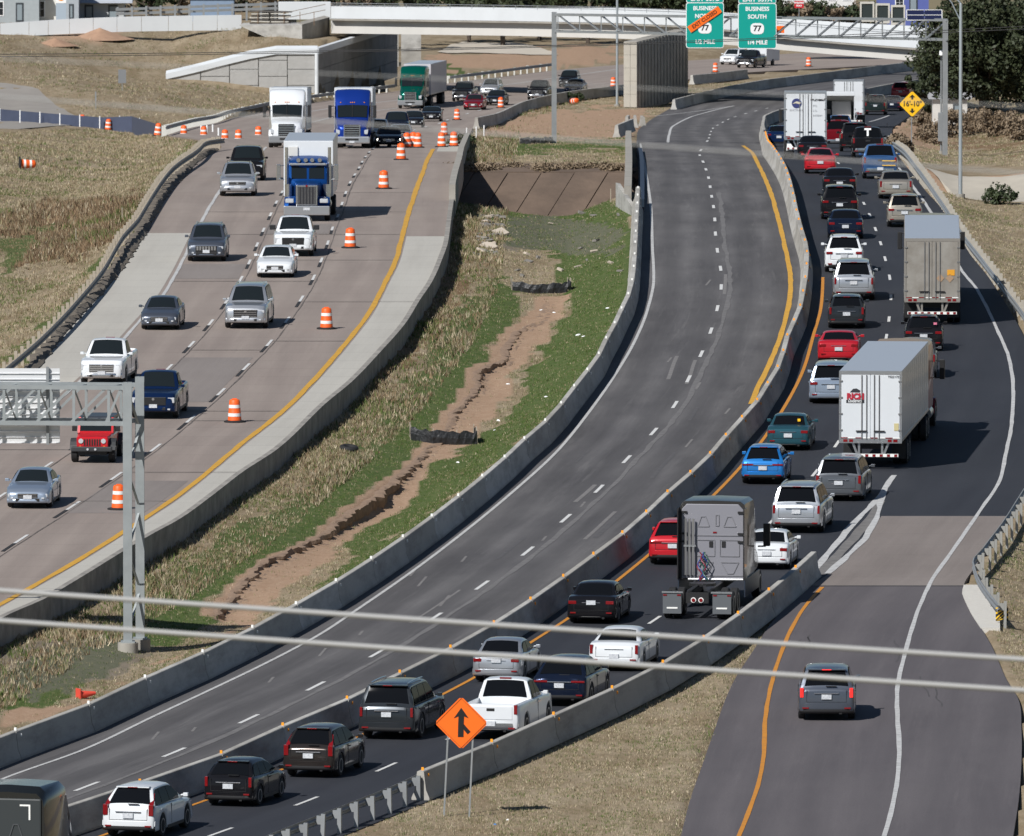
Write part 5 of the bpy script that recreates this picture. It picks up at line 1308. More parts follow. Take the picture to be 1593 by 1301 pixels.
class Car:
    def __init__(s, kind, **o):
        k = dict(KIND[kind]); k.update(o); s.k = k
        s.L, s.W, s.H = k['L'], k['W'], k['H']
        s.ys = [f*s.L for f in k['gh']]
        s.belt = k['belt']*s.H/KIND[kind]['H']
        s.top = [(f*s.L, z*s.H/KIND[kind]['H']) for f, z in k['top']]
        s.wb = s.W*.455; s.wr = s.W*k.get('wr', .355)
    def w(s, y):
        t = y/(s.L/2)
        sq = s.k.get('sq', 0)
        if t > 0: f = np.interp(t, [0,.70,.88,.955,.985,1], [1,1,.965,.90,.84,.74])
        else: f = np.interp(-t, [0,.72,.90,.965,.99,1], [1,1,.98,.95,.91,.84])
        return s.W/2*(f*(1-sq)+sq*max(f,.95))
    def zroof(s, y):
        a, b, c, d = s.ys
        rh = s.H-.03
        return float(np.interp(y, [a, a+(b-a)*.5, b, b+.22, (b+c)/2, c-.25, c, c+(d-c)*.5, d], [s.belt-.04, s.belt-.04+(rh-s.belt)*.56, rh-.045, rh-.012, rh, rh-.012, rh-.05, s.belt-.04+(rh-.0-s.belt)*.54, s.belt-.04]))
    def wz(s, z): t = np.clip((z-s.belt)/(s.H-s.belt), 0, 1); return s.wb-(s.wb-s.wr)*t**1.15
    def ghx(s, y, u):        # point on glasshouse top surface at fraction u of its half width
        z = s.zroof(y); w = s.wz(z)-.02; x = abs(u)*w
        zz = np.interp(x, [0, w*.5, w*.86, w], [z+.03, z+.022, z-.005, z-.05]); return (math.copysign(x, u), y, float(zz))
    def build(s, root, pm, detail=True):
        k, L = s.k, s.L; axs = [f*L for f in k['ax']]; r = k['r']; ra = r*1.17; bed = k.get('bed')
        base = set(np.round(np.linspace(-L/2, L/2, 25), 3)) | {round(y, 3) for y, _ in s.top} | {-L/2+.03, -L/2+.09, L/2-.03, L/2-.09, L/2-.2}
        for a in axs: base |= {round(a+ra*math.cos(t), 3) for t in np.linspace(0, math.pi, 9)} | {round(a-ra-.01,3), round(a+ra+.01,3)}
        ys = sorted(base)
        if bed: ys = sorted(set(ys) | {bed[0]*L, bed[0]*L+.001, bed[1]*L, bed[1]*L-.001})
        secs = []
        for y in ys:
            w = s.w(y); zt = interp(y, s.top); zb = k['clear']
            e = abs(y)/(L/2)
            if e > .93: zb = k['clear']+(e-.93)/.07*.12
            zbo = zb
            for a in axs:
                if abs(y-a) < ra: zbo = max(zbo, r+math.sqrt(max(ra*ra-(y-a)**2, 0)))
            zbo = min(zbo, zt-.12)
            zm = zbo+(zt-zbo)*.5; cr = .035 if not bed else .02
            q = [(w*.80, zb), (w*.955, zbo), (w*.99, zbo+.03), (w, min(zm, zbo+.3)), (w*.985, zt-.10), (w*.955, zt-.035), (w*.90, zt)]
            if bed and bed[0]*L < y < bed[1]*L: q += [(w*.86, zt), (w*.855, .80), (0, .80)]
            else: q += [(w*.62, zt+cr*.7), (w*.3, zt+cr*.95), (0, zt+cr)]
            ring = [(0, y, zb)] + [(x, y, z) for x, z in q] + [(-x, y, z) for x, z in reversed(q[:-1])]
            secs.append(ring)
        nq = len(secs[0])
        def mf(i, j): return 1 if (j in (0, 1) or j in (nq-1, nq-2)) else 0
        m = MB(); m.loft(secs, 0, True, mf)
        # glasshouse
        a, b, c, d = s.ys
        gy = sorted(set(np.round(np.concatenate([np.linspace(a, b, 5), [b+.1, b+.22], np.linspace(b+.22, c-.25, 4), [c-.25, c-.1], np.linspace(c, d, 5)]), 4)))
        secs = []
        for y in gy:
            z = s.zroof(y); w = s.wz(z)
            zl = min(s.belt-.06, z-.005)
            mid = (s.belt+z)/2 if z > s.belt else z-.002
            q = [(s.wb, zl), (s.wz(mid), mid), (w, z-.055 if z-.055 > s.belt else z-.004), (w*.86, z-.005), (w*.5, z+.022), (0, z+.03)]
            secs.append([(x, y, zz) for x, zz in q] + [(-x, y, zz) for x, zz in reversed(q[:-1])])
        m.loft(secs, 0)
        body = m.build('body', [pm, TRIM], root, smooth=32)
        # glass
        def patch(name, y0, y1, u0, off, mt, t0, t1):
            rows = []
            n = Vector((0, -(s.zroof(y1)-s.zroof(y0)), (y1-y0))).normalized()
            if n.z < 0: n = -n
            for t in np.linspace(t0, t1, 5):
                y = y0+(y1-y0)*t; rows.append([tuple(Vector(s.ghx(y, u))+n*off) for u in np.linspace(-u0, u0, 7)])
            g = MB(); g.grid(rows); o = g.build(name, mt, root, smooth=60); return o
        patch('windscreen', d, c, .84, .012, k.get('wsg', GLASS2), .10, .97)
        patch('rear_window', a, b, k.get('rwu', .86), .012, GLASS, .14 if not bed else .1, .93)
        for sd in (-1, 1):
            for (f0, f1) in k['wins']:
                y0, y1 = f0*L, f1*L; rows = []
                for y in np.linspace(y0, y1, 6):
                    zl = s.belt+.03; zh = max(zl+.015, s.zroof(y)-.115)
                    rows.append([(sd*(s.wz(z)+.012), y, z) for z in (zl, (zl+zh)/2, zh)])
                g = MB(); g.grid(rows); g.build('side_window', SIDEG, root, smooth=60)
            rows = []
            for y in np.linspace(k['wins'][0][0]*L-.02, k['wins'][-1][1]*L+.03, 12):
                zl = s.belt+.008; zh = max(zl+.01, s.zroof(y)-.09)
                rows.append([(sd*(s.wz(z)+.005), y, z) for z in (zl, (zl+zh)/2, zh)])
            g = MB(); g.grid(rows); g.build('window_surround', TRIM, root, smooth=60)
            g = MB(); g.box(min(sd*(s.W/2-.02), sd*(s.W/2+.004)), max(sd*(s.W/2-.02), sd*(s.W/2+.004)), k['ax'][0]*L+ra+.05, k['ax'][1]*L-ra-.05, k['clear']-.01, k['clear']+.09); g.build('sill_trim', TRIM, root)
            for f_ in (k['wins'][-1][0]-.012,):
                g = MB(); g.box(min(sd*(s.W/2-.02), sd*(s.W/2+.003)), max(sd*(s.W/2-.02), sd*(s.W/2+.003)), f_*L-.006, f_*L+.006, k['clear']+.12, s.belt-.05); g.build('door_seam', TRIM, root)
            # door mirror
            g = MB(); y = d-.22 if not bed else d-.18
            sz = k.get('mir', .078)
            x0 = s.wb; g.bar((sd*x0, y, s.belt+.06), (sd*(x0+.16), y, s.belt+.09), .05)
            xm = x0+.17
            g.box(min(sd*(xm-sz), sd*(xm+sz)), max(sd*(xm-sz), sd*(xm+sz)), y-.06, y+.08, s.belt+.02, s.belt+.02+sz*1.55)
            g.build('mirror', k.get('mirm', pm), root, bevel=.02)
            g = MB()
            for f in (k['wins'][-1][0]+.02, k['wins'][0][0]+.06): g.box(min(sd*(s.W/2-.01), sd*(s.W/2+.012)), max(sd*(s.W/2-.01), sd*(s.W/2+.012)), f*L, f*L+.18, s.belt-.16, s.belt-.125)
            g.build('door_handle', k.get('hand', pm), root)
        for a_ in axs:
            for sd in (-1, 1): wheel(root, sd*(s.W/2-.135), a_, r, k.get('tw', .24))
        if k.get('rails'):
            for sd in (-1, 1):
                g = MB(); yy = np.linspace(b+.15, c-.15, 6); g.path([(sd*s.wr*.88, y, s.zroof(y)+.055) for y in yy], .022); g.build('roof_rail', k['rails'], root)
        return body
    def xe(s, y, f): return s.w(y)*f

def bx(root, name, mt, x0, x1, y0, y1, z0, z1, bevel=0):
    m = MB(); m.box(x0, x1, y0, y1, z0, z1); return m.build(name, mt, root, bevel=bevel)

def place(root, px, py, curve, away, axle):
    """near axle of the vehicle stands on this spot of the road; it follows the lane"""
    p = ground(px, py); sl = curve.slope(p[1], 8.0)
    yaw = math.atan2(-sl, 1.0) + (0 if away else math.pi)
    f = Vector((-math.sin(yaw), math.cos(yaw), 0)); hs = hslope(p[1])
    sgn = 1 if away else -1
    # origin is the centre; the near axle sits at local y = axle
    c = Vector((p[0], p[1], 0)) - f*axle
    root.location = (c.x, c.y, float(hprof(c.y))+.012)
    root.rotation_euler = (math.atan(hs*f.y), 0, yaw)

NAMES = dict(sedan='sedan', coupe='coupe', hatch='hatchback', suv='suv', bigsuv='suv', minivan='minivan', pickup='pickup_truck')
CATS = dict(sedan='car', coupe='car', hatch='car', suv='suv', bigsuv='suv', minivan='minivan', pickup='pickup')
def car(kind, col, px, py, label, away=True, curve=None, tail='wide', rear_extra=None, front='std', group=None, dx=0, **o):
    s = Car(kind, **o); L, W, H = s.L, s.W, s.H
    root = empty(NAMES[kind], (0,0,0), 0, label, CATS[kind], group or ('traffic heading away' if away else 'traffic coming towards the camera'))
    pm = P_(col); s.build(root, pm)
    b = s.belt; yr = -L/2; yf = L/2; hk = H/KIND[kind]['H']
    zt = interp(yr+.02, s.top)
    we = s.w(yr+.05)
    # rear
    tl = o.get('tl', TAIL)
    for sd in (-1, 1):
        def bb(nm, mt, xa, xb, za, zb_, ya=-.014, yb=.12, bevel=.015):
            return bx(root, nm, mt, min(sd*xa, sd*xb), max(sd*xa, sd*xb), yr+ya, yr+yb, za, zb_, bevel)
        if tail == 'wide': t = bb('tail_lamp', tl, we*.64, we*.985, b-.21, b-.09)
        elif tail == 'slim': t = bb('tail_lamp', tl, we*.46, we*.985, b-.20, b-.13)
        elif tail == 'tall': t = bb('tail_lamp', tl, we*.86, we*.985, b-.32, b+.0)
        elif tail == 'high':
            t = bb('tail_lamp', tl, we*.80, we*.985, b-.30, b+.05)
            g = MB(); x0 = s.wz(b+.05); x1 = s.wz(H-.25)
            g.loft([[(sd*(x0-.14), s.ys[0]-.03, b),(sd*(x0+.0), s.ys[0]-.02, b),(sd*(x0), s.ys[0]+.10, b),(sd*(x0-.14), s.ys[0]+.10, b)],[(sd*(x1-.10), s.ys[1]-.09, H-.25),(sd*(x1+.015), s.ys[1]-.06, H-.25),(sd*(x1+.01), s.ys[1]+.02, H-.25),(sd*(x1-.1), s.ys[1]+.02, H-.25)]]); g.build('tail_lamp', tl, root)
        elif tail == 'block': t = bb('tail_lamp', tl, we*.885, we*.985, b-.38, b-.06)
        bb('reflector', TAIL, we*.66, we*.90, .40*hk, .45*hk, -.05, .05, 0)
    m = MB(); zbm = {'pickup':.62,'bigsuv':.62,'suv':.60}.get(kind, .50)*hk
    # bumpers: rounded bars following the plan shape
    def bumper(y0, sgn, za, zb_, mt, name='bumper', prd=.05, fw=1.0):
        g = MB(); rows = []
        for dz, pr in ((za, -.02), (za+.04, prd*.9), ((za+zb_)/2, prd), (zb_-.03, prd*.9), (zb_, -.02)):
            r_ = []
            for u in np.linspace(-1, 1, 13):
                yy = y0 - sgn*(.10*abs(u)**5 + .02*abs(u)**2)
                r_.append((u*s.w(y0-sgn*.12)*fw*(1.005), yy+sgn*pr, dz))
            rows.append(r_)
        g.grid(rows); return g.build(name, mt, root, smooth=60)
    bm_r = o.get('bump', None)
    bumper(yr, -1, k_ := s.k['clear']+.04, zbm, bm_r or (CHROME if kind == 'pickup' else pm))
    bumper(yr, -1, s.k['clear']+.02, s.k['clear']+(.20 if kind in ('suv','bigsuv','hatch') else .12), TRIM, 'bumper_trim', .056, 1.0 if kind in ('suv','bigsuv','hatch') else .72)
    pz = o.get('pz', (b-.30 if kind in ('sedan','coupe','minivan','suv','bigsuv','hatch') else .70))
    if kind == 'pickup': pz = .58
    bx(root, 'licence_plate', PLATE, -.17, .17, yr-(.075 if kind == 'pickup' else .05), yr-.0, pz-.08, pz+.08)
    if kind in ('suv','bigsuv','minivan','hatch'):
        bx(root, 'tailgate_trim', o.get('gt', CHROME), -.42, .42, yr-.028, yr+.02, pz+.10, pz+.135, .008)
        bx(root, 'rear_wiper', TRIM, -.02, .34, s.ys[0]-.055, s.ys[0]-.0, b+.05, b+.07)
        bx(root, 'spoiler', pm, -s.wr*.92, s.wr*.92, s.ys[1]-.14, s.ys[1]+.08, s.zroof(s.ys[1])-.005, s.zroof(s.ys[1])+.035, .012)
        bx(root, 'high_brake_lamp', o.get('hb', TAIL), -.16, .16, s.ys[1]-.155, s.ys[1]-.13, s.zroof(s.ys[1])-.0, s.zroof(s.ys[1])+.025)
    if kind == 'pickup':
        bx(root, 'tailgate_handle', TRIM, -.14, .14, yr-.03, yr+.01, b-.22, b-.12, .01)
        bx(root, 'tailgate', pm, -we*.80, we*.80, yr-.018, yr+.01, .72, b-.06, .01)
        bx(root, 'high_brake_lamp', TAIL, -.2, .2, s.ys[1]-.02, s.ys[1]+.06, H-.05, H-.005)
    if kind in ('sedan','coupe'): bx(root, 'boot_trim', o.get('gt', CHROME), -.34, .34, yr-.022, yr+.02, b-.17, b-.145, .006)
    if kind != 'pickup':
        hw = we*.74; z0_, z1_ = zbm+.02, b-.06
        for q_ in ((-hw-.006,-hw+.006,z0_,z1_),(hw-.006,hw+.006,z0_,z1_),(-hw,hw,z0_-.006,z0_+.006)): bx(root, 'shut_line', TRIM, q_[0], q_[1], yr-.006, yr+.02, q_[2], q_[3])
    bx(root, 'exhaust', TRIM, W*.22, W*.22+.09, yr-.03, yr+.2, s.k['clear']+.0, s.k['clear']+.07)
    # front
    wf = s.w(yf-.06); zf = interp(yf-.10, s.top)
    hl = o.get('hl', LAMP)
    for sd in (-1, 1):
        xa, xb = (wf*.62, wf*1.02) if front != 'pickup' else (wf*.70, wf*1.06)
        h0, h1 = (zf-.20, zf-.06) if front not in ('pickup',) else (zf-.30, zf-.06)
        bx(root, 'headlight', hl, min(sd*xa, sd*xb), max(sd*xa, sd*xb), yf-.28, yf-.035, h0, h1, .03)
        bx(root, 'fog_lamp', LAMP, min(sd*wf*.72, sd*wf*.86), max(sd*wf*.72, sd*wf*.86), yf-.1, yf+.035, .40*hk, .47*hk, .01)
    gw = .52 if front == 'std' else .64
    gm = o.get('grm', TRIM)
    zg0, zg1 = (zf-.24, zf-.06) if front == 'std' else (zf-.40, zf-.05)
    bx(root, 'grille', gm, -wf*gw, wf*gw, yf-.1, yf+.012, zg0, zg1, .02)
    if front in ('pickup','suvchrome','std'):
        n = 2 if front == 'std' else 4
        for i in range(n):
            z = zg0+(zg1-zg0)*(i+.5)/n; bx(root, 'grille_bar', o.get('gbar', CHROME), -wf*gw*.94, wf*gw*.94, yf, yf+.022, z-.012, z+.012)
    if front == 'sevenslot':
        for i in range(7): x = (i-3)*wf*gw*.27; bx(root, 'grille_slot', CHROME, x-.045, x+.045, yf, yf+.02, zg0+.14, zg1-.02)
    bumper(yf, 1, s.k['clear']+.04, zg0-.02, o.get('fbump', CHROME if front == 'pickup' else pm), 'bumper', .035)
    bx(root, 'lower_intake', TRIM, -wf*.62, wf*.62, yf-.05, yf+.028, s.k['clear']+.09, s.k['clear']+.22, .02)
    bx(root, 'licence_plate', PLATE, -.17, .17, yf, yf+.055, s.k['clear']+.20, s.k['clear']+.35)
    g = MB(); g.tube((0, yf-.02, zf-.13), (0, yf+.03, zf-.13), .07, .06, 10); g.build('badge', CHROME, root)
    place(root, px, py, curve or (RC if away else LC), away, s.k['ax'][0]*L if away else s.k['ax'][1]*L)
    if rear_extra: rear_extra(root, s)
    return root, s

# crowded lanes, heading away, from the near end
car('suv','white',212,1301,'white compact suv nearest the bottom edge, with tall red tail lamps', True, YL3, 'high', L=4.53, W=1.82, H=1.66, gh=(-.478,-.355,.03,.235), wr=.325)
car('hatch','black',366,1252,'small black hatchback ahead of the white compact suv', True, YL3, 'tall', L=4.05, W=1.72, H=1.49, gh=(-.47,-.34,.02,.26), wr=.325)
car('suv','brown',490,1207,'dark brown compact suv left of the merge sign', True, YL3, 'high', L=4.53, W=1.82, H=1.66, gh=(-.478,-.355,.03,.235), wr=.325)
car('bigsuv','dark',612,1147,'large dark suv with chrome tailgate strip left of the white pickup', True, YL3, 'block', rails=CHROME)
car('pickup','white',775,1147,'white pickup with black bed behind the merge sign', True, YL3, 'tall', L=5.8)
car('sedan','silver',779,1059,'silver sedan beside the dark coupe-like suv', True, YL3, 'wide', L=4.64, W=1.78, pz=.80)
car('suv','navy',878,1096,'dark navy low suv with full width rear lamps', True, YL3, 'slim', L=4.9, W=1.96, H=1.66, gh=(-.46,-.30,.01,.20), wr=.325)
car('sedan','white',962,1041,'long white luxury sedan with vertical red lamps by the barrier', True, YL3, 'tall', L=5.1, W=1.90, pz=.55, gh=(-.40,-.20,.02,.19), wr=.33)
car('sedan','black',925,968,'black sedan alone in the left lane below the grey tractor', True, YL3, 'wide', L=4.72, W=1.84, pz=.80)
car('suv','red',1050,877,'red suv half hidden behind the grey tractor unit', True, YL3, 'slim', L=4.69, W=1.90, H=1.67, gh=(-.47,-.33,.02,.22), wr=.32)
car('sedan','white',1196,884,'older white sedan right of the grey tractor unit', True, YL3, 'wide', L=4.45, W=1.72, H=1.43)
car('bigsuv','silver',1243,827,'large silver suv with wide white plate panel', True, RC, 'block', rails=CHROME)
car('minivan','gray',1308,777,'dark grey minivan under the white trailer with red lettering', True, RC, 'tall')
car('suv','brightblue',1189,752,'bright blue small suv beside the central barrier', True, YL3, 'slim', L=4.17, W=1.80, H=1.56, gh=(-.478,-.355,.03,.235), wr=.325)
car('sedan','teal',1228,699,'dark teal sedan with a small yellow square on its rear window', True, YL3, 'wide', L=4.8, W=1.82, rear_extra=lambda r, s: bx(r, 'yellow_square', M_syellow, .35, .47, s.ys[0]+.26, s.ys[0]+.30, s.belt+.22, s.belt+.33))
car('minivan','lightblue',1294,626,'light blue minivan partly hidden by the white trailer', True, RC, 'wide')
car('coupe','red',1305,563,'red sports coupe with black roof', True, RC, 'wide', wsg=GLASS)
car('hatch','dark',1317,510,'dark boxy hatchback ahead of the red coupe', True, RC, 'tall', L=4.42, W=1.75, H=1.53)
car('bigsuv','silver',1328,466,'silver full-size suv with tall red lamps left of the dirty trailer', True, RC, 'block')
car('suv','white',1313,423,'white three-row suv ahead of the silver full-size suv', True, RC, 'wide', L=5.0, W=1.93, H=1.80, rails=TRIM, wr=.34, gh=(-.482,-.39,.04,.22))
car('sedan','navy',1315,371,'dark navy sedan ahead of the white three-row suv', True, RC, 'wide')
car('bigsuv','black',1306,341,'black large suv in the left lane with white plate', True, RC, 'wide', L=5.17, W=1.98, H=1.78)
car('sedan','black',1306,303,'black sedan just ahead of the black large suv', True, RC, 'wide')
car('sedan','red',1276,270,'bright red sedan behind the trailer with the round emblem', True, RC, 'slim', W=1.83, gh=(-.41,-.19,.02,.20), wr=.33)
car('sedan','black',1264,248,'black sedan tucked behind the trailer with the round emblem', True, RC, 'wide')
car('sedan','champagne',1393,309,'champagne coloured sedan in the right lane', True, RC, 'tall', L=5.0, W=1.88, H=1.48)
car('suv','champagne',1407,353,'champagne coloured suv just beyond the dirty trailer', True, RC, 'wide', L=4.52, W=1.84)
def yellow_bars(r, s):
    for z in (.75, 1.0): bx(r, 'yellow_bar', M_syellow, .1, .85, -s.L/2-.09, -s.L/2-.05, z, z+.05)
car('pickup','medblue',1369,278,'blue and silver pickup with yellow bars on its tailgate', True, RC, 'tall', rear_extra=yellow_bars)
def t_decal(r, s): text('T', .62, (0, s.ys[0]-.05, s.belt+.33), M_swhite, r, 'decal', rot=(math.pi/2-.2,0,0), bold=.03)
car('pickup','black',1350,246,'black pickup with a large white T on its rear window', True, RC, 'tall', rear_extra=t_decal)
car('bigsuv','black',1330,236,'black large suv ahead of the pickup with the T', True, RC, 'tall')
car('pickup','darkred',1304,231,'dark red pickup beside the trailer with the round emblem', True, RC, 'tall')
car('minivan','medblue',1306,215,'blue van roof seen above the dark red pickup', True, RC, 'tall')
car('pickup','silver',1304,206,'silver pickup in front of the blue van', True, RC, 'tall')
car('bigsuv','greenblack',1362,179,'dark green suv right of the farthest white trailer', True, RC, 'tall')
car('sedan','navy',1388,173,'dark car in the shade below the far red car', True, RC, 'wide')
car('suv','red',1402,155,'far red car beside the oak', True, RC, 'slim')
car('sedan','blue',1212,228,'blue car mostly hidden left of the trailer with the round emblem', True, RC, 'wide')
car('suv','black',1437,545,'black crossover between the two trailers with a pink sticker', True, RC, 'wide', L=4.2, W=1.78, H=1.6, rear_extra=lambda r, s: bx(r, 'pink_sticker', mat('pink', (.7,.2,.3), .5), .45, .6, s.ys[0]+.06, s.ys[0]+.08, s.belt+.2, s.belt+.3), gh=(-.47,-.32,.03,.23), wr=.32)
car('suv','gray',1425,587,'grey suv mostly hidden by the white trailer', True, RC, 'tall')
car('suv','slate',1286,1118,'slate grey suv alone on the entry ramp with lit brake lamps', True, OL, 'tall', L=4.84, W=1.99, H=1.80, tl=TAILON, hb=TAILON)
# oncoming lanes, from the near end
car('sedan','lightblue',47,789,'silver blue sedan nearest the left edge in the oncoming lanes', False, LC, L=4.85, W=1.82, wr=.33)
car('pickup','blue',242,650,'dark blue pickup right of the near sign column', False, LC, front='pickup', fbump=P_('blue'), gbar=TRIM)
car('pickup','white',162,598,'white pickup with chrome grille above the sign truss', False, LC, front='pickup', grm=CHROME, gbar=TRIM)
car('bigsuv','silver',384,510,'silver full-size suv facing the camera in the middle lane', False, LC, front='suvchrome', rails=CHROME)
car('sedan','slate',250,512,'blue grey sedan facing the camera beside the silver suv', False, LC, L=4.57, W=1.80, H=1.44, gh=(-.39,-.20,.03,.22), wr=.33)
car('sedan','white',429,431,'white sedan facing the camera with a black lower grille', False, LC)
car('suv','slate',322,406,'slate suv with a seven slot chrome grille', False, LC, front='sevenslot', L=4.82, W=1.94, H=1.76, rails=CHROME)
car('pickup','white',457,398,'white pickup with black grille and tow mirrors behind the white sedan', False, LC, front='pickup', fbump=P_('white'), gbar=TRIM, mir=.15, mirm=TRIM)
car('suv','silver',370,305,'silver boxy suv facing the camera near the left shoulder', False, LC, L=4.77, W=1.97, H=1.79, rails=TRIM, sq=.4)
car('bigsuv','black',384,281,'black suv right behind the silver boxy suv', False, LC)
car('pickup','white',585,229,'white pickup half hidden by the blue semi truck', False, LC, front='pickup')
car('sedan','black',605,230,'black sedan with a lit headlamp left of the drum cluster', False, LC, hl=LAMPON)
car('sedan','silver',623,226,'silver sedan behind the cluster of drums', False, LC)
car('bigsuv','navy',617,212,'dark suv behind the silver sedan by the drums', False, LC)
car('sedan','black',643,199,'black sedan facing the camera below the green truck', False, LC)
car('coupe','black',671,189,'black muscle coupe right of the green truck', False, LC)
car('sedan','darkred',737,171,'dark red sedan facing the camera beside the pale barrier', False, LC, W=1.9)
car('pickup','black',720,158,'black pickup with chrome grille behind the red sedan', False, LC, front='pickup')
car('suv','silver',762,150,'silver suv behind the black pickup', False, LC)
car('sedan','black',771,164,'black sedan beside the dark red sedan', False, LC)
car('pickup','black',837,156,'dark pickup in the bridge shadow', False, LC, front='pickup')
car('suv','black',884,136,'black suv beyond the gantry post near the underpass', False, LC)
car('sedan','blue',893,146,'blue sedan below the black suv near the underpass', False, LC)
car('suv','white',1135,101,'white suv beyond the pier on the far lanes', False, LC)
car('pickup','black',1162,106,'lifted black pickup towing a white trailer beyond the pier', False, LC, front='pickup')

# ---------------------------------------------------------------- red off-roader, built flat-sided
def jeep(px, py):
    L, W, H = 4.5, 1.58, 1.83; rt = empty('off_road_vehicle', (0,0,0), 0, 'red off-roader with round lamps and black fenders under the sign truss', 'suv', 'traffic coming towards the camera')
    pm = P_('jeepred'); BT = mat('black_fender', (.03,.032,.035), .6)
    m = MB(); m.loft([[(x*w, y, z) for x, z in ((-1,.55),(1,.55),(1,zt-.06),(.94,zt),(-.94,zt),(-1,zt-.06))] for y, w, zt in ((-2.1,.78,1.12),(.55,.78,1.12),(.62,.76,1.15),(1.95,.66,1.10),(2.02,.64,1.04))]); m.build('body', pm, rt, bevel=.0, smooth=30)
    m = MB(); m.loft([[(x*w, y, z) for x, z in ((-1,1.12),(1,1.12),(.93,zt),(-.93,zt))] for y, w, zt in ((-2.05,.77,1.78),(.18,.77,1.80),(.24,.77,1.74),(.58,.77,1.14))]); m.build('hard_top', mat('hardtop_black', (.03,.035,.045), .35), rt, bevel=.02)
    m = MB(); m.loft([[(x, y, z) for x, z in ((-.72,1.14),(.72,1.14),(.72,1.22),(-.72,1.22))] for y in (.50,.62)]); m.build('windscreen_frame', pm, rt)
    m = MB(); m.grid([[(x, .60-.28*t+.02, 1.22+.46*t) for x in (-.64,.64)] for t in (0,1)]); m.build('windscreen', GLASS2, rt)
    for sd in (-1,1):
        m = MB(); m.bar((sd*.70,.62,1.14),(sd*.68,.30,1.76),.09,.07); m.build('windscreen_post', pm, rt)
        for f0, f1 in ((-1.9,-1.0),(-.9,.1)): m = MB(); m.grid([[(sd*.785, f0, z),(sd*.785, f1, z)] for z in (1.2,1.66)]); m.build('side_window', SIDEG, rt)
        for y in (1.35,-1.45):
            m = MB(); r0 = .50
            m.loft([[(sd*x, y+rr*math.cos(a), .42+rr*math.sin(a)) for x, rr in ((.62,r0+.09),(.95,r0+.07),(.95,r0),(.62,r0))] for a in np.linspace(R(12), R(168), 9)]); m.build('fender', BT, rt)
            wheel(rt, sd*.78, y, .41, .27)
        g = MB(); g.tube((sd*.47,2.0,.92),(sd*.47,2.06,.92),.105,.10,16); g.build('headlight', LAMP, rt)
        g = MB(); g.tube((sd*.50,2.02,.68),(sd*.50,2.05,.68),.045,.045,10); g.build('indicator', AMBER, rt)
        g = MB(); g.tube((sd*.16,2.32,.60),(sd*.16,2.36,.60),.05,.05,10); g.build('fog_lamp', LAMP, rt)
        bx(rt, 'mirror', TRIM, min(sd*.80,sd*1.0), max(sd*.80,sd*1.0), .35,.45, 1.2,1.42, .02)
    for i in range(7): x = (i-3)*.105; bx(rt, 'grille_slot', TRIM, x-.03, x+.03, 2.02, 2.045, .73, 1.0, .01)
    bx(rt, 'bumper', BT, -.85,.85,2.08,2.32,.50,.70,.04); bx(rt,'chassis',TRIM,-.6,.6,-2.1,2.1,.34,.56)
    place(rt, px, py, LC, False, 1.35)
jeep(146, 719)

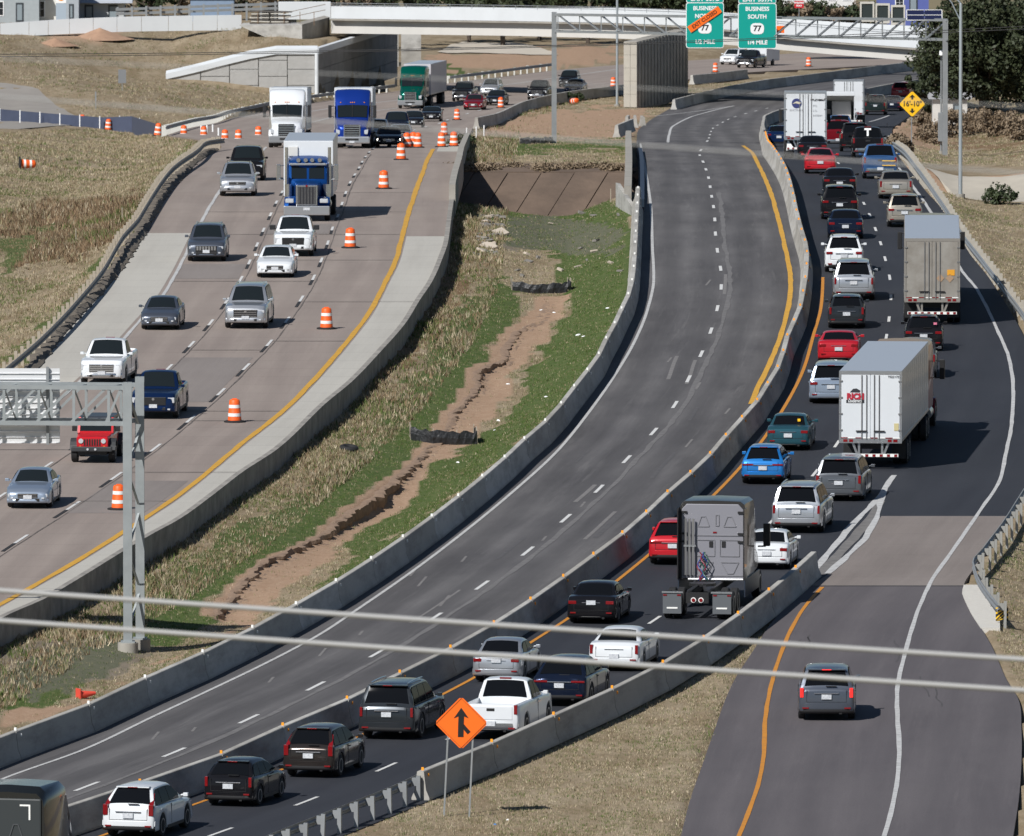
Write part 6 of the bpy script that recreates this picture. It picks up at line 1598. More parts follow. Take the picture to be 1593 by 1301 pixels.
# ---------------------------------------------------------------- heavy trucks
M_tw = mat('trailer_white', (.66,.69,.715), .4, 0, .3, noise=(.8,.3,(.54,.56,.575)))
M_tr = mat('trailer_roof', (.48,.52,.58), .35, .3)
M_td = mat('dirty_trailer_metal', (.36,.34,.305), .55, .35, noise=(1.2,.8,(.20,.175,.145)))
M_alu2 = mat('polished_steel', (.60,.61,.62), .28, .85)
def dual(root, x, y, r=.51): 
    for q in (x-.17, x+.17): wheel(root, q, y, r, .28)
def trailer_box(rt, L, y0, body, roof, W=2.59, z0=1.15, z1=4.08, rear=True, rods=True):
    h = W/2
    m = MB(); m.box(-h, h, y0, y0+L, z0, z1-.02); m.build('trailer_body', body, rt, bevel=.02)
    m = MB(); m.box(-h+.01, h-.01, y0+.01, y0+L-.01, z1-.018, z1+.0); m.build('trailer_roof', roof, rt)
    for sd in (-1, 1):
        for q in range(1, 13):
            y = y0+L*q/13; bx(rt, 'side_seam', M_alu2 if body is M_tw else body, min(sd*(h-.01), sd*(h+.012)), max(sd*(h-.01), sd*(h+.012)), y-.025, y+.025, z0+.1, z1-.1)
        bx(rt, 'side_rail', M_alu2, min(sd*(h-.01), sd*(h+.02)), max(sd*(h-.01), sd*(h+.02)), y0+.05, y0+L-.05, z0, z0+.12)
    if not rear: return
    M_ed = M_alu2 if body is M_tw else mat('dull_edge', (.30,.28,.25), .5, .4)
    for x0, x1 in ((-h, -h+.07), (h-.07, h)): bx(rt, 'door_frame', M_ed, x0-.005, x1+.005, y0-.04, y0, z0-.02, z1)
    bx(rt, 'door_frame', M_ed, -h, h, y0-.041, y0, z1-.14, z1+.005)
    for sd in (-1, 1):
        xa, xb = (-h+.09, -.012) if sd < 0 else (.012, h-.09)
        d = bx(rt, 'door', body, xa, xb, y0-.03, y0-.002, z0+.14, z1-.15, .01)
        for fx in (.16, .36) if sd > 0 else (-.16, -.36):
            g = MB(); g.tube((fx, y0-.06, z0+.10), (fx, y0-.06, z1-.16), .022, .022, 6); g.build('lock_rod', mat('rod_grey', (.22,.22,.22), .5, .4), d)
        for zz in np.linspace(z0+.45, z1-.45, 4): bx(rt, 'hinge', mat('rod_grey', (.22,.22,.22), .5), min(sd*(h-.14), sd*(h+.0)), max(sd*(h-.14), sd*(h+.0)), y0-.065, y0-.03, zz, zz+.06)
        bx(rt, 'lock_handle', TRIM, min(sd*.14,sd*.60), max(sd*.14,sd*.60), y0-.10, y0-.07, z0+.42, z0+.47)
        bx(rt, 'tail_lamp', TAIL, min(sd*.72,sd*.88), max(sd*.72,sd*.88), y0-.05, y0, z0-.01, z0+.10); bx(rt, 'tail_lamp', TAIL, min(sd*.95,sd*1.12), max(sd*.95,sd*1.12), y0-.05, y0, z0-.01, z0+.10)
    bx(rt, 'rear_sill', M_ed, -h, h, y0-.035, y0+.1, z0-.06, z0+.13)
    for k in range(8): bx(rt, 'reflective_tape', TAIL if k % 2 == 0 else M_refw, -h+.06+k*.31, -h+.06+k*.31+.29, y0-.039, y0-.034, z0+.14, z0+.18)
    # underride guard
    g = MB(); g.bar((-1.15,y0+.1,.58),(1.15,y0+.1,.58),.12,.12); ug = g.build('underride_guard', M_refw, rt)
    for k in range(8): bx(ug, 'tape', TAIL, -1.12+k*.30, -1.12+k*.30+.13, y0+.032, y0+.038, .53, .63)
    for x0, x1 in ((-.75,-.55),(.75,.55),(-.48,-.48),(.48,.48)): g = MB(); g.bar((x0,y0+.12,1.12),(x1,y0+.12,.62),.09); g.build('guard_strut', M_ed, rt)
def trailer_axles(rt, y0, a=2.6):
    for y in (y0+a, y0+a+1.25):
        for sd in (-1,1): dual(rt, sd*1.02, y)
    bx(rt, 'trailer_frame', TRIM, -.55, .55, y0+1.2, y0+5.5, .75, 1.14)
    for sd in (-1,1): bx(rt, 'mud_flap', TRIM, min(sd*.72,sd*1.28), max(sd*.72,sd*1.28), y0+a-.75, y0+a-.73, .25, 1.1)

def tractor(rt, yf, pm, style='aero', cabh=3.95, Wc=2.45, roof=True, extras=True, chrome_bumper=False):
    """cab with its front bumper at local y = yf, running back"""
    h = Wc/2
    if style == 'aero':
        st = [(-6.2,h,.95,cabh),(-5.9,h,.95,cabh),(-3.4,h,.95,cabh),(-3.0,h*.99,.95,cabh-.12),(-2.55,h*.96,.95,cabh-.60),(-2.35,h*.94,.95,2.95),(-1.62,h*.90,.95,2.02),(-1.5,h*.90,.8,1.96),(-.6,h*.86,.7,1.74),(-.2,h*.80,.6,1.58),(-.04,h*.66,.55,1.38),(0,h*.56,.6,1.2)]
    else:
        st = [(-5.2,h*.96,.95,3.25),(-5.0,h*.96,.95,3.3),(-3.2,h*.86,.95,3.25),(-2.75,h*.84,.95,2.98),(-2.60,h*.84,.95,2.85),(-2.42,h*.82,.95,2.02),(-2.35,h*.62,.95,1.98),(-.4,h*.42,.9,1.88),(-.25,h*.40,.9,1.86)]
    secs = []
    for y, w, zb, zt in st:
        q = [(w*.9,zb),(w,zb+.12),(w,zt-.30 if zt-.3 > zb+.2 else (zb+zt)/2+.05),(w*.97,zt-.12),(w*.86,zt-.02),(w*.4,zt+.02),(0,zt+.03)]
        secs.append([(0,yf+y,zb)]+[(x,yf+y,z) for x, z in q]+[(-x,yf+y,z) for x, z in reversed(q[:-1])])
    m = MB(); m.loft(secs); m.build('cab', pm, rt, smooth=35)
    if style == 'aero':
        n = Vector((0,.93,.73)).normalized()
        rows = []
        for t in np.linspace(.06,.92,4):
            y = yf-1.62-(2.35-1.62)*t; z = 2.02+(2.95-2.02)*t; w = h*(.90+(.94-.90)*t)*.88
            rows.append([(x*w, y+n.y*.06-.015*abs(x)**2, z+n.z*.06-.03*abs(x)**3) for x in np.linspace(-1,1,7)])
        m = MB(); m.grid(rows); m.build('windscreen', GLASS2, rt, smooth=60)
        m = MB(); m.bar((0,yf-1.56,2.10),(0,yf-2.26,2.99),.03); m.build('screen_divider', TRIM, rt)
        g = MB(); rows = [[(x*wd, yf+.03-.03*abs(x), z) for x in np.linspace(-1,1,5)] for z, wd in ((.78,.46),(1.0,.52),(1.52,.56),(1.6,.50))]; g.grid(rows); gr_ = g.build('grille', TRIM, rt)
        for k in range(5): z = .86+k*.15; bx(gr_, 'grille_bar', CHROME, -.48,.48,yf+.03,yf+.06,z,z+.05)
        for sd in (-1,1):
            bx(gr_, 'grille_surround', CHROME, min(sd*.50,sd*.56), max(sd*.50,sd*.56), yf+.0,yf+.05,.8,1.58)
            m = MB(); m.loft([[(sd*x, yf+y, z) for x, z in ((.60,za),(1.05,za),(1.08,zb),(.64,zb))] for y, za, zb in ((-.5,1.0,1.32),(-.12,.92,1.24),(-.06,.98,1.18))]); m.build('headlight', LAMP, rt, smooth=40)
            m = MB(); m.grid([[(sd*(h*.965+.012), yf+y, z) for y in (-2.9,-2.1)] for z in (2.1,2.85)]); m.build('side_window', SIDEG, rt)
            # fender over the steer wheel
            m = MB(); m.loft([[(sd*x, yf-1.3+rr*math.cos(a), .54+rr*math.sin(a)) for x, rr in ((.75,.72),(h*.99,.70),(h*.99,.62),(.75,.62))] for a in np.linspace(R(5), R(175), 9)]); m.build('fender', pm, rt, smooth=40)
        bx(rt, 'bumper', M_alu2 if chrome_bumper else mat('grey_bumper', (.20,.21,.22), .5), -h*.98, h*.98, yf-.45, yf+.08, .32, .80, .08)
        bx(rt, 'bumper_intake', TRIM, -.45,.45,yf+.07,yf+.10,.52,.66,.02); bx(rt, 'licence_plate', PLATE, -.17,.17,yf+.08,yf+.11,.36,.50)
        for k in (-.8,-.12,0,.12,.8): bx(rt, 'marker_lamp', AMBER, k-.04,k+.04, yf-2.44,yf-2.36,3.06,3.11)
    for sd in (-1,1):
        g = MB(); g.bar((sd*h,yf-1.75,2.1),(sd*(h+.28),yf-1.7,2.15),.05); g.bar((sd*h,yf-1.75,2.85),(sd*(h+.28),yf-1.7,2.8),.05); g.box(min(sd*(h+.18),sd*(h+.40)), max(sd*(h+.18),sd*(h+.40)), yf-1.78, yf-1.62, 2.05, 2.9); g.build('mirror', TRIM if style == 'aero' else CHROME, rt, bevel=.03)
        wheel(rt, sd*1.06, yf-1.3, .52, .30)
        g = MB(); g.tube((sd*.92,yf-4.2,.75),(sd*.92,yf-2.7,.75),.30,.30,14); g.build('fuel_tank', M_alu2, rt, smooth=40)
    bx(rt, 'chassis', TRIM, -.45,.45,yf-9.2,yf-.3,.62,.95)
    for y in (yf-7.4, yf-8.65):
        for sd in (-1,1): dual(rt, sd*1.02, y)

def semi_front(px, py, pm, label, box=M_tw, roofm=M_tr, fdev=0, tl=16.15, cab_extra=None, style='aero', chrome=False):
    rt = empty('semi_truck', (0,0,0), 0, label, 'truck', 'heavy trucks coming towards the camera')
    tractor(rt, 1.3, P_(pm), 'aero', chrome_bumper=chrome)
    trailer_box(rt, tl, 1.3-7.1-tl, box, roofm); trailer_axles(rt, 1.3-7.1-tl)
    if cab_extra: cab_extra(rt)
    place(rt, px, py, LC, False, 0.0)
    return rt
semi_front(446, 230, 'white', 'white semi truck with a white sleeper cab and grey bumper', roofm=M_tr)
semi_front(548, 231, 'truckblue', 'bright blue semi truck beside the white one', chrome=True)
semi_front(640, 169, 'kengreen', 'dark green semi truck just before the overpass', box=mat('pale_violet_trailer', (.55,.53,.56), .45), chrome=False)

# blue conventional box truck
def petrol(px, py):
    rt = empty('box_truck', (0,0,0), 0, 'blue long-nosed truck with chrome grille and tall white box', 'truck', 'heavy trucks coming towards the camera')
    pm = P_('petblue'); yf = 1.35; h = 1.2
    tractor(rt, yf, pm, 'conv')
    m = MB(); m.loft([[(x*w, yf+y, z) for x, z in ((-1,.95),(1,.95),(1,1.86),(.8,1.93),(-.8,1.93),(-1,1.86))] for y, w in ((-2.4,.72),(-.12,.52))]); m.build('hood', pm, rt, smooth=30)
    bx(rt, 'grille_surround', CHROME, -.56,.56,yf-.16,yf-.02,.82,1.90,.05); bx(rt, 'grille', mat('grille_dark', (.05,.05,.055), .4,.5), -.47,.47,yf-.03,yf+.0,.88,1.80,.01)
    for k in range(6): x = -.40+k*.16; bx(rt, 'grille_bar', CHROME, x-.012,x+.012,yf,yf+.02,.90,1.78)
    g = MB(); g.tube((0,yf,1.85),(0,yf+.03,1.85),.06,.06,10); g.build('emblem', TAIL, rt)
    bx(rt, 'bumper', M_alu2, -1.2,1.2,yf-.08,yf+.10,.32,.80,.04); bx(rt, 'licence_plate', PLATE, -.17,.17,yf+.10,yf+.12,.58,.72)
    for sd in (-1,1):
        m = MB(); m.loft([[(sd*x, yf-1.25+rr*math.cos(a), .54+rr*math.sin(a)) for x, rr in ((.55,.74),(1.18,.68),(1.18,.60),(.55,.60))] for a in np.linspace(R(-5), R(150), 9)]); m.build('fender', pm, rt, smooth=40)
        bx(rt, 'headlight', LAMP, min(sd*.68,sd*1.12), max(sd*.68,sd*1.12), yf-.45,yf-.1,.95,1.18,.06)
        g = MB(); g.tube((sd*1.12,yf-2.9,1.3),(sd*1.12,yf-2.9,3.75),.09,.09,10); g.build('exhaust_stack', CHROME, rt, smooth=40)
        g = MB(); g.tube((sd*1.0,yf-2.15,1.05),(sd*1.0,yf-2.15,1.85),.20,.20,12); g.build('air_cleaner', CHROME, rt, smooth=40)
        m = MB(); m.grid([[(sd*(.06+.80*t), yf-2.40-.20*(z-2.05)/.8, z) for t in (0,1)] for z in (2.12,2.78)]); m.build('windscreen', GLASS2, rt)
    bx(rt, 'sun_visor', M_alu2, -.95,.95,yf-2.72,yf-2.40,2.82,2.93,.02)
    for k in (-.62,-.22,.12,.5):
        g = MB(); g.tube((k,yf-2.75,3.08),(k,yf-2.6,3.08),.10,.11,12); g.build('air_horn_lamp', CHROME, rt, smooth=40)
    m = MB(); m.box(-1.3,1.3,yf-13.5,yf-3.6,1.15,4.05); m.build('cargo_box', M_tw, rt, bevel=.03)
    m = MB(); m.box(-1.27,1.27,yf-13.45,yf-3.65,4.052,4.07); m.build('box_roof', M_tr, rt)
    bx(rt, 'box_vent', mat('vent_white', (.6,.6,.58), .6), .55,1.05,yf-3.6,yf-3.5,3.25,3.75,.03)
    place(rt, px, py, LC, False, .1)
petrol(478, 343)

def semi_rear(px, py, label, body, roofm, deco=None, cabpaint='white', L=16.15, axle=2.6, cab=True, W=2.59, z1=4.08, grp='heavy trucks heading away', curve=None):
    rt = empty('semi_truck', (0,0,0), 0, label, 'truck', grp)
    trailer_box(rt, L, 0, body, roofm, W, 1.15, z1); trailer_axles(rt, 0, axle)
    if cab: tractor(rt, L+7.2, P_(cabpaint), 'aero', cabh=min(3.9, z1-.1))
    if deco: deco(rt)
    place(rt, px, py, curve or RC, True, 0.0)
    return rt
M_rred = mat('lettering_red', (.42,.02,.04), .5); M_rblk = mat('lettering_black', (.03,.03,.035), .5)
def rich(rt):
    text('RICH', .33, (-.62,-.055,3.02), M_rred, rt, bold=.02, sx=.95); bx(rt, 'logo_bar', M_rblk, -1.0,-.26,-.05,-.034,2.76,2.88); text('LOGISTICS', .12, (-.63,-.056,2.82), M_swhite, rt, bold=.004)
    g = MB(); g.loft([[(x,-.05+dy,z) for x, z in ((-.85,3.20),(-.45,3.20),(-.42,3.27),(-.58,3.36),(-.72,3.34))] for dy in (0,.012)]); g.build('logo_emblem', M_rblk, rt)
    text('T0221721', .13, (.98,-.055,3.85), M_rblk, rt); bx(rt, 'sticker', mat('cream_sticker', (.55,.48,.25), .6), .98,1.17,-.05,-.034,1.62,1.92)
semi_rear(1354, 731, 'white trailer with red RICH lettering on its rear door', M_tw, M_tr, rich, 'darkred', axle=3.2)
def dirty(rt):
    bx(rt, 'orange_placard', mat('placard_orange', (.70,.32,.02), .6), .70,1.05,-.05,-.034,2.35,2.62)
    for x in (.38,.82):
        g = MB(); g.face([(x,-.05,2.02),(x+.19,-.05,2.22),(x,-.05,2.42),(x-.19,-.05,2.22)]); g.build('faded_placard', mat('faded_tan', (.36,.24,.15), .7), rt)
semi_rear(1450, 507, 'dirty brown-stained trailer beside the right guardrail', M_td, M_tr, dirty, 'gray', axle=2.4)
def globe(rt):
    g = MB(); g.tube((-.55,-.06,3.35),(-.55,-.035,3.35),.30,.30,18); g.build('round_emblem', mat('emblem_navy', (.04,.05,.16), .4), rt)
    g = MB(); g.loft([[(-.55+x,-.075+dy,3.35+z) for x, z in ((-.27,-.03),(.0,.12),(.27,.05),(.2,-.06),(-.05,.0))] for dy in (0,.01)]); g.build('emblem_sweep', mat('emblem_tan', (.6,.55,.42), .5), rt)
    text('ENCTRANS', .17, (-.55,-.055,2.93), mat('faded_print', (.50,.51,.53), .6), rt); text('PTLZ188867', .17, (.75,-.055,3.55), M_rblk, rt, bold=.004)
    for i, q in enumerate(('FTL','LTL','INTERM')): text(q, .16, (.45,-.055,3.2-.3*i), _M['faded_print'], rt, align='LEFT')
    m = MB(); m.loft([[(-1.18,.2+dy,.45),(-.60,.2+dy,.45),(-1.1,.2+dy,1.12)] for dy in (0,.03)]); m.build('side_fairing', M_swhite, rt)
semi_rear(1253, 246, 'white trailer with a round navy emblem on its rear door', M_tw, M_tr, globe, 'kengreen', L=14.6, axle=1.6)
semi_rear(1320, 199, 'farthest white trailer turning right below the overpass', M_tw, M_tr, None, 'white', L=14, axle=2.0)
# open-backed box truck between the trailers
rt = empty('box_truck', (0,0,0), 0, 'white open-backed box truck between the two far trailers', 'truck', 'heavy trucks heading away')
for nm, q in (('side_wall',(-1.2,-1.14,0,6,1.0,3.3)),('side_wall',(1.14,1.2,0,6,1.0,3.3)),('roof',(-1.2,1.2,-.02,6,3.3,3.36)),('floor',(-1.14,1.14,0,6,1.0,1.1)),('front_wall',(-1.14,1.14,5.9,6,1.1,3.3)),('header',(-1.2,1.2,-.05,.05,3.02,3.301))):
    bx(rt, nm, M_tw, *q)
bx(rt, 'cab', P_('white'), -1.0,1.0,6.2,8.2,.6,2.4,.12); bx(rt, 'cargo', mat('grey_load', (.40,.38,.36), .8), -.6,.9,1.5,4,1.1,2.6,.04)
for y in (1.6, 7.4):
    for sd in (-1,1): wheel(rt, sd*1.0, y, .42, .28)
place(rt, 1306, 209, RC, True, 1.6)
# white cargo trailer behind the lifted pickup
rt = empty('cargo_trailer', (0,0,0), 0, 'white cargo trailer towed by the lifted pickup beyond the pier', 'trailer', 'traffic coming towards the camera')
m = MB(); m.box(-1.1,1.1,-2.6,2.4,.5,2.5); m.build('box', M_tw, rt, bevel=.08); bx(rt,'front_corner',M_alu2,-.9,.9,2.38,2.44,.5,1.3); bx(rt,'drawbar',TRIM,-.08,.08,2.4,4.0,.45,.55)
for sd in (-1,1): wheel(rt, sd*1.05, 0, .35, .24)
place(rt, 1187, 102, LC, False, 0)

# grey tractor unit without trailer
def bobtail(px, py):
    rt = empty('semi_tractor', (0,0,0), 0, 'grey sleeper tractor unit without a trailer, seen from behind', 'truck', 'heavy trucks heading away')
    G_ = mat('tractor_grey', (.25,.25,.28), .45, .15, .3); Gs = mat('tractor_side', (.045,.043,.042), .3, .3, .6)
    yb = 3.2; h = 1.24; top = 4.0        # back wall of the sleeper
    secs = []
    for y, w, zt in ((yb,h,top-.02),(yb+.3,h,top),(yb+2.6,h,top-.05),(yb+3.1,h*.97,top-.5),(yb+3.4,h*.95,2.95),(yb+4.2,h*.9,2.0),(yb+5.6,h*.82,1.7),(yb+6.0,h*.6,1.3)):
        q = [(w*.97,1.05),(w,1.2),(w,zt-.35),(w*.96,zt-.12),(w*.84,zt),(0,zt+.03)]
        secs.append([(0,y,1.05)]+[(x,y,z) for x, z in q]+[(-x,y,z) for x, z in reversed(q[:-1])])
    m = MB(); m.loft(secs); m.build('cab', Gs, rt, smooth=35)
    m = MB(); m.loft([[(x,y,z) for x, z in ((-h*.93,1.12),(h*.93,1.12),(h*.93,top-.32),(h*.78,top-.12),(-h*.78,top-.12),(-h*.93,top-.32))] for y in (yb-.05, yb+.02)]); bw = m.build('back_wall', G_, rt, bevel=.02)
    # pressed panels on the back wall
    def ring(pts, name='pressed_rib'):
        for i in range(len(pts)):
            a, b = pts[i], pts[(i+1) % len(pts)]; g = MB(); g.bar((a[0],yb-.06,a[1]),(b[0],yb-.06,b[1]),.03,.035); g.build(name, mat('rib_grey', (.20,.20,.22), .5), bw)
    ring([(-.55,3.05),(-.12,3.05),(-.26,3.42),(-.42,3.42)]); ring([(.42,3.05),(.88,3.05),(.72,3.42),(.56,3.42)]); ring([(.12,3.08),(.24,3.08),(.24,3.48),(.12,3.48)])
    ring([(-.62,1.95),(.08,1.95),(.08,2.55),(-.62,2.55)]); ring([(.28,1.95),(1.0,1.95),(1.0,2.55),(.28,2.55)]); ring([(.32,1.72),(.98,1.72),(.78,1.30),(.56,1.30)]); ring([(-.58,1.72),(.02,1.72),(-.16,1.30),(-.40,1.30)])
    for z in (2.72, 1.22): g = MB(); g.bar((-h*.9,yb-.06,z),(h*.9,yb-.06,z),.035); g.build('seam', _M['rib_grey'], bw)
    for x in (-.05,.42): bx(rt, 'vent', TRIM, x-.07,x+.07,yb-.08,yb-.05,2.28,2.50)
    bx(rt, 'red_mark', TAIL, .02,.16,yb-.07,yb-.05,2.80,2.86)
    for sd in (-1,1):
        for z in (3.55,2.75,2.45): bx(rt, 'fairing_bracket', TRIM, min(sd*.95,sd*1.24), max(sd*.95,sd*1.24), yb-.12,yb-.05,z,z+.07)
        m = MB(); m.loft([[(sd*x,y,z) for x, y in ((h,yb+.2),(h+.03,yb+.2),(h+.02,yb-.55),(h-.01,yb-.55))] for z in (1.1,top-.25)]); m.build('side_fairing', Gs if sd > 0 else TRIM, rt)
        m = MB(); m.loft([[(sd*x,yb+y,z) for x, z in ((h-.02,.45),(h+.02,.45),(h+.02,1.1),(h-.02,1.1))] for y in (-.3,4.0)]); m.build('tank_skirt', mat('skirt_dark', (.03,.04,.06), .35,.2), rt)
        g = MB(); g.bar((sd*h,yb+3.6,2.0),(sd*(h+.3),yb+3.7,2.0),.06); g.box(min(sd*(h+.2),sd*(h+.45)), max(sd*(h+.2),sd*(h+.45)),yb+3.65,yb+3.85,2.0,2.85); g.build('mirror', TRIM, rt, bevel=.03)
        for y in (-.65,.65): dual(rt, sd*.98, y)
        wheel(rt, sd*1.05, yb+4.7, .52, .30)
        fl = bx(rt, 'mud_flap', mat('flap_grey', (.10,.11,.12), .6), min(sd*.58,sd*1.27), max(sd*.58,sd*1.27), -1.36,-1.33,.22,.98)
        bx(fl, 'flap_bar', M_alu2, min(sd*.52,sd*1.30), max(sd*.52,sd*1.30), -1.40,-1.34,.98,1.04); bx(fl, 'flap_label', M_refw, min(sd*.72,sd*1.12), max(sd*.72,sd*1.12), -1.375,-1.365,.40,.46)
        for k in (0,1): bx(fl, 'flap_light', TAIL, min(sd*(.60+k*.52),sd*(.74+k*.52)), max(sd*(.60+k*.52),sd*(.74+k*.52)),-1.38,-1.365,.88,.93)
        g = MB(); g.tube((sd*.14,-1.32,.72),(sd*.14,-1.28,.72),.07,.07,12); g.build('tail_lamp', TAIL, rt)
        g = MB(); g.tube((sd*.14,-1.30,.72),(sd*.14,-1.27,.72),.10,.10,12); g.build('lamp_ring', M_refw, rt)
        bx(rt, 'frame_rail', TRIM, min(sd*.32,sd*.42), max(sd*.32,sd*.42), -1.25, yb+4, .72,1.0)
    bx(rt, 'cross_member', TRIM, -.42,.42,-1.27,-1.2,.60,1.0)
    g = MB(); g.tube((0,.25,1.12),(0,.25,1.22),.50,.50,20); g.build('fifth_wheel', mat('greasy_black', (.03,.03,.032), .35,.3), rt)
    for x in (-.30,.30): g = MB(); g.bar((x,-1.1,1.02),(x*.4,-.2,1.16),.12,.06); g.build('ramp_rail', TRIM, rt)
    for k in range(3): g = MB(); g.tube((-.98+k*.14,yb-.22,1.25),(-.98+k*.14,yb-.22,3.35),.045,.045,8); g.build('vertical_pipe', M_alu2, rt, smooth=40)
    bx(rt, 'pipe_clamp', M_alu2, -1.05,-.60,yb-.27,yb-.1,2.30,2.37)
    cols = [(.22,.02,.04),(.02,.05,.22),(.03,.10,.08)]
    for k in range(6):
        P = [( -.45+.05*k+.10*math.sin(t*9+k), yb-.2-.05*math.cos(t*9+k)-.5*t*(k % 2), 2.1-1.0*t) for t in np.linspace(0,1,22)]
        g = MB(); g.path(P, .022, 5); g.build('coiled_hose', mat('hose_%d' % (k % 3), cols[k % 3], .5), rt)
    g = MB(); g.path([(-.9,yb-.1,1.08),(1.15,yb-.1,1.08)], .05); g.build('cab_step_bar', M_alu2, rt)
    place(rt, px, py, YL3, True, -.65)
bobtail(1088, 962)

# black tractor unit cut by the lower left corner
rt = empty('semi_tractor', (0,0,0), 0, 'black sleeper tractor cut off by the lower left corner', 'truck', 'heavy trucks heading away')
Gb = mat('tractor_black', (.012,.014,.015), .25, .2, .8)
secs = []
for y, w, zt in ((0,1.2,3.6),(.25,1.25,3.8),(2.4,1.25,3.75),(3.0,1.2,3.0),(3.8,1.1,2.0),(5.2,.95,1.6)):
    q = [(w*.97,.9),(w,1.1),(w,zt-.45),(w*.95,zt-.18),(w*.80,zt),(0,zt+.04)]; secs.append([(0,y,.9)]+[(x,y,z) for x, z in q]+[(-x,y,z) for x, z in reversed(q[:-1])])
m = MB(); m.loft(secs); m.build('cab', Gb, rt, smooth=35)
bw = bx(rt, 'back_wall', mat('back_wall_dark', (.028,.034,.036), .5), -1.12,1.12,-.05,.02,1.0,3.45,.05)
for a, b in (((.10,2.2),(.55,2.2)),((.55,2.2),(.40,2.65)),((.40,2.65),(.25,2.65)),((.25,2.65),(.10,2.2))): g = MB(); g.bar((a[0],-.06,a[1]),(b[0],-.06,b[1]),.035); g.build('pressed_rib', mat('rib_dark', (.06,.065,.07), .5), bw)
bx(rt, 'reflective_tape', M_refw, .45,.78,-.06,-.05,3.22,3.27); bx(rt, 'reflective_tape', M_refw, .73,.78,-.061,-.051,2.8,3.22)
for sd in (-1,1):
    for y in (-2.6,-1.3): dual(rt, sd*.98, y)
    wheel(rt, sd*1.05, 4.0, .52, .30); bx(rt, 'frame_rail', TRIM, min(sd*.32,sd*.42), max(sd*.32,sd*.42), -3.2, 4, .72,1.0)
    g = MB(); g.tube((sd*1.0,-.25,1.75),(sd*1.0,-.18,1.75),.09,.09,10); g.build('side_lamp', AMBER, rt)
place(rt, -8, 1425, YL3, True, -1.3)
# ---------------------------------------------------------------- grass, weeds and brush
def scatter(n, ya, yb, wide=1.06):
    Y = np.sqrt(rng.uniform(ya*ya, yb*yb, n)); half = CX/FPX*Y*wide+1.0
    X = rng.uniform(-1, 1, n)*half
    e1, e2, e3, er = E1(Y), E2(Y), E3(Y), ER(Y)
    left = X < e1-.62; right = X > er+.35
    med = (X > e2+.26) & (X < e3-.55)
    gore = (X > B3R(Y)+.02) & (X < RL(Y)+.03) & (Y < 545)
    ok = left | right | med | gore
    ok &= ~((Y > Y312-3) & (Y < Y250+3) & (X > -30) & ~left)
    ok &= ~((Y > 1419) & (X > -20.5) & (X < -8)) & ~((np.abs(Y-1421) < 2) & (X > -34) & (X < -8))
    X, Y, left, med, gore = X[ok], Y[ok], left[ok], med[ok], gore[ok]
    Z = T(X, Y); d, g, gr, br = cover(X, Y, Z)
    keep = ~((d & (rng.random(len(X)) > .05)) | (gr & (rng.random(len(X)) > .45)))
    px, py = project(X, Y, Z)
    keep &= ~inpoly(px, py, [(1430,256),(1700,262),(1700,335),(1476,300)]) & ~inpoly(px, py, [(-70,210),(165,200),(60,138),(-70,108)])
    clump = vnoise(X, Y*.4, 1.1, 31)
    keep &= rng.random(len(X)) < np.clip(.75+1.3*clump, .15, 1)
    return [a[keep] for a in (X, Y, Z, g, gr, br, left, med, gore)]

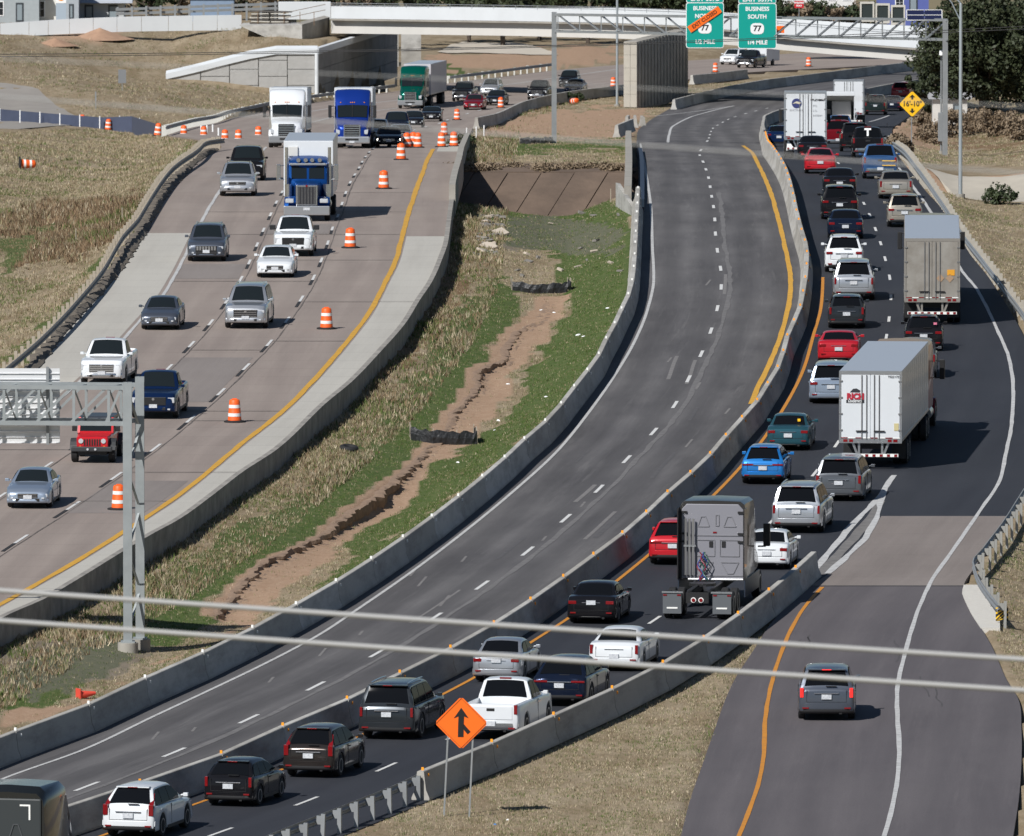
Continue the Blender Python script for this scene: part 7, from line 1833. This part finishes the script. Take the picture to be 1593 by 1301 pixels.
def make_grass(name, n, ya, yb, size, label):
    X, Y, Z, g, gr, br, left, med, gore = scatter(n, ya, yb)
    m = len(X); t = np.clip((X-E2(Y))/np.maximum(E3(Y)-E2(Y), .1), 0, 1)
    tall = med & ((t < .30) | br)
    big = vnoise(X, Y*.35, 2.4, 41)
    H = rng.uniform(.07, .17, m)
    H = np.where(left, rng.uniform(.10, .26, m), H)
    H = np.where(left & br, rng.uniform(.25, .65, m), H)
    H = np.where(tall, rng.uniform(.12, .38, m)*(1+1.2*np.clip(big, -.3, .5)), H)
    H = np.where(g & ~tall, rng.uniform(.06, .15, m), H)
    H *= size*.62
    W = H*rng.uniform(.10, .20, m) + .014*size
    pal = np.array([(.36,.295,.20),(.45,.385,.275),(.235,.21,.12),(.105,.140,.042),(.066,.118,.024),(.235,.165,.10),(.165,.115,.07),(.52,.46,.33)])
    pick = lambda p: rng.choice(8, m, p=p)
    c = pick([.34,.22,.24,.10,.02,.04,.02,.02])
    c = np.where(left, pick([.36,.18,.26,.05,.01,.09,.04,.01]), c)
    c = np.where(gore, pick([.30,.24,.22,.15,.02,.03,.01,.03]), c)
    c = np.where(g, pick([.07,.03,.17,.36,.35,.01,.01,.0]), c)
    c = np.where(tall, pick([.20,.08,.24,.12,.04,.20,.10,.02]), c)
    c = np.where(left & br, pick([.12,.05,.10,.02,.0,.45,.26,.0]), c)
    patch = vnoise(X, Y*.4, 3.2, 51)
    c = np.where((patch > .18) & ~g & (rng.random(m) < .42), 3, c)
    c = np.where(left & (c == 4), 3, c); c = np.where(left & g & (rng.random(m) < .45), 2, c)
    col = pal[c]*rng.uniform(.75, 1.2, (m,1))
    V, C = [], []
    for k in range(3):
        a = rng.uniform(0, 2*np.pi, m); ln = rng.uniform(.1, .7, m)*H; b = rng.uniform(0, 2*np.pi, m)
        ox, oy = rng.normal(0, .05*size, m), rng.normal(0, .09*size, m)
        p0 = np.stack([X+ox-np.cos(a)*W/2, Y+oy-np.sin(a)*W/2, Z-.02], 1); p1 = np.stack([X+ox+np.cos(a)*W/2, Y+oy+np.sin(a)*W/2, Z-.02], 1)
        p2 = np.stack([X+ox+np.cos(b)*ln, Y+oy+np.sin(b)*ln, Z+H*rng.uniform(.6, 1.1, m)], 1)
        V.append(np.stack([p0, p1, p2], 1)); C.append(np.repeat(col[:,None,:]*rng.uniform(.85,1.15,(m,1,1)), 3, 1))
    V = np.concatenate(V).reshape(-1, 3); C = np.concatenate(C).reshape(-1, 3); nf = len(V)//3
    me = bpy.data.meshes.new(name); me.vertices.add(len(V)); me.vertices.foreach_set('co', V.ravel())
    me.loops.add(len(V)); me.loops.foreach_set('vertex_index', np.arange(len(V), dtype=np.int32)); me.polygons.add(nf); me.polygons.foreach_set('loop_start', np.arange(0, len(V), 3, dtype=np.int32)); me.update()
    at_ = me.color_attributes.new('tint', 'FLOAT_COLOR', 'POINT'); at_.data.foreach_set('color', np.concatenate([C, np.ones((len(C),1))], 1).astype(np.float32).ravel())
    if 'grass_blade' not in _M:
        q = NT('grass_blade'); a_ = q.n('ShaderNodeAttribute'); a_.attribute_name = 'tint'; q.l(a_.outputs[0], q.p.inputs['Base Color']); q.p.inputs['Roughness'].default_value = .8; q.p.inputs['Specular IOR Level'].default_value = .15
    me.materials.append(_M['grass_blade'])
    o = link(name, me); tag(o, label, 'grass', kind='stuff'); return m
make_grass('grass', 420000, 452, 640, 1.0, 'dry and green grass on the near verges and median')
make_grass('grass', 330000, 640, 860, 1.1, 'mixed dry grass and brush on the middle verges and median')
make_grass('grass', 260000, 860, 1480, 1.5, 'tan dry grass on the far hillside and fields')
